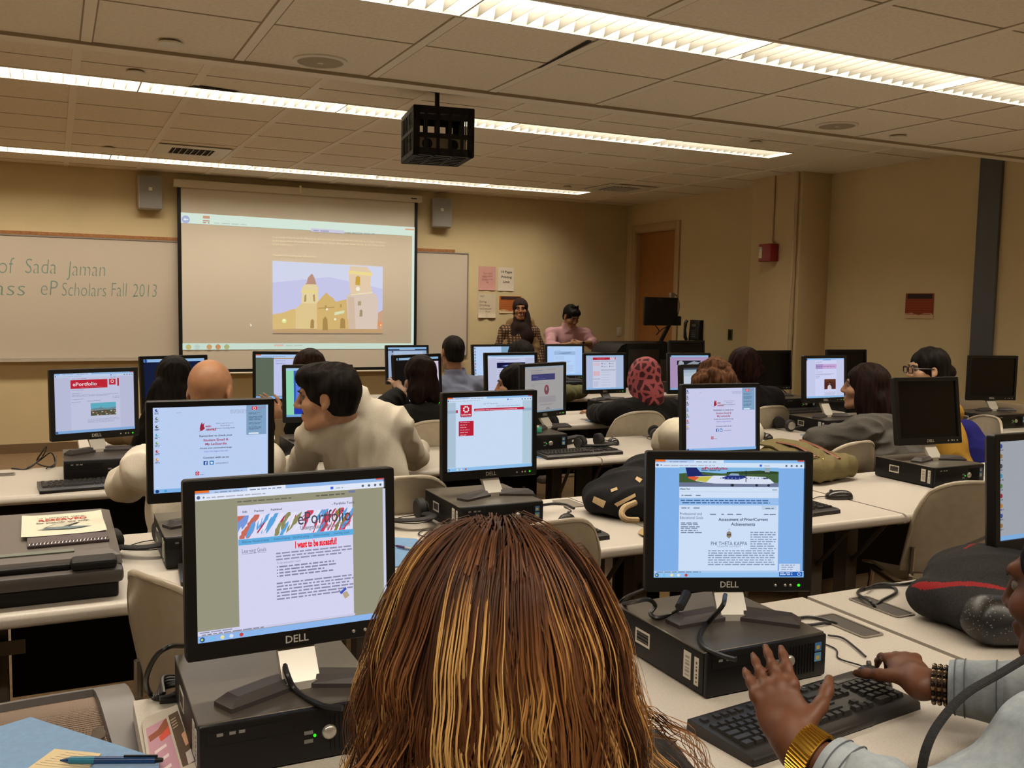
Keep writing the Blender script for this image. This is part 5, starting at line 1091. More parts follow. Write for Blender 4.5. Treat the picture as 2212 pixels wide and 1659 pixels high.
# --- curly bun and white T-shirt
hc = HP(1542, 842, 3.72); HM = rotm(-22, 14)
T = body('person', 'person with a curly brown hair bun and white T-shirt behind the lilac desktop monitor', (hc[0]-.06, 3.60, .57), hc+V(-.05, -.05, -.155), hc, HM, skin('deep', (.30, .115, .045)), cloth('white_tee', (.66, .60, .48), .04), darkp,
     (HP(1428, 962, 3.86), HP(1480, 972, 4.12), hc+V(.25, .18, -.375), hc+V(.1, .42, -.375)), h=.0075, sw=.195, sleeve='short', girth=1.1, sy=-8, hands=(V(.8, .5, 0), UPV, .5, FR, UPV, .4), collar=False, fold=.008)
curl = hairm('curly_brown', (.07, .028, .014), (.22, .10, .045))
def bun(f, L, E):
    E((0, -.045, .115), (.050, .050, .040)); rg = np.random.default_rng(3)
    for i in range(46):
        a = rg.uniform(0, 6.28); b = rg.uniform(-.2, 1.4); q = V(math.cos(a)*math.cos(b)*.086, -.022+math.sin(a)*math.cos(b)*.105, .036+math.sin(b)*.098)
        if q[1] < .05: E(q, (.020, .020, .020), .012)
    E((-.085, -.06, .04), (.040, .040, .036)); E((-.11, -.07, .02), (.02, .02, .02), .01)
hairfig(T, hc, HM, 1.0, curl, 'crop', .006, .006, 8, extra=bun)
# --- bun-haired person in dark clothes
hc = HP(1603, 794, 5.12); HM = rotm(12, 6)
T = body('person', 'person with dark reddish hair in a low bun and black clothes, beside the pillar', (hc[0]+.05, 5.02, .57), hc+V(.03, -.04, -.165), hc, HM, skin('tan2', (.44, .22, .12)), cloth('black_coat', (.010, .009, .010)), darkp,
     (hc+V(-.25, .12, -.375), hc+V(-.2, .40, -.375), hc+V(.32, .10, -.375), hc+V(.2, .40, -.375)), h=.0085, sw=.20, girth=1.15, t=.024, hands=(FR, UPV, .4, FR, UPV, .4), collar=False)
hairfig(T, hc, HM, 1.06, hairm('dark_red', (.014, .006, .005), (.05, .018, .012)), 'long', .0075, .006, 5, extra=lambda f, L, E: (E((.075, -.075, -.02), (.042, .042, .040)), E((0, -.03, .02), (.092, .10, .09))))
# --- woman in the grey hoodie, long dark hair, profile to the left
hc = HP(1866, 838, 3.72); HM = rotm(42, -2, 0)
greyh = cloth('grey_hoodie', (.085, .078, .068), .12)
T = body('person', 'woman in a grey hoodie with long dark hair, smiling in profile towards the left', (hc[0]+.08, 3.52, .57), hc+V(.05, -.085, -.165), hc, HM, skin('peach2', (.42, .225, .135)), greyh, darkp,
     (HP(1765, 1010, 3.72), HP(1790, 985, 4.05), hc+V(.23, .06, -.375), hc+V(.18, .34, -.375)), h=.006, sw=.19, fem=1, sy=8, girth=1.1, t=.028, hands=(FR, UPV, .4, FR, UPV, .4), collar=False, face=brow_m, lips=lip_l, fold=.012, seed=6)
def long_brown(f, L, E):
    for i in range(11): q = i/10; E((.02*q, -.085-.17*q, -.06-.44*q), (.094-.012*q, .060-.005*q, .078))
    for q in (-1, 1): E((q*.072, -.015, -.05), (.030, .055, .10)); E((q*.066, -.035, -.15), (.034, .05, .10))
hairfig(T, hc, HM, 1.03, hairm('long_dark', (.012, .006, .005), (.032, .013, .010)), 'long', .006, .004, 11, extra=long_brown)
# --- woman with glasses
hc = HP(2002, 800, 3.80); HM = rotm(66, 4, 0)
T = body('person', 'woman with dark glasses and black bun, behind the leaning dark monitor', (hc[0]+.06, 3.66, .57), hc+V(.03, -.05, -.195), hc, HM, skin('beige', (.55, .33, .20)), cloth('mustard', (.40, .22, .03)), darkp,
     (hc+V(-.19, .06, -.37), hc+V(-.14, .34, -.37), hc+V(.28, .1, -.375), hc+V(.2, .35, -.375)), h=.006, sw=.18, fem=1, sy=20, hands=(FR, UPV, .4, FR, UPV, .4), collar=False, face=brow_m, lips=lip_l)
hairfig(T, hc, HM, 1.0, black_hair, 'long', .006, .004, 9, extra=lambda f, L, E: (E((.01, -.125, -.02), (.045, .045, .045)), E((0, .11, -.02), (.062, .06, .075), .012, sub=True), [E((q*.086, .0, -.010), (.018, .024, .034), .006, sub=True) for q in (-1, 1)]))
M4 = Matrix([[*HM[i], hc[i]] for i in range(3)]+[[0, 0, 0, 1]])
mb = MB()
for q in (-1, 1):
    rr = roundrect(q*.033-.026, q*.033+.026, -.008, .028, .010); mb.tube([M4 @ Vector((u, .108, v)) for u, v in rr]+[M4 @ Vector((rr[0][0], .108, rr[0][1]))], .0032, 6); mb.tube([M4 @ Vector(p_) for p_ in ((q*.059, .106, .02), (q*.076, .08, .018), (q*.082, -.005, .012))], .0030, 6)
mb.tube([M4 @ Vector((-.008, .111, .014)), M4 @ Vector((.008, .111, .014))], .003, 6)
mb.build('glasses', mat('glasses_dark', (.025, .012, .012), .3), T)
# --- standing woman in hijab
hc = HP(1124, 669, 9.55); HM = rotm(156, 0, 2); sk_d = skin('dark_brown', (.30, .135, .065))
def plaid(nt, b):
    tc = nt.nodes.new('ShaderNodeTexCoord'); pr = None
    for axis, sc_ in (('X', 11), ('Z', 11)):
        wv = nt.nodes.new('ShaderNodeTexWave'); wv.wave_type = 'BANDS'; wv.bands_direction = axis; wv.inputs['Scale'].default_value = sc_; nt.links.new(tc.outputs['Object'], wv.inputs['Vector'])
        if pr is None: pr = wv
        else:
            m = nt.nodes.new('ShaderNodeMath'); m.operation = 'MULTIPLY'; nt.links.new(pr.outputs['Fac'], m.inputs[0]); nt.links.new(wv.outputs['Fac'], m.inputs[1])
    cr = nt.nodes.new('ShaderNodeValToRGB'); cr.color_ramp.elements[0].position = .15; cr.color_ramp.elements[1].position = .6
    cr.color_ramp.elements[0].color = (.045, .020, .009, 1); cr.color_ramp.elements[1].color = (.30, .18, .085, 1)
    nt.links.new(m.outputs[0], cr.inputs[0]); nt.links.new(cr.outputs[0], b.inputs['Base Color']); b.inputs['Roughness'].default_value = .9
m_plaid = pmat('plaid_brown', plaid); hij = cloth('hijab_brown', (.022, .011, .009))
fwd = HM[:, 1]*V(1, 1, 0); fwd = unit(fwd); rgt = HM[:, 0]
T = body('person', 'standing smiling woman in a dark brown hijab, plaid shirt and tan shawl', (hc[0], 9.58, .92), hc+V(0, .02, -.19), hc, HM, sk_d, m_plaid, darkp,
     tuple(V(hc)+a for a in (-rgt*.24+V(0, 0, -.45)-fwd*.02, -rgt*.22+V(0, 0, -.66)+fwd*.10, rgt*.24+V(0, 0, -.45)-fwd*.02, rgt*.22+V(0, 0, -.66)+fwd*.10)), sy=156, sw=.155, h=.005, fem=1, stand=True, hands=(V(0, -.3, -1), V(.8, 0, 0), .4, V(0, -.3, -1), V(-.8, 0, 0), .4), collar=False, face=brow_m, lips=mat('smile_lips', (.40, .20, .16), .4), hs=.98)
mb = MB(); M4 = Matrix([[*(HM[i]*.98), hc[i]] for i in range(3)]+[[0, 0, 0, 1]]); mb.tube([M4 @ Vector(p_) for p_ in ((-.020, .090, -.060), (0, .0985, -.065), (.020, .090, -.060))], [(.0015, .0015), (.0035, .0025), (.0015, .0015)], 6); mb.build('teeth', mat('teeth_white', (.38, .33, .28), .4), T)
def hijab(f, L, E):
    E((0, -.01, -.12), (.085, .085, .085)); E((0, .01, -.20), (.12, .095, .09)); E((-.05, .05, -.30), (.09, .07, .14)); E((.05, .04, -.30), (.08, .06, .12)); E((0, .115, -.030), (.062, .07, .088), .012, sub=True); E((-.07, .02, -.2), (.05, .06, .20))
hairfig(T, hc, HM, 1.0, hij, 'long', .007, .004, 4, name='hijab', extra=hijab)
def shawl(f, L, E):
    for q in (-1, 1):
        for i in range(6): u = i/5; E((q*(.10+.06*math.sin(u*2)), -.03+.06*u, -.16-.34*u), (.065, .05, .07))
    E((0, -.08, -.18), (.12, .05, .07))
f = Fig(.008, .02)
def L(x, y, z): return V(hc)+HM@V(x, y, z)
shawl(f, L, lambda p, r, k_=.02, **kw: f.ell(L(*p), r, HM, k=k_, **kw)); vs, fs = f.mesh(.006, 8); npmesh('shawl', vs, fs, cloth('tan_shawl', (.24, .15, .07)), T)
mb = MB()
for i in range(9): a = L(-.19+.006*i*(-1)**0, .045, -.50); mb.tube([a+V(.008*i, 0, 0), a+V(.008*i+.004, -.004, -.05), a+V(.008*i, -.002, -.10)], .0022, 5)
mb.build('fringe', MC['cloth_tan_shawl'], T)
# --- man in a pink shirt looking at his watch
hc = HP(1234, 684, 9.25); HM = rotm(186, 30, 0); sk_m = skin('golden', (.30, .155, .08)); fwd = V(-math.sin(R(160)), math.cos(R(160)), 0); rgt = V(math.cos(R(160)), math.sin(R(160)), 0)
pink = cloth('pink_shirt', (.44, .25, .27), .08)
eL, eR = HP(1280, 742, 9.12), HP(1190, 752, 9.12)
wL, wR = HP(1256, 742, 8.93), HP(1232, 744, 8.92)
T = body('person', 'man in a pink shirt looking down at his watch, standing by the front wall', (hc[0]+.03, 9.42, .90), hc+V(0, .055, -.150), hc, HM, sk_m, pink, darkp, (eL, wL, eR, wR), sy=160, sw=.195, h=.005, stand=True, sleeve=(.0, .45), hands=(V(-1, 0, -.05), V(0, -.7, .7), .7, V(1, -.1, .05), V(0, -.7, .7), .7), face=brow_m, lips=lip_l, fold=.009, girth=1.1)
hairfig(T, hc, HM, 1.0, black_hair, 'short', .007, .005, 3, extra=lambda f, L, E: [E((.012*i-.04, .0+.01*(i % 3), .125), (.012, .012, .022), .01) for i in range(7)])
d_ = unit(eL-wL); mb = MB(); mb.tube([tuple(wL+d_*.0), tuple(wL+d_*.025)], .033, 14); mb.ball(tuple(wL+d_*.012+V(0, -.03, .012)), (.018, .012, .018), 10); mb.build('watch', mat('watch_black', (.012, .012, .012), .3), T)
# ---------------------------------------------------------------- nearest woman: long highlighted hair seen from behind
def DP(px, py, d):
    q = ray(px, py); return A3(Vector((0, 0, EYE))+q*(d/q.dot(fw)))
hc = V(.487, 1.055, 1.098); HM = rotm(8, 20, 0)
lace = mat('lace_black', (.010, .009, .010), .7, col2=(.045, .04, .035), scale=70, bump=.6, bscale=120)
T = body('person', 'woman with long brown, golden-streaked hair in the foreground, seen from behind', (.45, .84, .57), (.465, .985, .945), hc, HM, skin('cream', (.52, .30, .18)), lace, darkp,
     ((.17, 1.02, .84), (.34, 1.22, .80), (.72, .98, .84), (.66, 1.20, .80)), sy=4, sw=.20, h=.007, fem=1, girth=.95, t=.012, hands=(V(.3, 1, 0), UPV, .4, V(-.1, 1, 0), UPV, .4), collar=False, seed=12)
def strands(T, c, M, n_guides=280, per=26, seed=3, ln=(.56, .84)):
    g = np.random.default_rng(seed); c = V(c); rad = V(.079, .101, .094); off = V(0, -.018, .032)
    # roots over the scalp, none on the face
    P = []
    while len(P) < n_guides:
        d = unit(g.normal(size=3))
        if d[2] < -.35 or (d[1] > .35 and d[2] < .55): continue
        P.append(d)
    P = np.array(P)
    d_ = np.repeat(P, per, 0); d_ = d_+g.normal(size=d_.shape)*.055; d_ /= np.linalg.norm(d_, axis=1)[:, None]
    N = len(d_); gi = np.repeat(np.arange(n_guides), per)
    lay_g = g.uniform(.004, .050, n_guides)*np.clip(1.2-.75*np.abs(P[:, 2]), .25, 1); lay = lay_g[gi]+g.normal(size=N)*.003
    Lg = g.uniform(*ln, n_guides)[gi]*g.uniform(.9, 1.06, N)
    K = 50; pos = np.zeros((N, K, 3)); loc = off+d_*rad; p = c+loc@M.T
    # comb direction: away from a part line on the crown, then down
    crown = unit(V(.10, -.25, 1)); tan = d_-crown; tan = tan-(tan*d_).sum(1)[:, None]*d_; tan[:, 0] *= 1.15; v = (tan/np.linalg.norm(tan, axis=1)[:, None])@M.T
    ph = g.uniform(0, 6.28, n_guides)[gi]; wl = g.uniform(.07, .13, n_guides)[gi]; wa = g.uniform(.005, .020, n_guides)[gi]
    side = np.sign((d_@np.eye(3))[:, 0]+.15)
    ds = Lg/K; spread = (g.normal(size=(n_guides, 3))*V(1.5, 1, .6))[gi]*.10
    body_e = [(V(.46, .95, .80), V(.17, .125, .20)), (V(.28, .97, .885), V(.075, .08, .08)), (V(.65, .97, .885), V(.075, .08, .08)), (V(.465, .99, .95), V(.075, .07, .09))]
    for k in range(K):
        pos[:, k] = p
        f = k/K
        rx = p-c; rx[:, 2] = 0; rx /= np.maximum(np.linalg.norm(rx, axis=1)[:, None], .02)
        v = v*.84+rx*(.085*max(0, f-.22))+V(0, -.02, -.18)*(.35+1.3*min(1, f*2.2))+spread*(.06+.16*f); v /= np.linalg.norm(v, axis=1)[:, None]
        p = p+v*ds[:, None]
        q = (p-c)@M-off; e = rad+lay[:, None]; r = np.sqrt(((q/e)**2).sum(1)); m = r < 1
        q[m] = q[m]/r[m][:, None]; p = np.where(m[:, None], c+(q+off)@M.T, p)
        m = (p[:, 1] > 1.09) & (p[:, 2] < .75); p[m, 2] = .75
        for bc, br in body_e:
            q = (p-bc)/(br+.012+.5*lay[:, None]); r = np.sqrt((q*q).sum(1)); m = r < 1
            p[m] = bc+(q[m]/r[m][:, None])*(br+.012+.5*lay[m][:, None])
    t = np.linspace(0, 1, K); grow = np.clip(t*1.6-.25, 0, 1)
    s_ = t[None]*Lg[:, None]; wv = np.sin(2*np.pi*s_/wl[:, None]+ph[:, None])*wa[:, None]*grow[None]*1.5; wv2 = np.cos(2*np.pi*s_/(wl[:, None]*1.3)+ph[:, None]*2)*wa[:, None]*grow[None]
    pos[:, :, 0] += wv; pos[:, :, 1] += wv2*.8
    # clumping towards the lock's first strand
    lead = pos[np.arange(n_guides)*per][gi]; cl = (np.clip(t-.15, 0, 1)**.8*.58)[None, :, None]; pos = pos*(1-cl)+lead*cl+(g.normal(size=(N, 1, 3))*.0045)*np.clip(t*2, 0, 1)[None, :, None]
    # colour per strand: dark roots, auburn lengths, golden highlights
    pal = np.array([(.032, .012, .006), (.095, .033, .012), (.18, .070, .022), (.38, .19, .055), (.62, .38, .14)])
    gg = g.random(n_guides); base = np.where(gg < .32, g.uniform(.6, 1.5, n_guides), np.where(gg < .66, g.uniform(1.2, 2.4, n_guides), g.uniform(2.8, 4.0, n_guides)))[gi]+g.normal(size=N)*.25
    root = g.uniform(.06, .36, n_guides)[gi]; lv = base[:, None]*np.clip((t[None]-.02)/root[:, None], .18, 1); lv = np.clip(lv, 0, 3.99); i0 = lv.astype(int); fr = (lv-i0)[..., None]; col = pal[i0]*(1-fr)+pal[np.minimum(i0+1, 4)]*fr
    # ribbons with a shallow ridge
    tg = np.gradient(pos, axis=1); tg /= np.maximum(np.linalg.norm(tg, axis=2)[..., None], 1e-9)
    out_ = pos-(c+V(0, 0, -.1)); sd = np.cross(tg, out_); sd /= np.maximum(np.linalg.norm(sd, axis=2)[..., None], 1e-9); nr = np.cross(sd, tg)
    wdt = (g.uniform(.0006, .0014, N)[:, None]*np.clip(1.15-t[None]**3*.95, .1, 1))[..., None]
    A = pos-sd*wdt; B = pos+nr*wdt*.6; C = pos+sd*wdt
    vs = np.stack([A, B, C], 2).reshape(-1, 3); fs = []
    ii = (np.arange(N)[:, None]*K+np.arange(K-1)[None]).ravel()*3
    fs = np.concatenate([np.stack([ii+a, ii+b, ii+3+b, ii+3+a], 1) for a, b in ((0, 1), (1, 2))])
    me_o = npmesh('hair_strands', vs, fs, m_strand, T, smooth=0); me = me_o.data
    at = me.color_attributes.new('strand', 'FLOAT_COLOR', 'POINT'); cc = np.ones((len(vs), 4), np.float32); cc[:, :3] = np.repeat(col.reshape(-1, 3), 3, 0); at.data.foreach_set('color', cc.ravel())
    return me_o
def strandmat(nt, b):
    a = nt.nodes.new('ShaderNodeAttribute'); a.attribute_name = 'strand'; nt.links.new(a.outputs['Color'], b.inputs['Base Color'])
    b.inputs['Roughness'].default_value = .5; b.inputs['Specular IOR Level'].default_value = .2
m_strand = pmat('hair_highlighted', strandmat)
def under(f, L, E):
    for i in range(8): q = i/7; E((0, -.055-.045*q, -.04-.22*q), (.095-.01*q, .055, .07))
    for q in (-1, 1): E((q*.062, -.01, -.05), (.035, .06, .10))
hairfig(T, hc, HM, .99, mat('hair_under', (.030, .011, .005), .6, noise=.3, scale=60, stretch=(1, 1, .1)), 'long', .007, .003, 5, name='hair_base', extra=under)
strands(T, hc, HM)
# ---------------------------------------------------------------- person at the right edge in a denim jacket
hc = V(1.452, .932, 1.068); HM = rotm(10, 10, 0); deep = skin('ebony', (.125, .046, .021))
wL = DP(1712, 1602, 1.34); tip = DP(1640, 1400, 1.44); wR = V(1.452, 1.222, .812); kR = V(1.535, 1.385, .835)
def denim_mat(nt, b):
    tc = nt.nodes.new('ShaderNodeTexCoord'); n = nt.nodes.new('ShaderNodeTexNoise'); n.inputs['Scale'].default_value = 14; n.inputs['Detail'].default_value = 8; n.inputs['Roughness'].default_value = .7
    cr = nt.nodes.new('ShaderNodeValToRGB'); cr.color_ramp.elements[0].position = .3; cr.color_ramp.elements[1].position = .7; cr.color_ramp.elements[0].color = (.17, .205, .24, 1); cr.color_ramp.elements[1].color = (.38, .42, .45, 1)
    nt.links.new(tc.outputs['Object'], n.inputs['Vector']); nt.links.new(n.outputs[0], cr.inputs[0]); nt.links.new(cr.outputs[0], b.inputs['Base Color']); b.inputs['Roughness'].default_value = .9
    w_ = nt.nodes.new('ShaderNodeTexWave'); w_.inputs['Scale'].default_value = 260; w_.bands_direction = 'DIAGONAL'; bp = nt.nodes.new('ShaderNodeBump'); bp.inputs['Strength'].default_value = .15; bp.inputs['Distance'].default_value = .002
    nt.links.new(tc.outputs['Object'], w_.inputs['Vector']); nt.links.new(w_.outputs['Fac'], bp.inputs['Height']); nt.links.new(bp.outputs[0], b.inputs['Normal'])
denim = pmat('denim_washed', denim_mat)
eR = V(1.60, 1.02, .825); eL = V(.985, .79, .845)
T = body('person', 'person in a light denim jacket at the right edge, hands at mouse and keyboard', (1.34, .45, .57), (1.35, .80, .975), hc, HM, deep, denim, jeans,
     (eL, wL, eR, wR), sy=8, sw=.185, h=.0036, sleeve=(.60, .66), hands=(unit(tip-wL), V(-.55, -.5, .6), .28, unit(kR-wR+V(0, 0, .012)), V(-.15, -.15, 1), 1.0), fem=1, girth=1.05, t=.018, collar=True, fold=.010, seed=21, face=brow_m, lips=mat('lips_dark', (.09, .025, .018), .4), headk=.018)
hairfig(T, hc, HM, 1.0, black_hair, 'crop', .006, .003, 4)
def cuff(a, b, r0_, r1_):
    a, b = V(a), V(b); u = unit(b-a); mb = MB(); L = np.linalg.norm(b-a)
    s1 = unit(np.cross(u, V(0, 0, 1))); s2 = np.cross(u, s1); n = 28; rs = []
    for q, r in ((0, r0_-.006), (0, r0_), (.15, r0_+.003), (.5, r0_*.5+r1_*.5+.002), (.85, r1_+.003), (1, r1_), (1, r1_-.006)):
        rs.append([tuple(a+u*L*q+(s1*math.cos(2*math.pi*j/n)+s2*math.sin(2*math.pi*j/n))*(r*(1+.02*math.sin(5*2*math.pi*j/n)))) for j in range(n)])
    mb.rings(rs, caps=False); mb.build('cuff', denim, T)
    for q, r in ((.12, r0_+.0035), (.30, r0_*.7+r1_*.3+.0035), (.88, r1_+.0035)):
        mb = MB(); mb.tube([tuple(a+u*L*q+(s1*math.cos(2*math.pi*j/n)+s2*math.sin(2*math.pi*j/n))*(r*(1+.02*math.sin(5*2*math.pi*j/n)))) for j in range(n+1)], .0011, 5); mb.build('seam_stitch', mat('denim_stitch', (.10, .11, .13), .8), T)
dR = unit(eR-wR); cuff(wR+dR*.055, wR+dR*.145, .047, .054)
dL = unit(eL-wL); cuff(wL+dL*.055, wL+dL*.16, .043, .052)
# bracelets
gold = mat('gold', (.75, .48, .08), .25, metal=1)
def ringpts(c, u, r, n=30):
    s1 = unit(np.cross(u, V(.3, .2, 1))); s2 = np.cross(u, s1); return [tuple(c+(s1*math.cos(2*math.pi*j/n)+s2*math.sin(2*math.pi*j/n))*r) for j in range(n)]
c_ = wL+dL*.028; rs = []
for q, r in ((-.016, .031), (-.016, .034), (-.008, .0355), (0, .0358), (.008, .0362), (.016, .036), (.016, .033)): rs.append(ringpts(c_+dL*q, dL, r, 40))
mb = MB(); mb.rings(rs, caps=False, M=None)
for i in range(40):
    a = ringpts(c_-dL*.015, dL, .0362, 40)[i]; b = ringpts(c_+dL*.015, dL, .0368, 40)[(i+1) % 40]; mb.tube([a, b], .0012, 5)
mb.build('gold_bracelet', gold, T)
for k, q in enumerate((.030, .040, .050)):
    mb = MB()
    for i, p in enumerate(ringpts(wR+dR*q, dR, .034, 26)): mb.ball(p, .0046, 6, i % 2)
    mb.build('bead_bracelet', [mat('bead_black', (.012, .010, .010), .2), mat('bead_steel', (.35, .26, .16), .25, metal=.8)], T)
mb = MB(); mb.tube(smoothpath([DP(2260, 1395, 1.28), DP(2160, 1455, 1.26), DP(2085, 1500, 1.24), DP(2030, 1560, 1.22), DP(2000, 1620, 1.20), DP(1985, 1700, 1.19)], 10), (.007, .004), 8); mb.build('black_trim', mat('trim_black', (.008, .008, .009), .9, bump=.6, scale=180), T)
# ---------------------------------------------------------------- chairs
m_plast = mat('chair_plastic', (.40, .34, .25), .35, noise=.05, scale=30)
m_steel = mat('chair_steel', (.45, .42, .38), .25, metal=.9)
def shell(fn, nu, nv, th):
    # thick curved plate: fn(u,v)->point, offset along the normal
    g = [[Vector(fn(-1+2*i/nu, j/nv)) for i in range(nu+1)] for j in range(nv+1)]; vs = []; fs = []
    def nrm(i, j):
        a = g[j][min(i+1, nu)]-g[j][max(i-1, 0)]; b = g[min(j+1, nv)][i]-g[max(j-1, 0)][i]; n = a.cross(b); return n.normalized() if n.length > 1e-9 else Vector((0, 0, 1))
    for s in (0, 1):
        for j in range(nv+1):
            for i in range(nu+1): vs.append(g[j][i]+nrm(i, j)*(th*(.5-s)))
    W_ = nu+1; O = W_*(nv+1)
    for j in range(nv):
        for i in range(nu):
            a = j*W_+i; fs.append((a, a+1, a+W_+1, a+W_)); fs.append((O+a+W_, O+a+W_+1, O+a+1, O+a))
    edge = [i for i in range(W_)]+[j*W_+nu for j in range(1, nv+1)]+[nv*W_+i for i in range(nu-1, -1, -1)]+[j*W_ for j in range(nv-1, 0, -1)]
    for a, b in zip(edge, edge[1:]+edge[:1]): fs.append((a, O+a, O+b, b))
    return vs, fs
def chair_proto(label):
    t = thing('plastic_chair', label, 'chair', (0, 0, 0), 0, 'beige plastic shell chairs')
    def back(u, v):
        w_ = .225*(1-.10*v)*(1-max(0, v-.6)**2*1.2); zz = .50+.37*v-.05*abs(u)**3*v
        return (u*w_, -.205-.075*v+.055*u*u, zz)
    mb = MB(); mb.add(*shell(back, 14, 10, .010)); 
    rim = [Vector(back(-1, i/8)) for i in range(9)]+[Vector(back(-1+2*i/14, 1)) for i in range(1, 14)]+[Vector(back(1, 1-i/8)) for i in range(9)]
    mb.tube(rim, .009, 6); mb.build('backrest', m_plast, t, ang=60)
    def seat(u, v):
        y = -.20+.42*v; return (u*(.215+.01*v), y, .425+.03*u*u+.05*max(0, .25-v)**1.5*6-.02*max(0, v-.8)*5)
    mb = MB(); mb.add(*shell(seat, 10, 10, .010)); mb.rings([[(u*.20, -.205, .50), (u*.20, -.19, .432)] for u in (-1, -.5, 0, .5, 1)], closed=False, caps=False); mb.build('seat', m_plast, t, ang=60)
    for sx in (-1, 1):
        MB().tube(smoothpath([(sx*.20, -.19, .60), (sx*.205, -.19, .42), (sx*.215, -.20, .22), (sx*.225, -.25, .004)], 5), .011, 8).build('leg', m_steel, t)
        MB().tube([(sx*.20, .17, .415), (sx*.225, .21, .004)], .011, 8).build('leg', m_steel, t)
    mb = MB(); mb.tube([(-.20, .17, .412), (-.2, -.19, .412)], .010, 8); mb.tube([(.20, .17, .412), (.2, -.19, .412)], .010, 8); mb.tube([(-.2, -.05, .412), (.2, -.05, .412)], .010, 8); mb.build('seat_frame', m_steel, t)
    return t
CH = [(az(318, 1258, .86), -64, 'beige plastic chair turned sideways, large, beside the nearest monitor at the left'),
      (az(1208, 1128, .87), 6, 'beige plastic chair right behind the highlighted hair of the foreground woman'),
      (az(880, 1032, .87), 0, 'beige plastic chair of the white-shirted man, its top showing past the paint-stroke page'),
      (ay(948, 926, 4.72), -6, 'beige plastic chair of the woman in the black hoodie'),
      (ay(1392, 910, 4.75), -4, 'beige plastic chair of the person in the pink headscarf'),
      (ay(1672, 900, 4.76), 0, 'beige plastic chair of the bun-haired person in black'),
      (ay(1862, 977, 3.335), 8, 'beige plastic chair of the woman in the grey hoodie'),
      (az(2118, 1043, .87), -24, 'empty beige plastic chair at right, in front of the monitor with desktop icons'),
      (ay(2140, 922, 3.90), 75, 'empty beige plastic chair far right, holding the blue backpack')]
pr = None
for p, rz, lb in CH:
    a = R(rz); o = (p.x-.28*math.sin(a), p.y+.28*math.cos(a), 0)
    if pr is None: pr = chair_proto(lb); pr.location = o; pr.rotation_euler = (0, 0, a)
    else: dup(pr, o, a, lb)
# ---------------------------------------------------------------- keyboards, mice, headsets
m_key = mat('key_black', (.020, .018, .017), .45)
m_kbb = mat('keyboard_base', (.016, .014, .013), .4)
def keys_layout():
    out = []; U = .019
    for row, (y, ws) in enumerate(((.057, [1]+[0]+[1]*4+[.5*0+.0]+[1]*4+[0]+[1]*4), (.030, [1]*13+[2]), (.011, [1.5]+[1]*12+[1.5]), (-.008, [1.8]+[1]*11+[2.2]), (-.027, [2.3]+[1]*10+[2.7]), (-.046, [1.3, 1.2, 1.3, 5.9, 1.3, 1, 1, 1.3]))):
        tot = sum(w_ if w_ else .66 for w_ in ws); x = -.222
        sc_ = .285/(tot*U)
        for w_ in ws:
            ww = (w_ if w_ else .66)*U*sc_
            if w_: out.append((x+ww/2, y, ww-.0035, .0155))
            x += ww
    for r_, y in enumerate((.057, .030, .011)):
        for i in range(3): out.append((.081+i*.019, y, .0155, .0155))
    out += [(.100, -.027, .0155, .0155)]+[(.081+i*.019, -.046, .0155, .0155) for i in range(3)]
    for r_, y in enumerate((.030, .011, -.008, -.027)):
        for i in range(4): out.append((.152+i*.019, y, .0155, .0155))
    out += [(.1615, -.046, .0345, .0155), (.190, -.046, .0155, .0155), (.209, -.046, .0155, .0155)]
    return out
def keycap(mb, x, y, w_, d, z=.020):
    mb.rings([[(x-w_/2, y-d/2, z), (x+w_/2, y-d/2, z), (x+w_/2, y+d/2, z), (x-w_/2, y+d/2, z)], [(x-w_/2+.002, y-d/2+.002, z+.008), (x+w_/2-.002, y-d/2+.002, z+.008), (x+w_/2-.002, y+d/2-.0015, z+.008), (x-w_/2+.002, y+d/2-.0015, z+.008)]])
def keyboard(label, x, y, rz, single=False):
    t = thing('keyboard', label, 'keyboard', (x, y, TZ), R(rz), 'black computer keyboards')
    mb = MB(); P_ = [(-.082, .0), (-.080, .014), (-.070, .018), (.070, .024), (.080, .022), (.082, .0)]
    vs = [(-.232, a, b) for a, b in P_]+[(.232, a, b) for a, b in P_]; n = len(P_); mb.add(vs, [(i, n+i, n+(i+1) % n, (i+1) % n) for i in range(n)]+[tuple(range(n)), tuple(range(2*n-1, n-1, -1))])
    mb.box(-.232, .09, -.086, -.07, .002, .014, bev=.004); mb.build('base', m_kbb, t, ang=30)
    K = keys_layout()
    if single:
        cache = {}
        for x_, y_, w_, d in K:
            k = round(w_, 4)
            if k not in cache:
                mb = MB(); keycap(mb, 0, 0, w_, d, 0); cache[k] = o = mb.build('key', m_key, t, smooth=False)
            else: o = cache[k].copy(); COL.objects.link(o); o.parent = t
            o.location = (x_, y_, .0185+.035*(y_+.05)*.3)
        MB().box(.142, .222, .045, .062, .022, .0245, bev=.001).build('light_panel', mat('kb_strip', (.05, .045, .04), .35), t)
        vs, fs, wd = txt('DELL', .012); MB().add([((a-wd/2)*.012+.055, b*.012+.064, .0262) for a, b in vs], fs).build('logo', MC['logo_silver'], t, smooth=False)
    else:
        mb = MB()
        for k in K: keycap(mb, *k, z=.0185)
        mb.build('keys', m_key, t, smooth=False)
    return t
keyboard('black keyboard under the hands of the person in denim', 1.275, 1.318, 6.5, True)
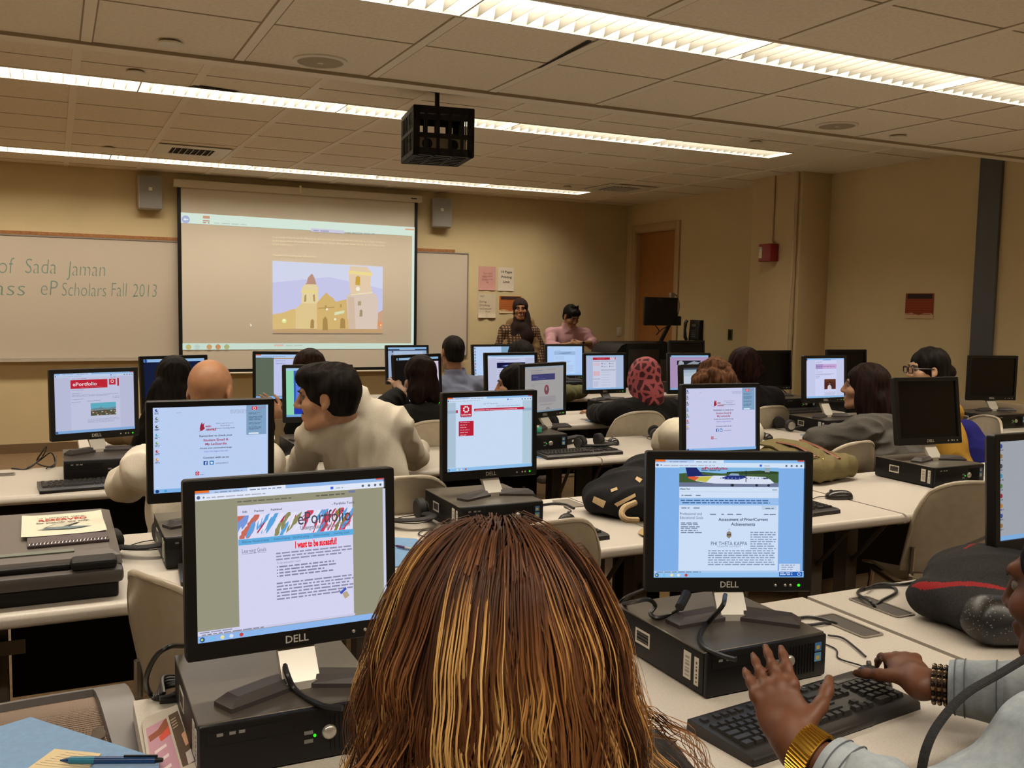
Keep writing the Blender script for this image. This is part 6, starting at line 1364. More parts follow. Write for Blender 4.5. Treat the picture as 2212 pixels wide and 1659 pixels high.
for lb, x, y, rz in (('black keyboard at left in front of the case with the green light', .16, 4.20, 4), ('black keyboard on the third row near the turquoise box', 2.44, 4.24, 3), ('black keyboard behind the airplane-page monitor, its end showing at the right', 2.46, 2.73, 3),
    ('black keyboard in front of the leaning dark monitor, beside an empty chair', 3.66, 2.735, 3), ('black keyboard below the red-logo monitor, mostly hidden by hair', 1.42, 2.72, 2), ('black keyboard below the portrait-page monitor', 4.55, 4.36, 3), ('black keyboard at the left beside the scanner and blue desktop monitor', .53, 2.70, -4),
    ('black keyboard under the dark monitor by the pillar', 5.05, 5.43, 2), ('black keyboard on the case below the grey lists page', 3.80, 5.50, 2)):
    keyboard(lb, x, y, rz)
def mouse(label, x, y, rz):
    t = thing('computer_mouse', label, 'mouse', (x, y, TZ), R(rz), 'black computer mice')
    mb = MB(); rs = []
    for i in range(13):
        a = math.pi*i/12; y_ = -.056*math.cos(a); w_ = .031*(math.sin(a)**.55 if 0 < i < 12 else .08); h_ = (.008+.028*math.sin(a)**.8*(1-.25*(i/12)))
        rs.append([(w_*math.cos(b), y_, max(.001, .004+h_*max(0, math.sin(b))**.8-.003*(math.sin(b) < 0))) for b in (2*math.pi*j/16 for j in range(16))])
    mb.rings(rs); mb.build('shell', mat('mouse_black', (.018, .016, .015), .25), t, ang=180)
    mb = MB(); mb.tube([(-.0035, .035, .032), (.0035, .035, .032)], .007, 10); mb.build('scroll_wheel', mat('wheel_grey', (.06, .055, .05), .5), t)
    mb = MB(); mb.tube(smoothpath([(0, .054, .010), (.005, .09, .006), (-.03, .14, .003), (-.02, .20, .003), (-.06, .26, .003)], 6), .0019, 5); mb.build('cord', m_dark, t)
for lb, x, y, rz in (('black mouse under the hand of the person in denim', 1.522, 1.388, -28), ('black mouse on the second row to the right of the airplane-page monitor', 2.90, 2.875, 70), ('black mouse at the right end of the keyboard near the turquoise box', 2.82, 4.50, -20), ('black mouse next to the black and tan backpack', 1.63, 2.90, -40), ('black mouse right behind the lilac desktop monitor', 3.80, 4.36, -20)):
    mouse(lb, x, y, rz)
m_pad = mat('ear_pad', (.014, .012, .012), .7); m_cup = mat('cup_silver', (.42, .38, .32), .3, metal=.6)
def headset(label, x, y, z, rz, silver=False, lay=0):
    t = thing('headset', label, 'headphones', (x, y, z), R(rz), 'headsets lying on the tables')
    n = 22; pts = []
    for i in range(n+1):
        a = math.pi*i/n; pts.append((.078*math.cos(a), -.13*math.sin(a)**.8, .024+.012*math.sin(a)))
    MB().tube(pts, (.018, .007) if not silver else (.012, .005), 10).build('headband', m_pad, t)
    for s in (-1, 1):
        mb = MB(); M_ = Matrix.Translation((s*.078, .015, .038)) @ Matrix.Rotation(R(90), 4, 'Y') @ Matrix.Rotation(R(12*s), 4, 'X')
        mb.lathe([(.030, -.018), (.037, -.012), (.037, .010), (.028, .018)], 20, 0, M_); mb.build('ear_cup', m_pad, t)
        mb = MB(); mb.lathe([(.026, 0), (.025, .005), (.012, .009)] if s > 0 else [(.012, -.009), (.025, -.005), (.026, 0)], 20, 0, Matrix.Translation((s*.096, .015, .038)) @ Matrix.Rotation(R(90), 4, 'Y')); mb.build('cup_cap', m_cup if silver else mat('cup_grey', (.05, .047, .044), .35), t)
    mb = MB(); mb.tube(smoothpath([(.078, .03, .01), (.03, .06, .003), (-.04, .02, .003), (.02, -.05, .003), (.10, -.03, .003), (.12, .08, .003)], 8), .0018, 5); mb.build('cord', m_dark, t)
for lb, x, y, rz, sv in (('black headset beside the case under the red-logo monitor', 1.10, 3.13, 12, False), ('black headset between the scanner and the blue desktop monitor case', .225, 3.09, 25, False), ('black headset with silver cup on the third row behind the curly-haired person', 3.16, 4.56, 60, True), ('silver headset on the third row right of the lilac desktop monitor', 4.22, 4.66, 75, True), ('dark headset below the red seal page, beside the green box', 2.62, 4.40, 20, False)):
    headset(lb, x, y, TZ+.001, rz, sv)
# ---------------------------------------------------------------- flat things: folders, papers, pens
m_fold = mat('folder_blue', (.15, .29, .50), .55, noise=.05, scale=80)
def sheet(name, label, cat, pts, z, th, m, group=None, draw=None, child=None):
    c = Vector((sum(p[0] for p in pts)/len(pts), sum(p[1] for p in pts)/len(pts)))
    pl = [(p[0]-c.x, p[1]-c.y) for p in pts]; a = sum(pl[i][0]*pl[(i+1) % len(pl)][1]-pl[(i+1) % len(pl)][0]*pl[i][1] for i in range(len(pl)))
    if a < 0: pl = pl[::-1]
    o = MB().prism(pl, 0, th).build(name, m, None, (c.x, c.y, z), smooth=False); tag(o, label, cat, group); return o
def folder(label, pts, z=TZ+.0008): return sheet('folder', label, 'folder', pts, z, .003, m_fold, 'light blue paper folders')
def rect(cx, cy, w_, d, a): c, s = math.cos(R(a)), math.sin(R(a)); return [(cx+x*c-y*s, cy+x*s+y*c) for x, y in ((-w_/2, -d/2), (w_/2, -d/2), (w_/2, d/2), (-w_/2, d/2))]
def zpix(pts, z): return [tuple(az(a, b, z).xy) for a, b in pts]
folder('blue folder lying under a clear pen to the right of the nearest monitor', zpix([(790, 1235), (848, 1228), (946, 1207), (900, 1166), (800, 1160)], TZ))
folder('blue folder under the paper next to the white-shirted man', zpix([(596, 1032), (660, 1030), (660, 1000), (596, 1002)], TZ))
folder('blue folder on the fourth row table left of the pink headscarf', rect(3.36, 5.42, .30, .15, 4))
folder('blue folder corner sticking out at the third row table edge under the keyboard', zpix([(1150, 988), (1180, 992), (1186, 986), (1160, 978)], TZ))
folder('blue folder on the third row under the grey hoodie, near the silver headset', rect(4.26, 4.38, .23, .17, 14))
folder('blue folder on the fourth row with a card on it, left of the black hoodie', rect(1.66, 5.48, .30, .22, -2))
folder('blue folder under the pens of the person in denim', [(1.615, 1.225), (1.70, 1.40), (1.93, 1.33), (1.84, 1.17)])
fz = TZ+.014
o = folder('blue folder at the bottom left corner with an index card and a blue pen', zpix([(-90, 1600), (66, 1552), (345, 1642), (330, 1800), (-90, 1800)], fz), fz)
def paperq(name, label, pts, z, col='d8ccb4', cat='paper'): return sheet(name, label, cat, pts, z, .0012, mat('paper_'+col, col, .8))
paperq('paper_sheet', 'white paper on the blue folder beside the white-shirted man', zpix([(598, 1013), (615, 1007), (636, 1010), (640, 1018), (612, 1021)], TZ+.004), TZ+.004)
paperq('paper_card', 'small card on the blue folder left of the black hoodie', rect(1.68, 5.48, .12, .07, 4), TZ+.004)
paperq('paper_sheet', 'crumpled white paper below the monitor with grey lists', rect(3.70, 5.45, .12, .09, 20), TZ+.0008)
paperq('paper_sheet', 'bluish sheets behind the red-banner monitor at the left', rect(.47, 5.46, .20, .15, 12), TZ+.0008, 'a8b0b8')
ic = paperq('index_card', 'ruled cream index card on the blue folder at the bottom left corner', zpix([(60, 1660), (118, 1618), (219, 1628), (195, 1655), (170, 1720), (60, 1720)], fz+.004), fz+.0032, 'd8c49c', 'index card')
mb = MB(); c0 = ic.location
for i in range(7):
    a, b = az(76+3*i+8*i, 1650-4.2*i, fz+.005), az(195+3*i, 1664-5*i, fz+.005); mb.tube([(a.x-c0.x, a.y-c0.y, .0014), (b.x-c0.x, b.y-c0.y, .0014)], .0003, 4)
mb.build('rule_lines', mat('rule_ink', (.35, .33, .30), .8), ic)
def pen(label, a, b, cols, r=.0045, name='pen'):
    a, b = Vector(a), Vector(b); L = (b-a).length; u = (b-a)/L
    t = thing(name, label, 'pen', a, math.atan2(u.y, u.x))
    M = Matrix.Rotation(R(90), 4, 'Y'); q = 0
    segs = [('tip', .0, .09, .0012, r*.9, cols[0]), ('grip', .09, .34, r, r*1.12, cols[1]), ('barrel', .34, .93, r*1.05, r, cols[2]), ('cap', .93, 1.0, r*.8, r*.6, cols[3])]
    for n_, s0, s1, r0_, r1_, c in segs: MB().tube([(L*s0, 0, r), (L*s1, 0, r)], [r0_, r1_], 12).build(n_, c, t)
    MB().box(L*.62, L*.95, -.0015, .0015, r*1.9, r*2.5, bev=.0006).build('clip', cols[3], t)
pb = mat('pen_blue', (.012, .05, .16), .25); pt_ = mat('pen_teal', (.01, .16, .27), .35); pc = mat('pen_clear', (.45, .43, .42), .15); pw = mat('pen_white', (.72, .68, .62), .3)
pen('blue retractable pen lying across the index card at the bottom left', az(130, 1650, fz+.009), az(352, 1649, fz+.009), (pb, pt_, pb, m_dark), .0058)
mb = MB()
pen('clear ballpoint pen on the blue folder right of the nearest monitor', az(852, 1181, TZ+.006), az(922, 1195, TZ+.006), (mat('pen_purple', (.06, .02, .09), .3), mat('pen_purple', 0), pc, pc), .004)
pr_, po = mat('pen_red', (.45, .02, .02), .3), mat('pen_orange', (.42, .10, .03), .2)
pen('red and white pen on the blue folder near the denim jacket', az(2085, 1452, TZ+.006), az(2260, 1470, TZ+.006), (pw, pr_, pw, pw), .0045)
pen('orange pen beside the red and white pen on the blue folder', az(2083, 1462, TZ+.006), az(2260, 1492, TZ+.006), (po, po, po, m_dark), .0045)
# newspaper on the nearest table
npz = TZ+.0008; N0 = [(.128, 1.80), (.195, 1.835), (.203, 1.55), (.122, 1.50)]
t = thing('newspaper', 'colourful folded newspaper at the left end of the nearest table', 'newspaper', (.165, 1.66, npz))
def nq(u, v): a = Vector(N0[0]).lerp(Vector(N0[1]), u); b = Vector(N0[3]).lerp(Vector(N0[2]), u); p = a.lerp(b, v); return (p.x-.165, p.y-1.66)
MB().prism([nq(0, 1), nq(1, 1), nq(1, 0), nq(.12, .02), nq(0, .06)], 0, .010).build('pages', mat('newsprint', (.50, .45, .38), .9), t, smooth=False)
def nprint(pts, c, k=1): q_ = [nq(u, v) for u, v in pts]; vs = [(a, b, .0101+.0002*k) for a, b in q_]; NP.add(vs[::-1], [tuple(range(len(vs)))], ci(c))
NP = MB(); nm = []
def ci(c):
    if c not in nm: nm.append(c)
    return nm.index(c)
nprint([(.08, .18), (.62, .14), (.62, 1), (.05, 1)], 'b88a9a'); nprint([(.10, .30), (.35, .26), (.55, .16), (.62, .15), (.62, .30), (.12, .38)], '8a4a30', 2); nprint([(.34, .36), (.62, .27), (.62, .38), (.36, .43)], 'c84a34', 3); nprint([(.68, .12), (.95, .10), (.93, .85), (.66, .85)], '54402e', 1)
nprint([(.84, .45), (.94, .42), (.93, .60), (.85, .62)], 'c89878', 2); nprint([(.80, .70), (.93, .68), (.92, .84), (.78, .85)], 'c4b8b4', 2)
for i in range(4): nprint([(.70, .20+.04*i), (.84, .18+.04*i), (.84, .195+.04*i), (.70, .215+.04*i)], 'b4a088', 3)
for i in range(3): nprint([(.18, .52+.13*i), (.46, .48+.13*i), (.46, .52+.13*i), (.18, .56+.13*i)], 'd8c4c8', 2)
NP.build('print', [mat('print_'+c, c, .85) for c in nm], t, smooth=False)
# ---------------------------------------------------------------- scanner with notebook and notice
sx0, sx1, sy0, sy1 = -.30, .150, 2.60, 3.24
m_scan = mat('scanner_grey', (.075, .065, .058), .5); m_scan2 = mat('scanner_lid', (.11, .09, .078), .45)
t = thing('flatbed_scanner', 'large grey flatbed scanner on the second row table at the left edge', 'scanner', ((sx0+sx1)/2, (sy0+sy1)/2, TZ)); hx, hy = (sx1-sx0)/2, (sy1-sy0)/2
MB().box(-hx+.012, hx-.012, -hy+.012, hy-.012, .0, .045, bev=.008).build('base', m_case, t)
MB().box(-hx, hx, -hy, hy, .040, .078, bev=.012).build('body', m_scan, t)
mb = MB(); mb.rings([[(-hx, -hy+.05, .079), (hx, -hy+.05, .079), (hx, hy, .079), (-hx, hy, .079)], [(-hx+.004, -hy+.06, .100), (hx-.004, -hy+.06, .100), (hx-.004, hy-.004, .100), (-hx+.004, hy-.004, .100)], [(-hx+.03, -hy+.09, .112), (hx-.03, -hy+.09, .112), (hx-.03, hy-.03, .112), (-hx+.03, hy-.03, .112)]]); mb.build('lid', m_scan2, t, smooth=False)
for s in (-.13, .155): MB().box(s-.055, s+.055, -hy+.005, -hy+.075, .078, .104, bev=.010).build('hinge', m_dark, t)
MB().box(-.075, .10, -hy+.03, -hy+.055, .078, .094, bev=.005).build('crossbar', m_dark, t)
MB().box(-.09, .11, -hy+.085, -hy+.115, .108, .1135).build('label_strip', mat('strip_green', (.14, .16, .13), .4), t, smooth=False)
lz = TZ+.1122
t = thing('spiral_notebook', 'dark spiral notebook lying on the scanner under the RESERVED notice', 'notebook', (.02, 2.87, lz), R(2))
MB().box(-.10, .10, -.115, .16, 0, .008, bev=.002).build('cover', mat('notebook_cover', (.075, .05, .055), .5), t)
for i in range(22):
    mb = MB(); x = -.092+.0088*i; mb.tube([(x+.004*math.cos(a), -.104+.009*math.cos(a), .006+.006*math.sin(a)) for a in (2*math.pi*j/9 for j in range(10))], .0011, 5); mb.build('ring', m_steel, t)
t = thing('paper_notice', 'curled white RESERVED notice lying on the scanner', 'notice', (.012, 2.98, lz+.0085), R(1), None)
w_, d_ = .215, .26; mb = MB(); rows = []
for j in range(9): rows.append([((i/8-.5)*w_*(1+.0), (j/8-.5)*d_, .001+.010*max(0, abs(i/4-1)-.5)**2*(1+.5*math.sin(j))+.012*max(0, j/8-.75)) for i in range(9)])
mb.rings(rows, closed=False, caps=False); mb.build('sheet', mat('paper_white', (.66, .60, .48), .8), t)
PN = MB()
for y, s, sz, wd, bd in ((.085, 'This Computer Station is', .028, .155, .01), (.052, 'RESERVED', .034, .130, .03), (.020, 'for scanner use only.', .028, .14, .02)):
    vs, fs, w0 = txt(s, bd); k = wd/w0; PN.add([(a*k-wd/2, b*sz+y, .0026) for a, b in vs], fs, 1 if 'RES' in s else 0)
for pts, m_ in (([(-.07, -.06), (.02, -.075), (.075, -.055), (-.01, -.035)], 3), ([(-.055, -.045), (.0, -.05), (.045, .005), (-.02, .005)], 2), ([(-.045, -.04), (-.005, -.043), (.035, .0), (-.018, .0)], 4)): PN.add([(a, b, .0026+.0003*m_) for a, b in pts], [(0, 1, 2, 3)], m_)
PN.build('print', [mat('ink_grey', (.12, .10, .09), .8), mat('ink_red', (.42, .06, .04), .8), mat('ink_dark', (.05, .07, .08), .8), mat('ink_steel', (.13, .18, .20), .8), mat('ink_pale', (.50, .48, .38), .8)], t, smooth=False)
# ---------------------------------------------------------------- mesh-backed chair at the left corner
t = thing('mesh_chair', 'grey framed chair with a shiny perforated back at the bottom left corner', 'chair', (-.20, 2.02, 0), R(9), None)
m_fr = mat('chair_frame_grey', (.17, .155, .15), .4); m_perf = mat('perforated_steel', (.34, .26, .21), .28, metal=.8)
def bk(u, v): return (u*.315, -.36+.33*v+.03*math.sin(v*3), .600+.14*v+.012*math.cos(u*1.5)-.07*max(0, v-.62)**2*4)
mb = MB()
frame = [(-1, 0), (1, 0), (1, 1), (-1, 1)]
def strip(u0, u1, v0, v1, th): return shell(lambda u, v: bk(u0+(u1-u0)*(u+1)/2, v0+(v1-v0)*v), 8, 8, th)
for a in ((.80, 1, 0, 1), (-1, -.80, 0, 1), (-.80, .80, .93, 1), (-.80, .80, 0, .10)): mb.add(*strip(*a, .030))
mb.build('back_frame', m_fr, t, ang=50)
mb = MB(); nu, nv = 90, 54
for j in range(nv):
    v = .10+.83*j/nv; mb.tube([bk(-.81+1.62*i/16, v) for i in range(17)], (.0026, .0014), 4)
for i in range(nu):
    u = -.80+1.60*i/nu; mb.tube([bk(u+.014*(k % 2), .10+.83*k/12) for k in range(13)], (.0015, .0010), 4)
mb.build('perforated_back', m_perf, t)
MB().add(*shell(lambda u, v: (u*.24, -.05+.42*v, .45+.02*u*u), 8, 8, .03)).build('seat', m_fr, t, ang=50)
for sx in (-1, 1):
    MB().tube([(sx*.23, -.20, .70), (sx*.23, .0, .44), (sx*.24, -.16, .005)], .013, 8).build('leg', m_steel, t); MB().tube([(sx*.23, .0, .44), (sx*.23, .34, .43), (sx*.24, .36, .005)], .013, 8).build('leg', m_steel, t)
# ---------------------------------------------------------------- bags
def bagfig(name, label, cat, build, m, h=.008, fold=.006, seed=1, part='body'):
    T = thing(name, label, cat, (0, 0, 0)); f = Fig(h, .03); build(f); vs, fs = f.mesh(fold, seed, None, 45); npmesh(part, vs, fs, m, T); return T
m_blk = cloth('bag_black', (.012, .011, .012), .2); m_tan = cloth('bag_tan', (.40, .28, .13)); m_rope = cloth('bag_rope', (.55, .40, .22))
def bp_black(f):
    f.ell((1.99, 2.90, .80), (.19, .17, .09)); f.ell((1.85, 2.98, .79), (.09, .11, .075)); f.ell((1.95, 2.98, .83), (.12, .12, .07)); f.ell((2.07, 3.05, .86), (.11, .09, .075)); f.box((1.98, 2.93, .707), (.4, .4, .029), sub=True, k=.01)
T = bagfig('backpack', 'black and tan backpack on the second row table, strap hanging over the edge', 'backpack', bp_black, m_blk, .0065, .010)
def ribbon(pts, wd, th=.003, k=6): return MB().tube(smoothpath(pts, k), (wd, th), 8)
B = lambda px, py, d: DP(px, py, d)
d0 = 3.12
ribbon([(1.86, 2.72, .735), (1.80, 2.66, .736), (1.79, 2.58, .737), (1.785, 2.535, .715), (1.79, 2.52, .64), (1.80, 2.53, .54), (1.79, 2.52, .46)], .020).build('strap', m_tan, T)
ribbon([(1.79, 2.518, .70), (1.84, 2.505, .63), (1.86, 2.51, .52), (1.83, 2.515, .45), (1.80, 2.52, .46)], .018).build('strap', m_tan, T)
mb = MB(); mb.cyl((1.765, 2.512, .70), (1.81, 2.512, .70), .016, n=10); mb.build('buckle', m_tan, T)
def pt_on(px, py, dd): return tuple(DP(px, py, dd))
mb = MB(); mb.tube(smoothpath([pt_on(1372, 1086, 3.0), pt_on(1350, 1096, 2.96), pt_on(1343, 1110, 2.94), pt_on(1352, 1122, 2.93), pt_on(1378, 1124, 2.95)], 8), .010, 8); mb.build('handle', m_rope, T)
from mathutils.bvhtree import BVHTree
def stick(o, quad, off=.0025, n=6):   # a patch that lies on the surface of o, where the sight line meets it
    bv = BVHTree.FromPolygons([v.co for v in o.data.vertices], [p.vertices for p in o.data.polygons]); E0 = Vector((0, 0, EYE)); rows = []
    a, b, c, d = [Vector(q_) for q_ in quad]
    for j in range(n+1):
        r_ = []
        for i in range(n+1):
            p = a.lerp(b, i/n).lerp(d.lerp(c, i/n), j/n); h_ = bv.ray_cast(E0, ray(p.x, p.y).normalized())
            if h_[0] is None: return None
            r_.append(h_[0]+h_[1]*off)
        rows.append(r_)
    return MB().rings(rows, closed=False, caps=False)
for q_ in (((1284, 1072), (1310, 1083), (1304, 1097), (1280, 1084)), ((1376, 1030), (1388, 1036), (1382, 1044), (1372, 1036)), ((1358, 1136), (1392, 1138), (1392, 1150), (1356, 1148)), ((1327, 1088), (1372, 1066), (1374, 1073), (1334, 1094)), ((1319, 1058), (1333, 1053), (1335, 1059), (1321, 1064))):
    m_ = stick(T.children[0], q_)
    if m_: m_.build('leather_patch', m_rope, T)
m_olive = cloth('canvas_olive', (.155, .125, .055), .12, rough=.9); m_leath = mat('leather_brown', (.17, .055, .022), .5, noise=.1)
def bag_ol(f):
    f.box((3.13, 3.30, .79), (.175, .17, .055), rot=rotm(12), k=.03, rd=.05); f.ell((3.08, 3.35, .835), (.165, .14, .05)); f.box((3.17, 3.3, .707), (.5, .5, .029), sub=True, k=.004)
T = bagfig('messenger_bag', 'olive canvas messenger bag with brown leather trim on the second row table', 'bag', bag_ol, m_olive, .0065, .008, 4)
mb = MB(); 
def flap(u, v): return (3.07+.115*u-.02*v, 3.28+.15*v, .882-.03*abs(v-.4)-.018*u*u+.03*v)
mb.add(*shell(flap, 10, 8, .008)); mb.build('flap', m_olive, T, ang=60)
mb = MB(); mb.tube(smoothpath([tuple(Vector(flap(-1, .05))+Vector((0, -.01, 0))), flap(-.4, -.02), flap(.3, -.02), flap(1, .1), flap(1, .6)], 6), (.012, .006), 8); mb.build('leather_trim', m_leath, T)
ribbon([(2.99, 3.36, .893), (3.03, 3.27, .884), (3.06, 3.18, .850)], .013, .004).build('leather_strap', m_leath, T); ribbon([(3.15, 3.38, .893), (3.17, 3.28, .872), (3.19, 3.17, .835)], .013, .004).build('leather_strap', m_leath, T)
mb = MB(); mb.tube(smoothpath([(3.06, 3.175, .852), (3.08, 3.16, .842), (3.07, 3.15, .835)], 5), .003, 6); mb.build('clip', mat('brass', (.5, .34, .12), .3, metal=1), T)
m_dg = cloth('bag_charcoal', (.026, .024, .024), .2); m_rd = cloth('bag_red', (.26, .018, .02))
def bag_red(f):
    f.box((2.16, 1.58, .785), (.20, .17, .05), rot=rotm(18), k=.03, rd=.045); f.ell((2.19, 1.63, .825), (.19, .15, .07), rot=rotm(18)); f.ell((2.03, 1.50, .785), (.10, .12, .055)); f.box((2.1, 1.6, .707), (.6, .6, .029), sub=True, k=.004)
T = thing('backpack', 'charcoal backpack with red trim, bottle in its mesh pocket, at the right', 'backpack', (0, 0, 0)); f = Fig(.005, .03); bag_red(f); vs, fs = f.mesh(.005, 6, None, 40)
def redslot(p):
    q = (p-V(2.16, 1.58, .79))@rotm(18); return np.where(((np.abs(q[:, 2]-.052-.12*(q[:, 0]+.02)) < .0045) & (q[:, 1] < -.02) & (q[:, 0] > -.06)) | ((np.abs(q[:, 0]+.155+.25*q[:, 1]) < .010) & (q[:, 2] > .025)) | ((np.abs(q[:, 1]-.10) < .008) & (q[:, 2] > .10)), 1, 0)
npmesh('body', vs, fs, [m_dg, m_rd], T, redslot)
def mesh_pocket(nt, b):
    tc = nt.nodes.new('ShaderNodeTexCoord'); vo = nt.nodes.new('ShaderNodeTexVoronoi'); vo.inputs['Scale'].default_value = 130; cr = nt.nodes.new('ShaderNodeValToRGB')
    cr.color_ramp.elements[0].position = .1; cr.color_ramp.elements[1].position = .25; cr.color_ramp.elements[0].color = (.25, .22, .2, 1); cr.color_ramp.elements[1].color = (.012, .011, .011, 1)
    nt.links.new(tc.outputs['Object'], vo.inputs['Vector']); nt.links.new(vo.outputs['Distance'], cr.inputs[0]); nt.links.new(cr.outputs[0], b.inputs['Base Color']); b.inputs['Roughness'].default_value = .4
f = Fig(.007, .02); a_, b_ = V(1.955, 1.46, .79), V(2.08, 1.39, .79); f.cap(a_, b_, .058, .052); vs, fs = f.mesh(.003, 3); npmesh('mesh_pocket', vs, fs, pmat('mesh_pocket', mesh_pocket), T)
t = thing('water_bottle', 'clear plastic water bottle with a green and blue label in the backpack pocket', 'bottle', (2.085, 1.375, .79), 0); u = V(.88, -.46, .04); M_ = Vector(u).to_track_quat('Z', 'Y').to_matrix().to_4x4()
MB().lathe([(.028, -.05), (.031, .0), (.031, .10), (.022, .13), (.011, .15), (.011, .165)], 20, 0, M_).build('bottle', mat('bottle_clear', (.75, .78, .76), .08, trans=.8), t)
MB().lathe([(.0316, .0), (.0316, .035)], 20, 0, M_).build('label', mat('label_green', (.02, .22, .05), .4), t); MB().lathe([(.0317, .035), (.0317, .065)], 20, 0, M_).build('label', mat('label_cyan', (.25, .45, .52), .4), t)
MB().lathe([(.013, .160), (.013, .178)], 16, 0, M_).build('cap', mat('cap_white', (.7, .7, .68), .4), t)
cb = ay(2080, 972, 3.86); ox_, oy_ = cb.x, cb.y
def bag_blue(f):
    f.ell((ox_, oy_, .66), (.16, .15, .19)); f.ell((ox_+.04, oy_-.09, .62), (.14, .11, .15), k=.02); f.ell((ox_-.02, oy_+.01, .80), (.11, .10, .07)); f.box((ox_, oy_, .41), (.5, .5, .055), sub=True, k=.004)
T = bagfig('backpack', 'royal blue and black backpack on the empty chair at the right', 'backpack', bag_blue, cloth('bag_blue', (.012, .012, .13), .15), .008, .006, 9)
f = Fig(.008, .02); f.ell((ox_+.07, oy_-.13, .63), (.12, .09, .12)); f.cap((ox_-.14, oy_-.10, .60), (ox_-.04, oy_-.17, .54), .03, .03); vs, fs = f.mesh(.004, 2); npmesh('front_pocket', vs, fs, m_blk, T)
mb = MB(); mb.tube(smoothpath([(ox_+.02, oy_-.235, .67), (ox_+.035, oy_-.24, .62), (ox_+.02, oy_-.24, .58)], 5), .004, 6); mb.tube([(ox_+.05, oy_-.235, .65), (ox_+.035, oy_-.24, .61)], .003, 6); mb.build('zip_pull', mat('zip_brass', (.5, .42, .25), .3, metal=.8), T)
def bag_blk(f):
    f.ell((1.50, 5.62, .80), (.11, .10, .085)); f.ell((1.44, 5.66, .84), (.06, .06, .05)); f.ell((1.60, 5.60, .77), (.06, .06, .045)); f.ell((1.52, 5.64, .86), (.035, .04, .04)); f.box((1.5, 5.6, .707), (.4, .4, .029), sub=True, k=.004)
T = bagfig('black_bag', 'small black bag with a pale print on a table left of the black hoodie', 'bag', bag_blk, m_blk, .008, .006, 2)
mb = MB()
for i in range(9): a = 2.4*i; mb.ball((1.50+.035*math.cos(a)*(i % 3)/2, 5.520, .79+.03*math.sin(a)*(i % 3)/2), (.010, .004, .007), 6)
mb.build('pale_print', mat('print_pale', (.45, .42, .36), .7), T)
t = thing('plastic_box', 'small turquoise and white box on top of the case under the red seal page', 'box', (2.28, 4.50, TZ+.0945), R(-28)); MB().box(-.075, .075, -.045, .045, 0, .026, bev=.006).build('box', mat('turquoise', (.04, .30, .24), .4), t); MB().box(-.06, .06, -.035, .035, .026, .031, bev=.004).build('lid', m_white, t)
t = thing('power_strip', 'black notebook power adapter on the third row table below the red seal page', 'adapter', (2.62, 4.62, TZ+.0005), R(30)); MB().box(-.09, .09, -.03, .03, 0, .035, bev=.006).build('case', m_dark, t); MB().box(-.05, -.01, -.031, -.029, .012, .024).build('label', m_stick, t, smooth=False)
# ---------------------------------------------------------------- cables and desk grommets
def cable(label, pts, r=.0035, name='cable'):
    o = MB().tube(smoothpath(pts, 8), r, 7).build(name, mat('cable_black', (.012, .011, .012), .4)); tag(o, label, 'cable'); return o
def zp(px, py, z): return tuple(az(px, py, z))
T5 = TZ+.0048
cable('long black cable looping in a bundle left of the far-left case', [zp(25, 1012, T5), zp(60, 1012, T5), zp(92, 985, T5+.03), zp(100, 966, T5+.09), zp(92, 975, T5+.06), zp(80, 1000, T5), zp(115, 1008, T5), zp(122, 985, T5+.02)])
cable('second black cable in the tangle left of the far-left case', [zp(60, 1010, T5+.004), zp(85, 995, T5+.01), zp(110, 978, T5+.05), zp(118, 1000, T5+.006), zp(100, 1012, T5+.002)], .0028)
cable('black cable arching up beside the nearest case at the left', [zp(395, 1395, .83), zp(365, 1397, .86), zp(335, 1420, .84), zp(316, 1465, .79), zp(325, 1500, T5), zp(350, 1510, T5), zp(395, 1490, T5)], .005)
for i in range(5): cable(('black coiled cable bundle behind the nearest case, strand %s' % ('nearest', 'second', 'third', 'fourth', 'farthest')[i]), [zp(330+6*i, 1510-3*i, T5+.004*i), zp(352, 1488-6*i, T5+.01+.005*i), zp(385, 1480-4*i, T5+.02), zp(405, 1490, T5+.012), zp(380, 1512-3*i, T5+.003*i), zp(345, 1516-2*i, T5+.003*i)], .0042)
MB_ = MB(); MB_.ball(zp(396, 1470, TZ+.04), .008, 8); tag(MB_.build('cable_tie', mat('tie_green', (.02, .22, .04), .5)), 'small green tie on the cable bundle by the nearest case', 'cable tie')
cable('black cable hanging in front of the stand of the nearest monitor', [tuple(DP(613, 1425, 1.70)), tuple(DP(620, 1455, 1.66)), zp(640, 1492, .829), zp(690, 1522, .829), zp(740, 1530, .829)], .005)
cable('black cable curving over the case below the airplane-page monitor', [tuple(DP(1567, 1285, 2.0)), tuple(DP(1560, 1310, 1.96)), zp(1530, 1345, .829), zp(1512, 1372, .829), zp(1522, 1398, .829), zp(1560, 1416, .829), tuple(DP(1590, 1425, 1.83))], .005)
cable('thick black video cable looping left below the airplane-page monitor', [tuple(DP(1480, 1285, 2.05)), tuple(DP(1474, 1305, 2.02)), zp(1455, 1325, .829), zp(1420, 1335, .829), zp(1405, 1325, .835), zp(1415, 1308, .85), zp(1400, 1295, .87), zp(1370, 1300, .86), zp(1345, 1305, .82)], .005)
MB_ = MB(); a, b = DP(1484, 1282, 2.02), DP(1468, 1312, 1.98); MB_.cyl(tuple(a), tuple(b), .010, n=10); tag(MB_.build('cable_plug', m_dark), 'black plug block hanging at the left below the airplane-page monitor', 'cable plug')
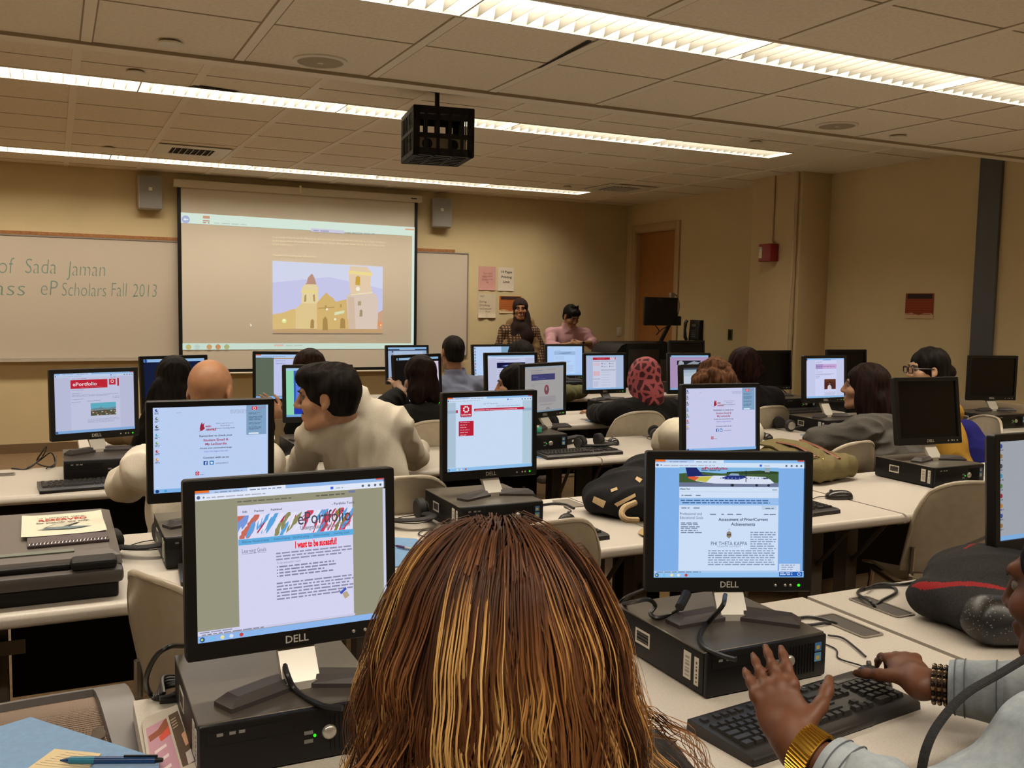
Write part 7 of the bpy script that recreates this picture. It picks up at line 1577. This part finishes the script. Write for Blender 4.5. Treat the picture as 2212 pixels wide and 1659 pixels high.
for i, pts in enumerate(([(1345, 1300), (1320, 1330), (1312, 1370), (1325, 1395), (1318, 1420)], [(1360, 1290), (1330, 1310), (1308, 1345), (1322, 1375), (1310, 1405)], [(1400, 1270), (1350, 1292), (1325, 1320), (1335, 1350), (1320, 1380)])):
    cable('black cable in the tangle behind the foreground hair and the airplane-page case, '+('lowest', 'middle', 'topmost')[i], [zp(a, b, T5+.05*(k == 1)+.006*i) for k, (a, b) in enumerate(pts)], .0045)
cable('black cable pair entering the near desk grommet', [zp(1700, 1340, T5), zp(1740, 1333, T5), zp(1770, 1336, T5), zp(1800, 1345, T5-.001), zp(1815, 1352, TZ-.01)], .004)
cable('second black cable entering the near desk grommet', [zp(1715, 1350, T5), zp(1750, 1350, T5), zp(1785, 1346, T5), zp(1812, 1354, TZ-.01)], .004)
cable('black cable looping up from the far desk grommet', [zp(1895, 1318, TZ-.01), zp(1880, 1300, T5+.01), zp(1853, 1282, T5), zp(1870, 1270, T5), zp(1925, 1268, T5), zp(1935, 1280, T5), zp(1900, 1300, T5), zp(1886, 1316, TZ-.01)], .004)
cable('black cable running from the far grommet loop under the charcoal backpack', [zp(1868, 1272, T5+.008), zp(1900, 1262, T5), zp(1950, 1262, T5), zp(1990, 1254, T5), zp(2030, 1248, T5)], .004)
cable('thin black mouse cable beside the airplane-page case', [zp(1788, 1372, T5), zp(1820, 1378, T5), zp(1850, 1400, T5), zp(1870, 1418, T5)], .0025)
cable('thick black cable hanging behind the right-edge monitor', [tuple(DP(2165, 1145, 3.0)), tuple(DP(2120, 1165, 2.85)), tuple(DP(2070, 1188, 2.7)), zp(2045, 1215, T5+.03), zp(2035, 1250, T5)], .006)
cable('black cable behind the right side of the case under the red-logo monitor', [zp(1130, 1052, T5+.10), zp(1160, 1075, T5+.05), zp(1166, 1105, T5+.02), zp(1160, 1125, T5)], .004)
cable('thin headset cord in loops on the blue folder right of the nearest monitor', [zp(960, 1150, T5), zp(920, 1145, T5), zp(905, 1155, T5), zp(950, 1165, T5), zp(975, 1158, T5), zp(940, 1172, T5), zp(900, 1178, T5+.001), zp(930, 1184, T5+.001), zp(970, 1175, T5)], .002)
cable('grey cable ending at the desk grommet left of the black and tan backpack', [zp(1165, 1092, T5), zp(1195, 1088, T5), zp(1222, 1090, T5), zp(1240, 1098, T5)], .005)
for j, pts in enumerate(([(1690, 842), (1700, 850), (1712, 862), (1722, 868)], [(1655, 842), (1668, 850), (1690, 856), (1715, 870)])):
    cable('thin black cable below the dark monitor by the pillar, '+('right', 'left'), [tuple(DP(a, b, 7.4)) for a, b in pts], .004) if False else cable('thin black cable below the dark monitor by the pillar, '+('upper', 'lower')[j], [tuple(ay(a, b, 5.83)) for a, b in pts[:-1]]+[tuple(ay(*pts[-1], 5.80))], .004)
def grommet(tb, px, py, w_, d, lidded=False):
    p = az(px, py, TZ); o = TAB[tb]; x, y = p.x-o.location.x, p.y-o.location.y
    mb = MB(); out = roundrect(-w_, w_, -d, d, .012); inn = roundrect(-w_+.006, w_-.006, -d+.006, d-.006, .008)
    mb.rings([[(a, b, TZ+.0005) for a, b in out], [(a, b, TZ+.003) for a, b in out], [(a, b, TZ+.003) for a, b in inn], [(a, b, TZ+.0006) for a, b in inn]], caps=False)
    g = mb.build('grommet', mat('grommet_grey', (.22, .19, .15), .4), o, (x, y, 0)); q = MB(); q.prism(roundrect(-w_+.005, w_-.005, -d+.005, d-.005, .009), TZ+.0006, TZ+.0012 if not lidded else TZ+.003); q.build('opening', mat('grommet_hole', (.06, .05, .04), .6) if not lidded else MC['grommet_grey'], g, smooth=False)
grommet('A0', 1832, 1352, .035, .085); grommet('A1', 1903, 1311, .035, .085); grommet('B2', 1228, 1088, .04, .07, True); grommet('C0', 5, 1026, .05, .035); grommet('B0', 20, 1160, .04, .07)
o = TAB['B1']; MB().box(-.50, -.36, -.05, -.046, .52, .56).build('label_plate', mat('plate_grey', (.22, .19, .17), .6), o, smooth=False)
o = TAB['B3']; MB().box(-.50, -.38, -.05, -.046, .60, .64).build('label_plate', MC['plate_grey'], o, smooth=False)
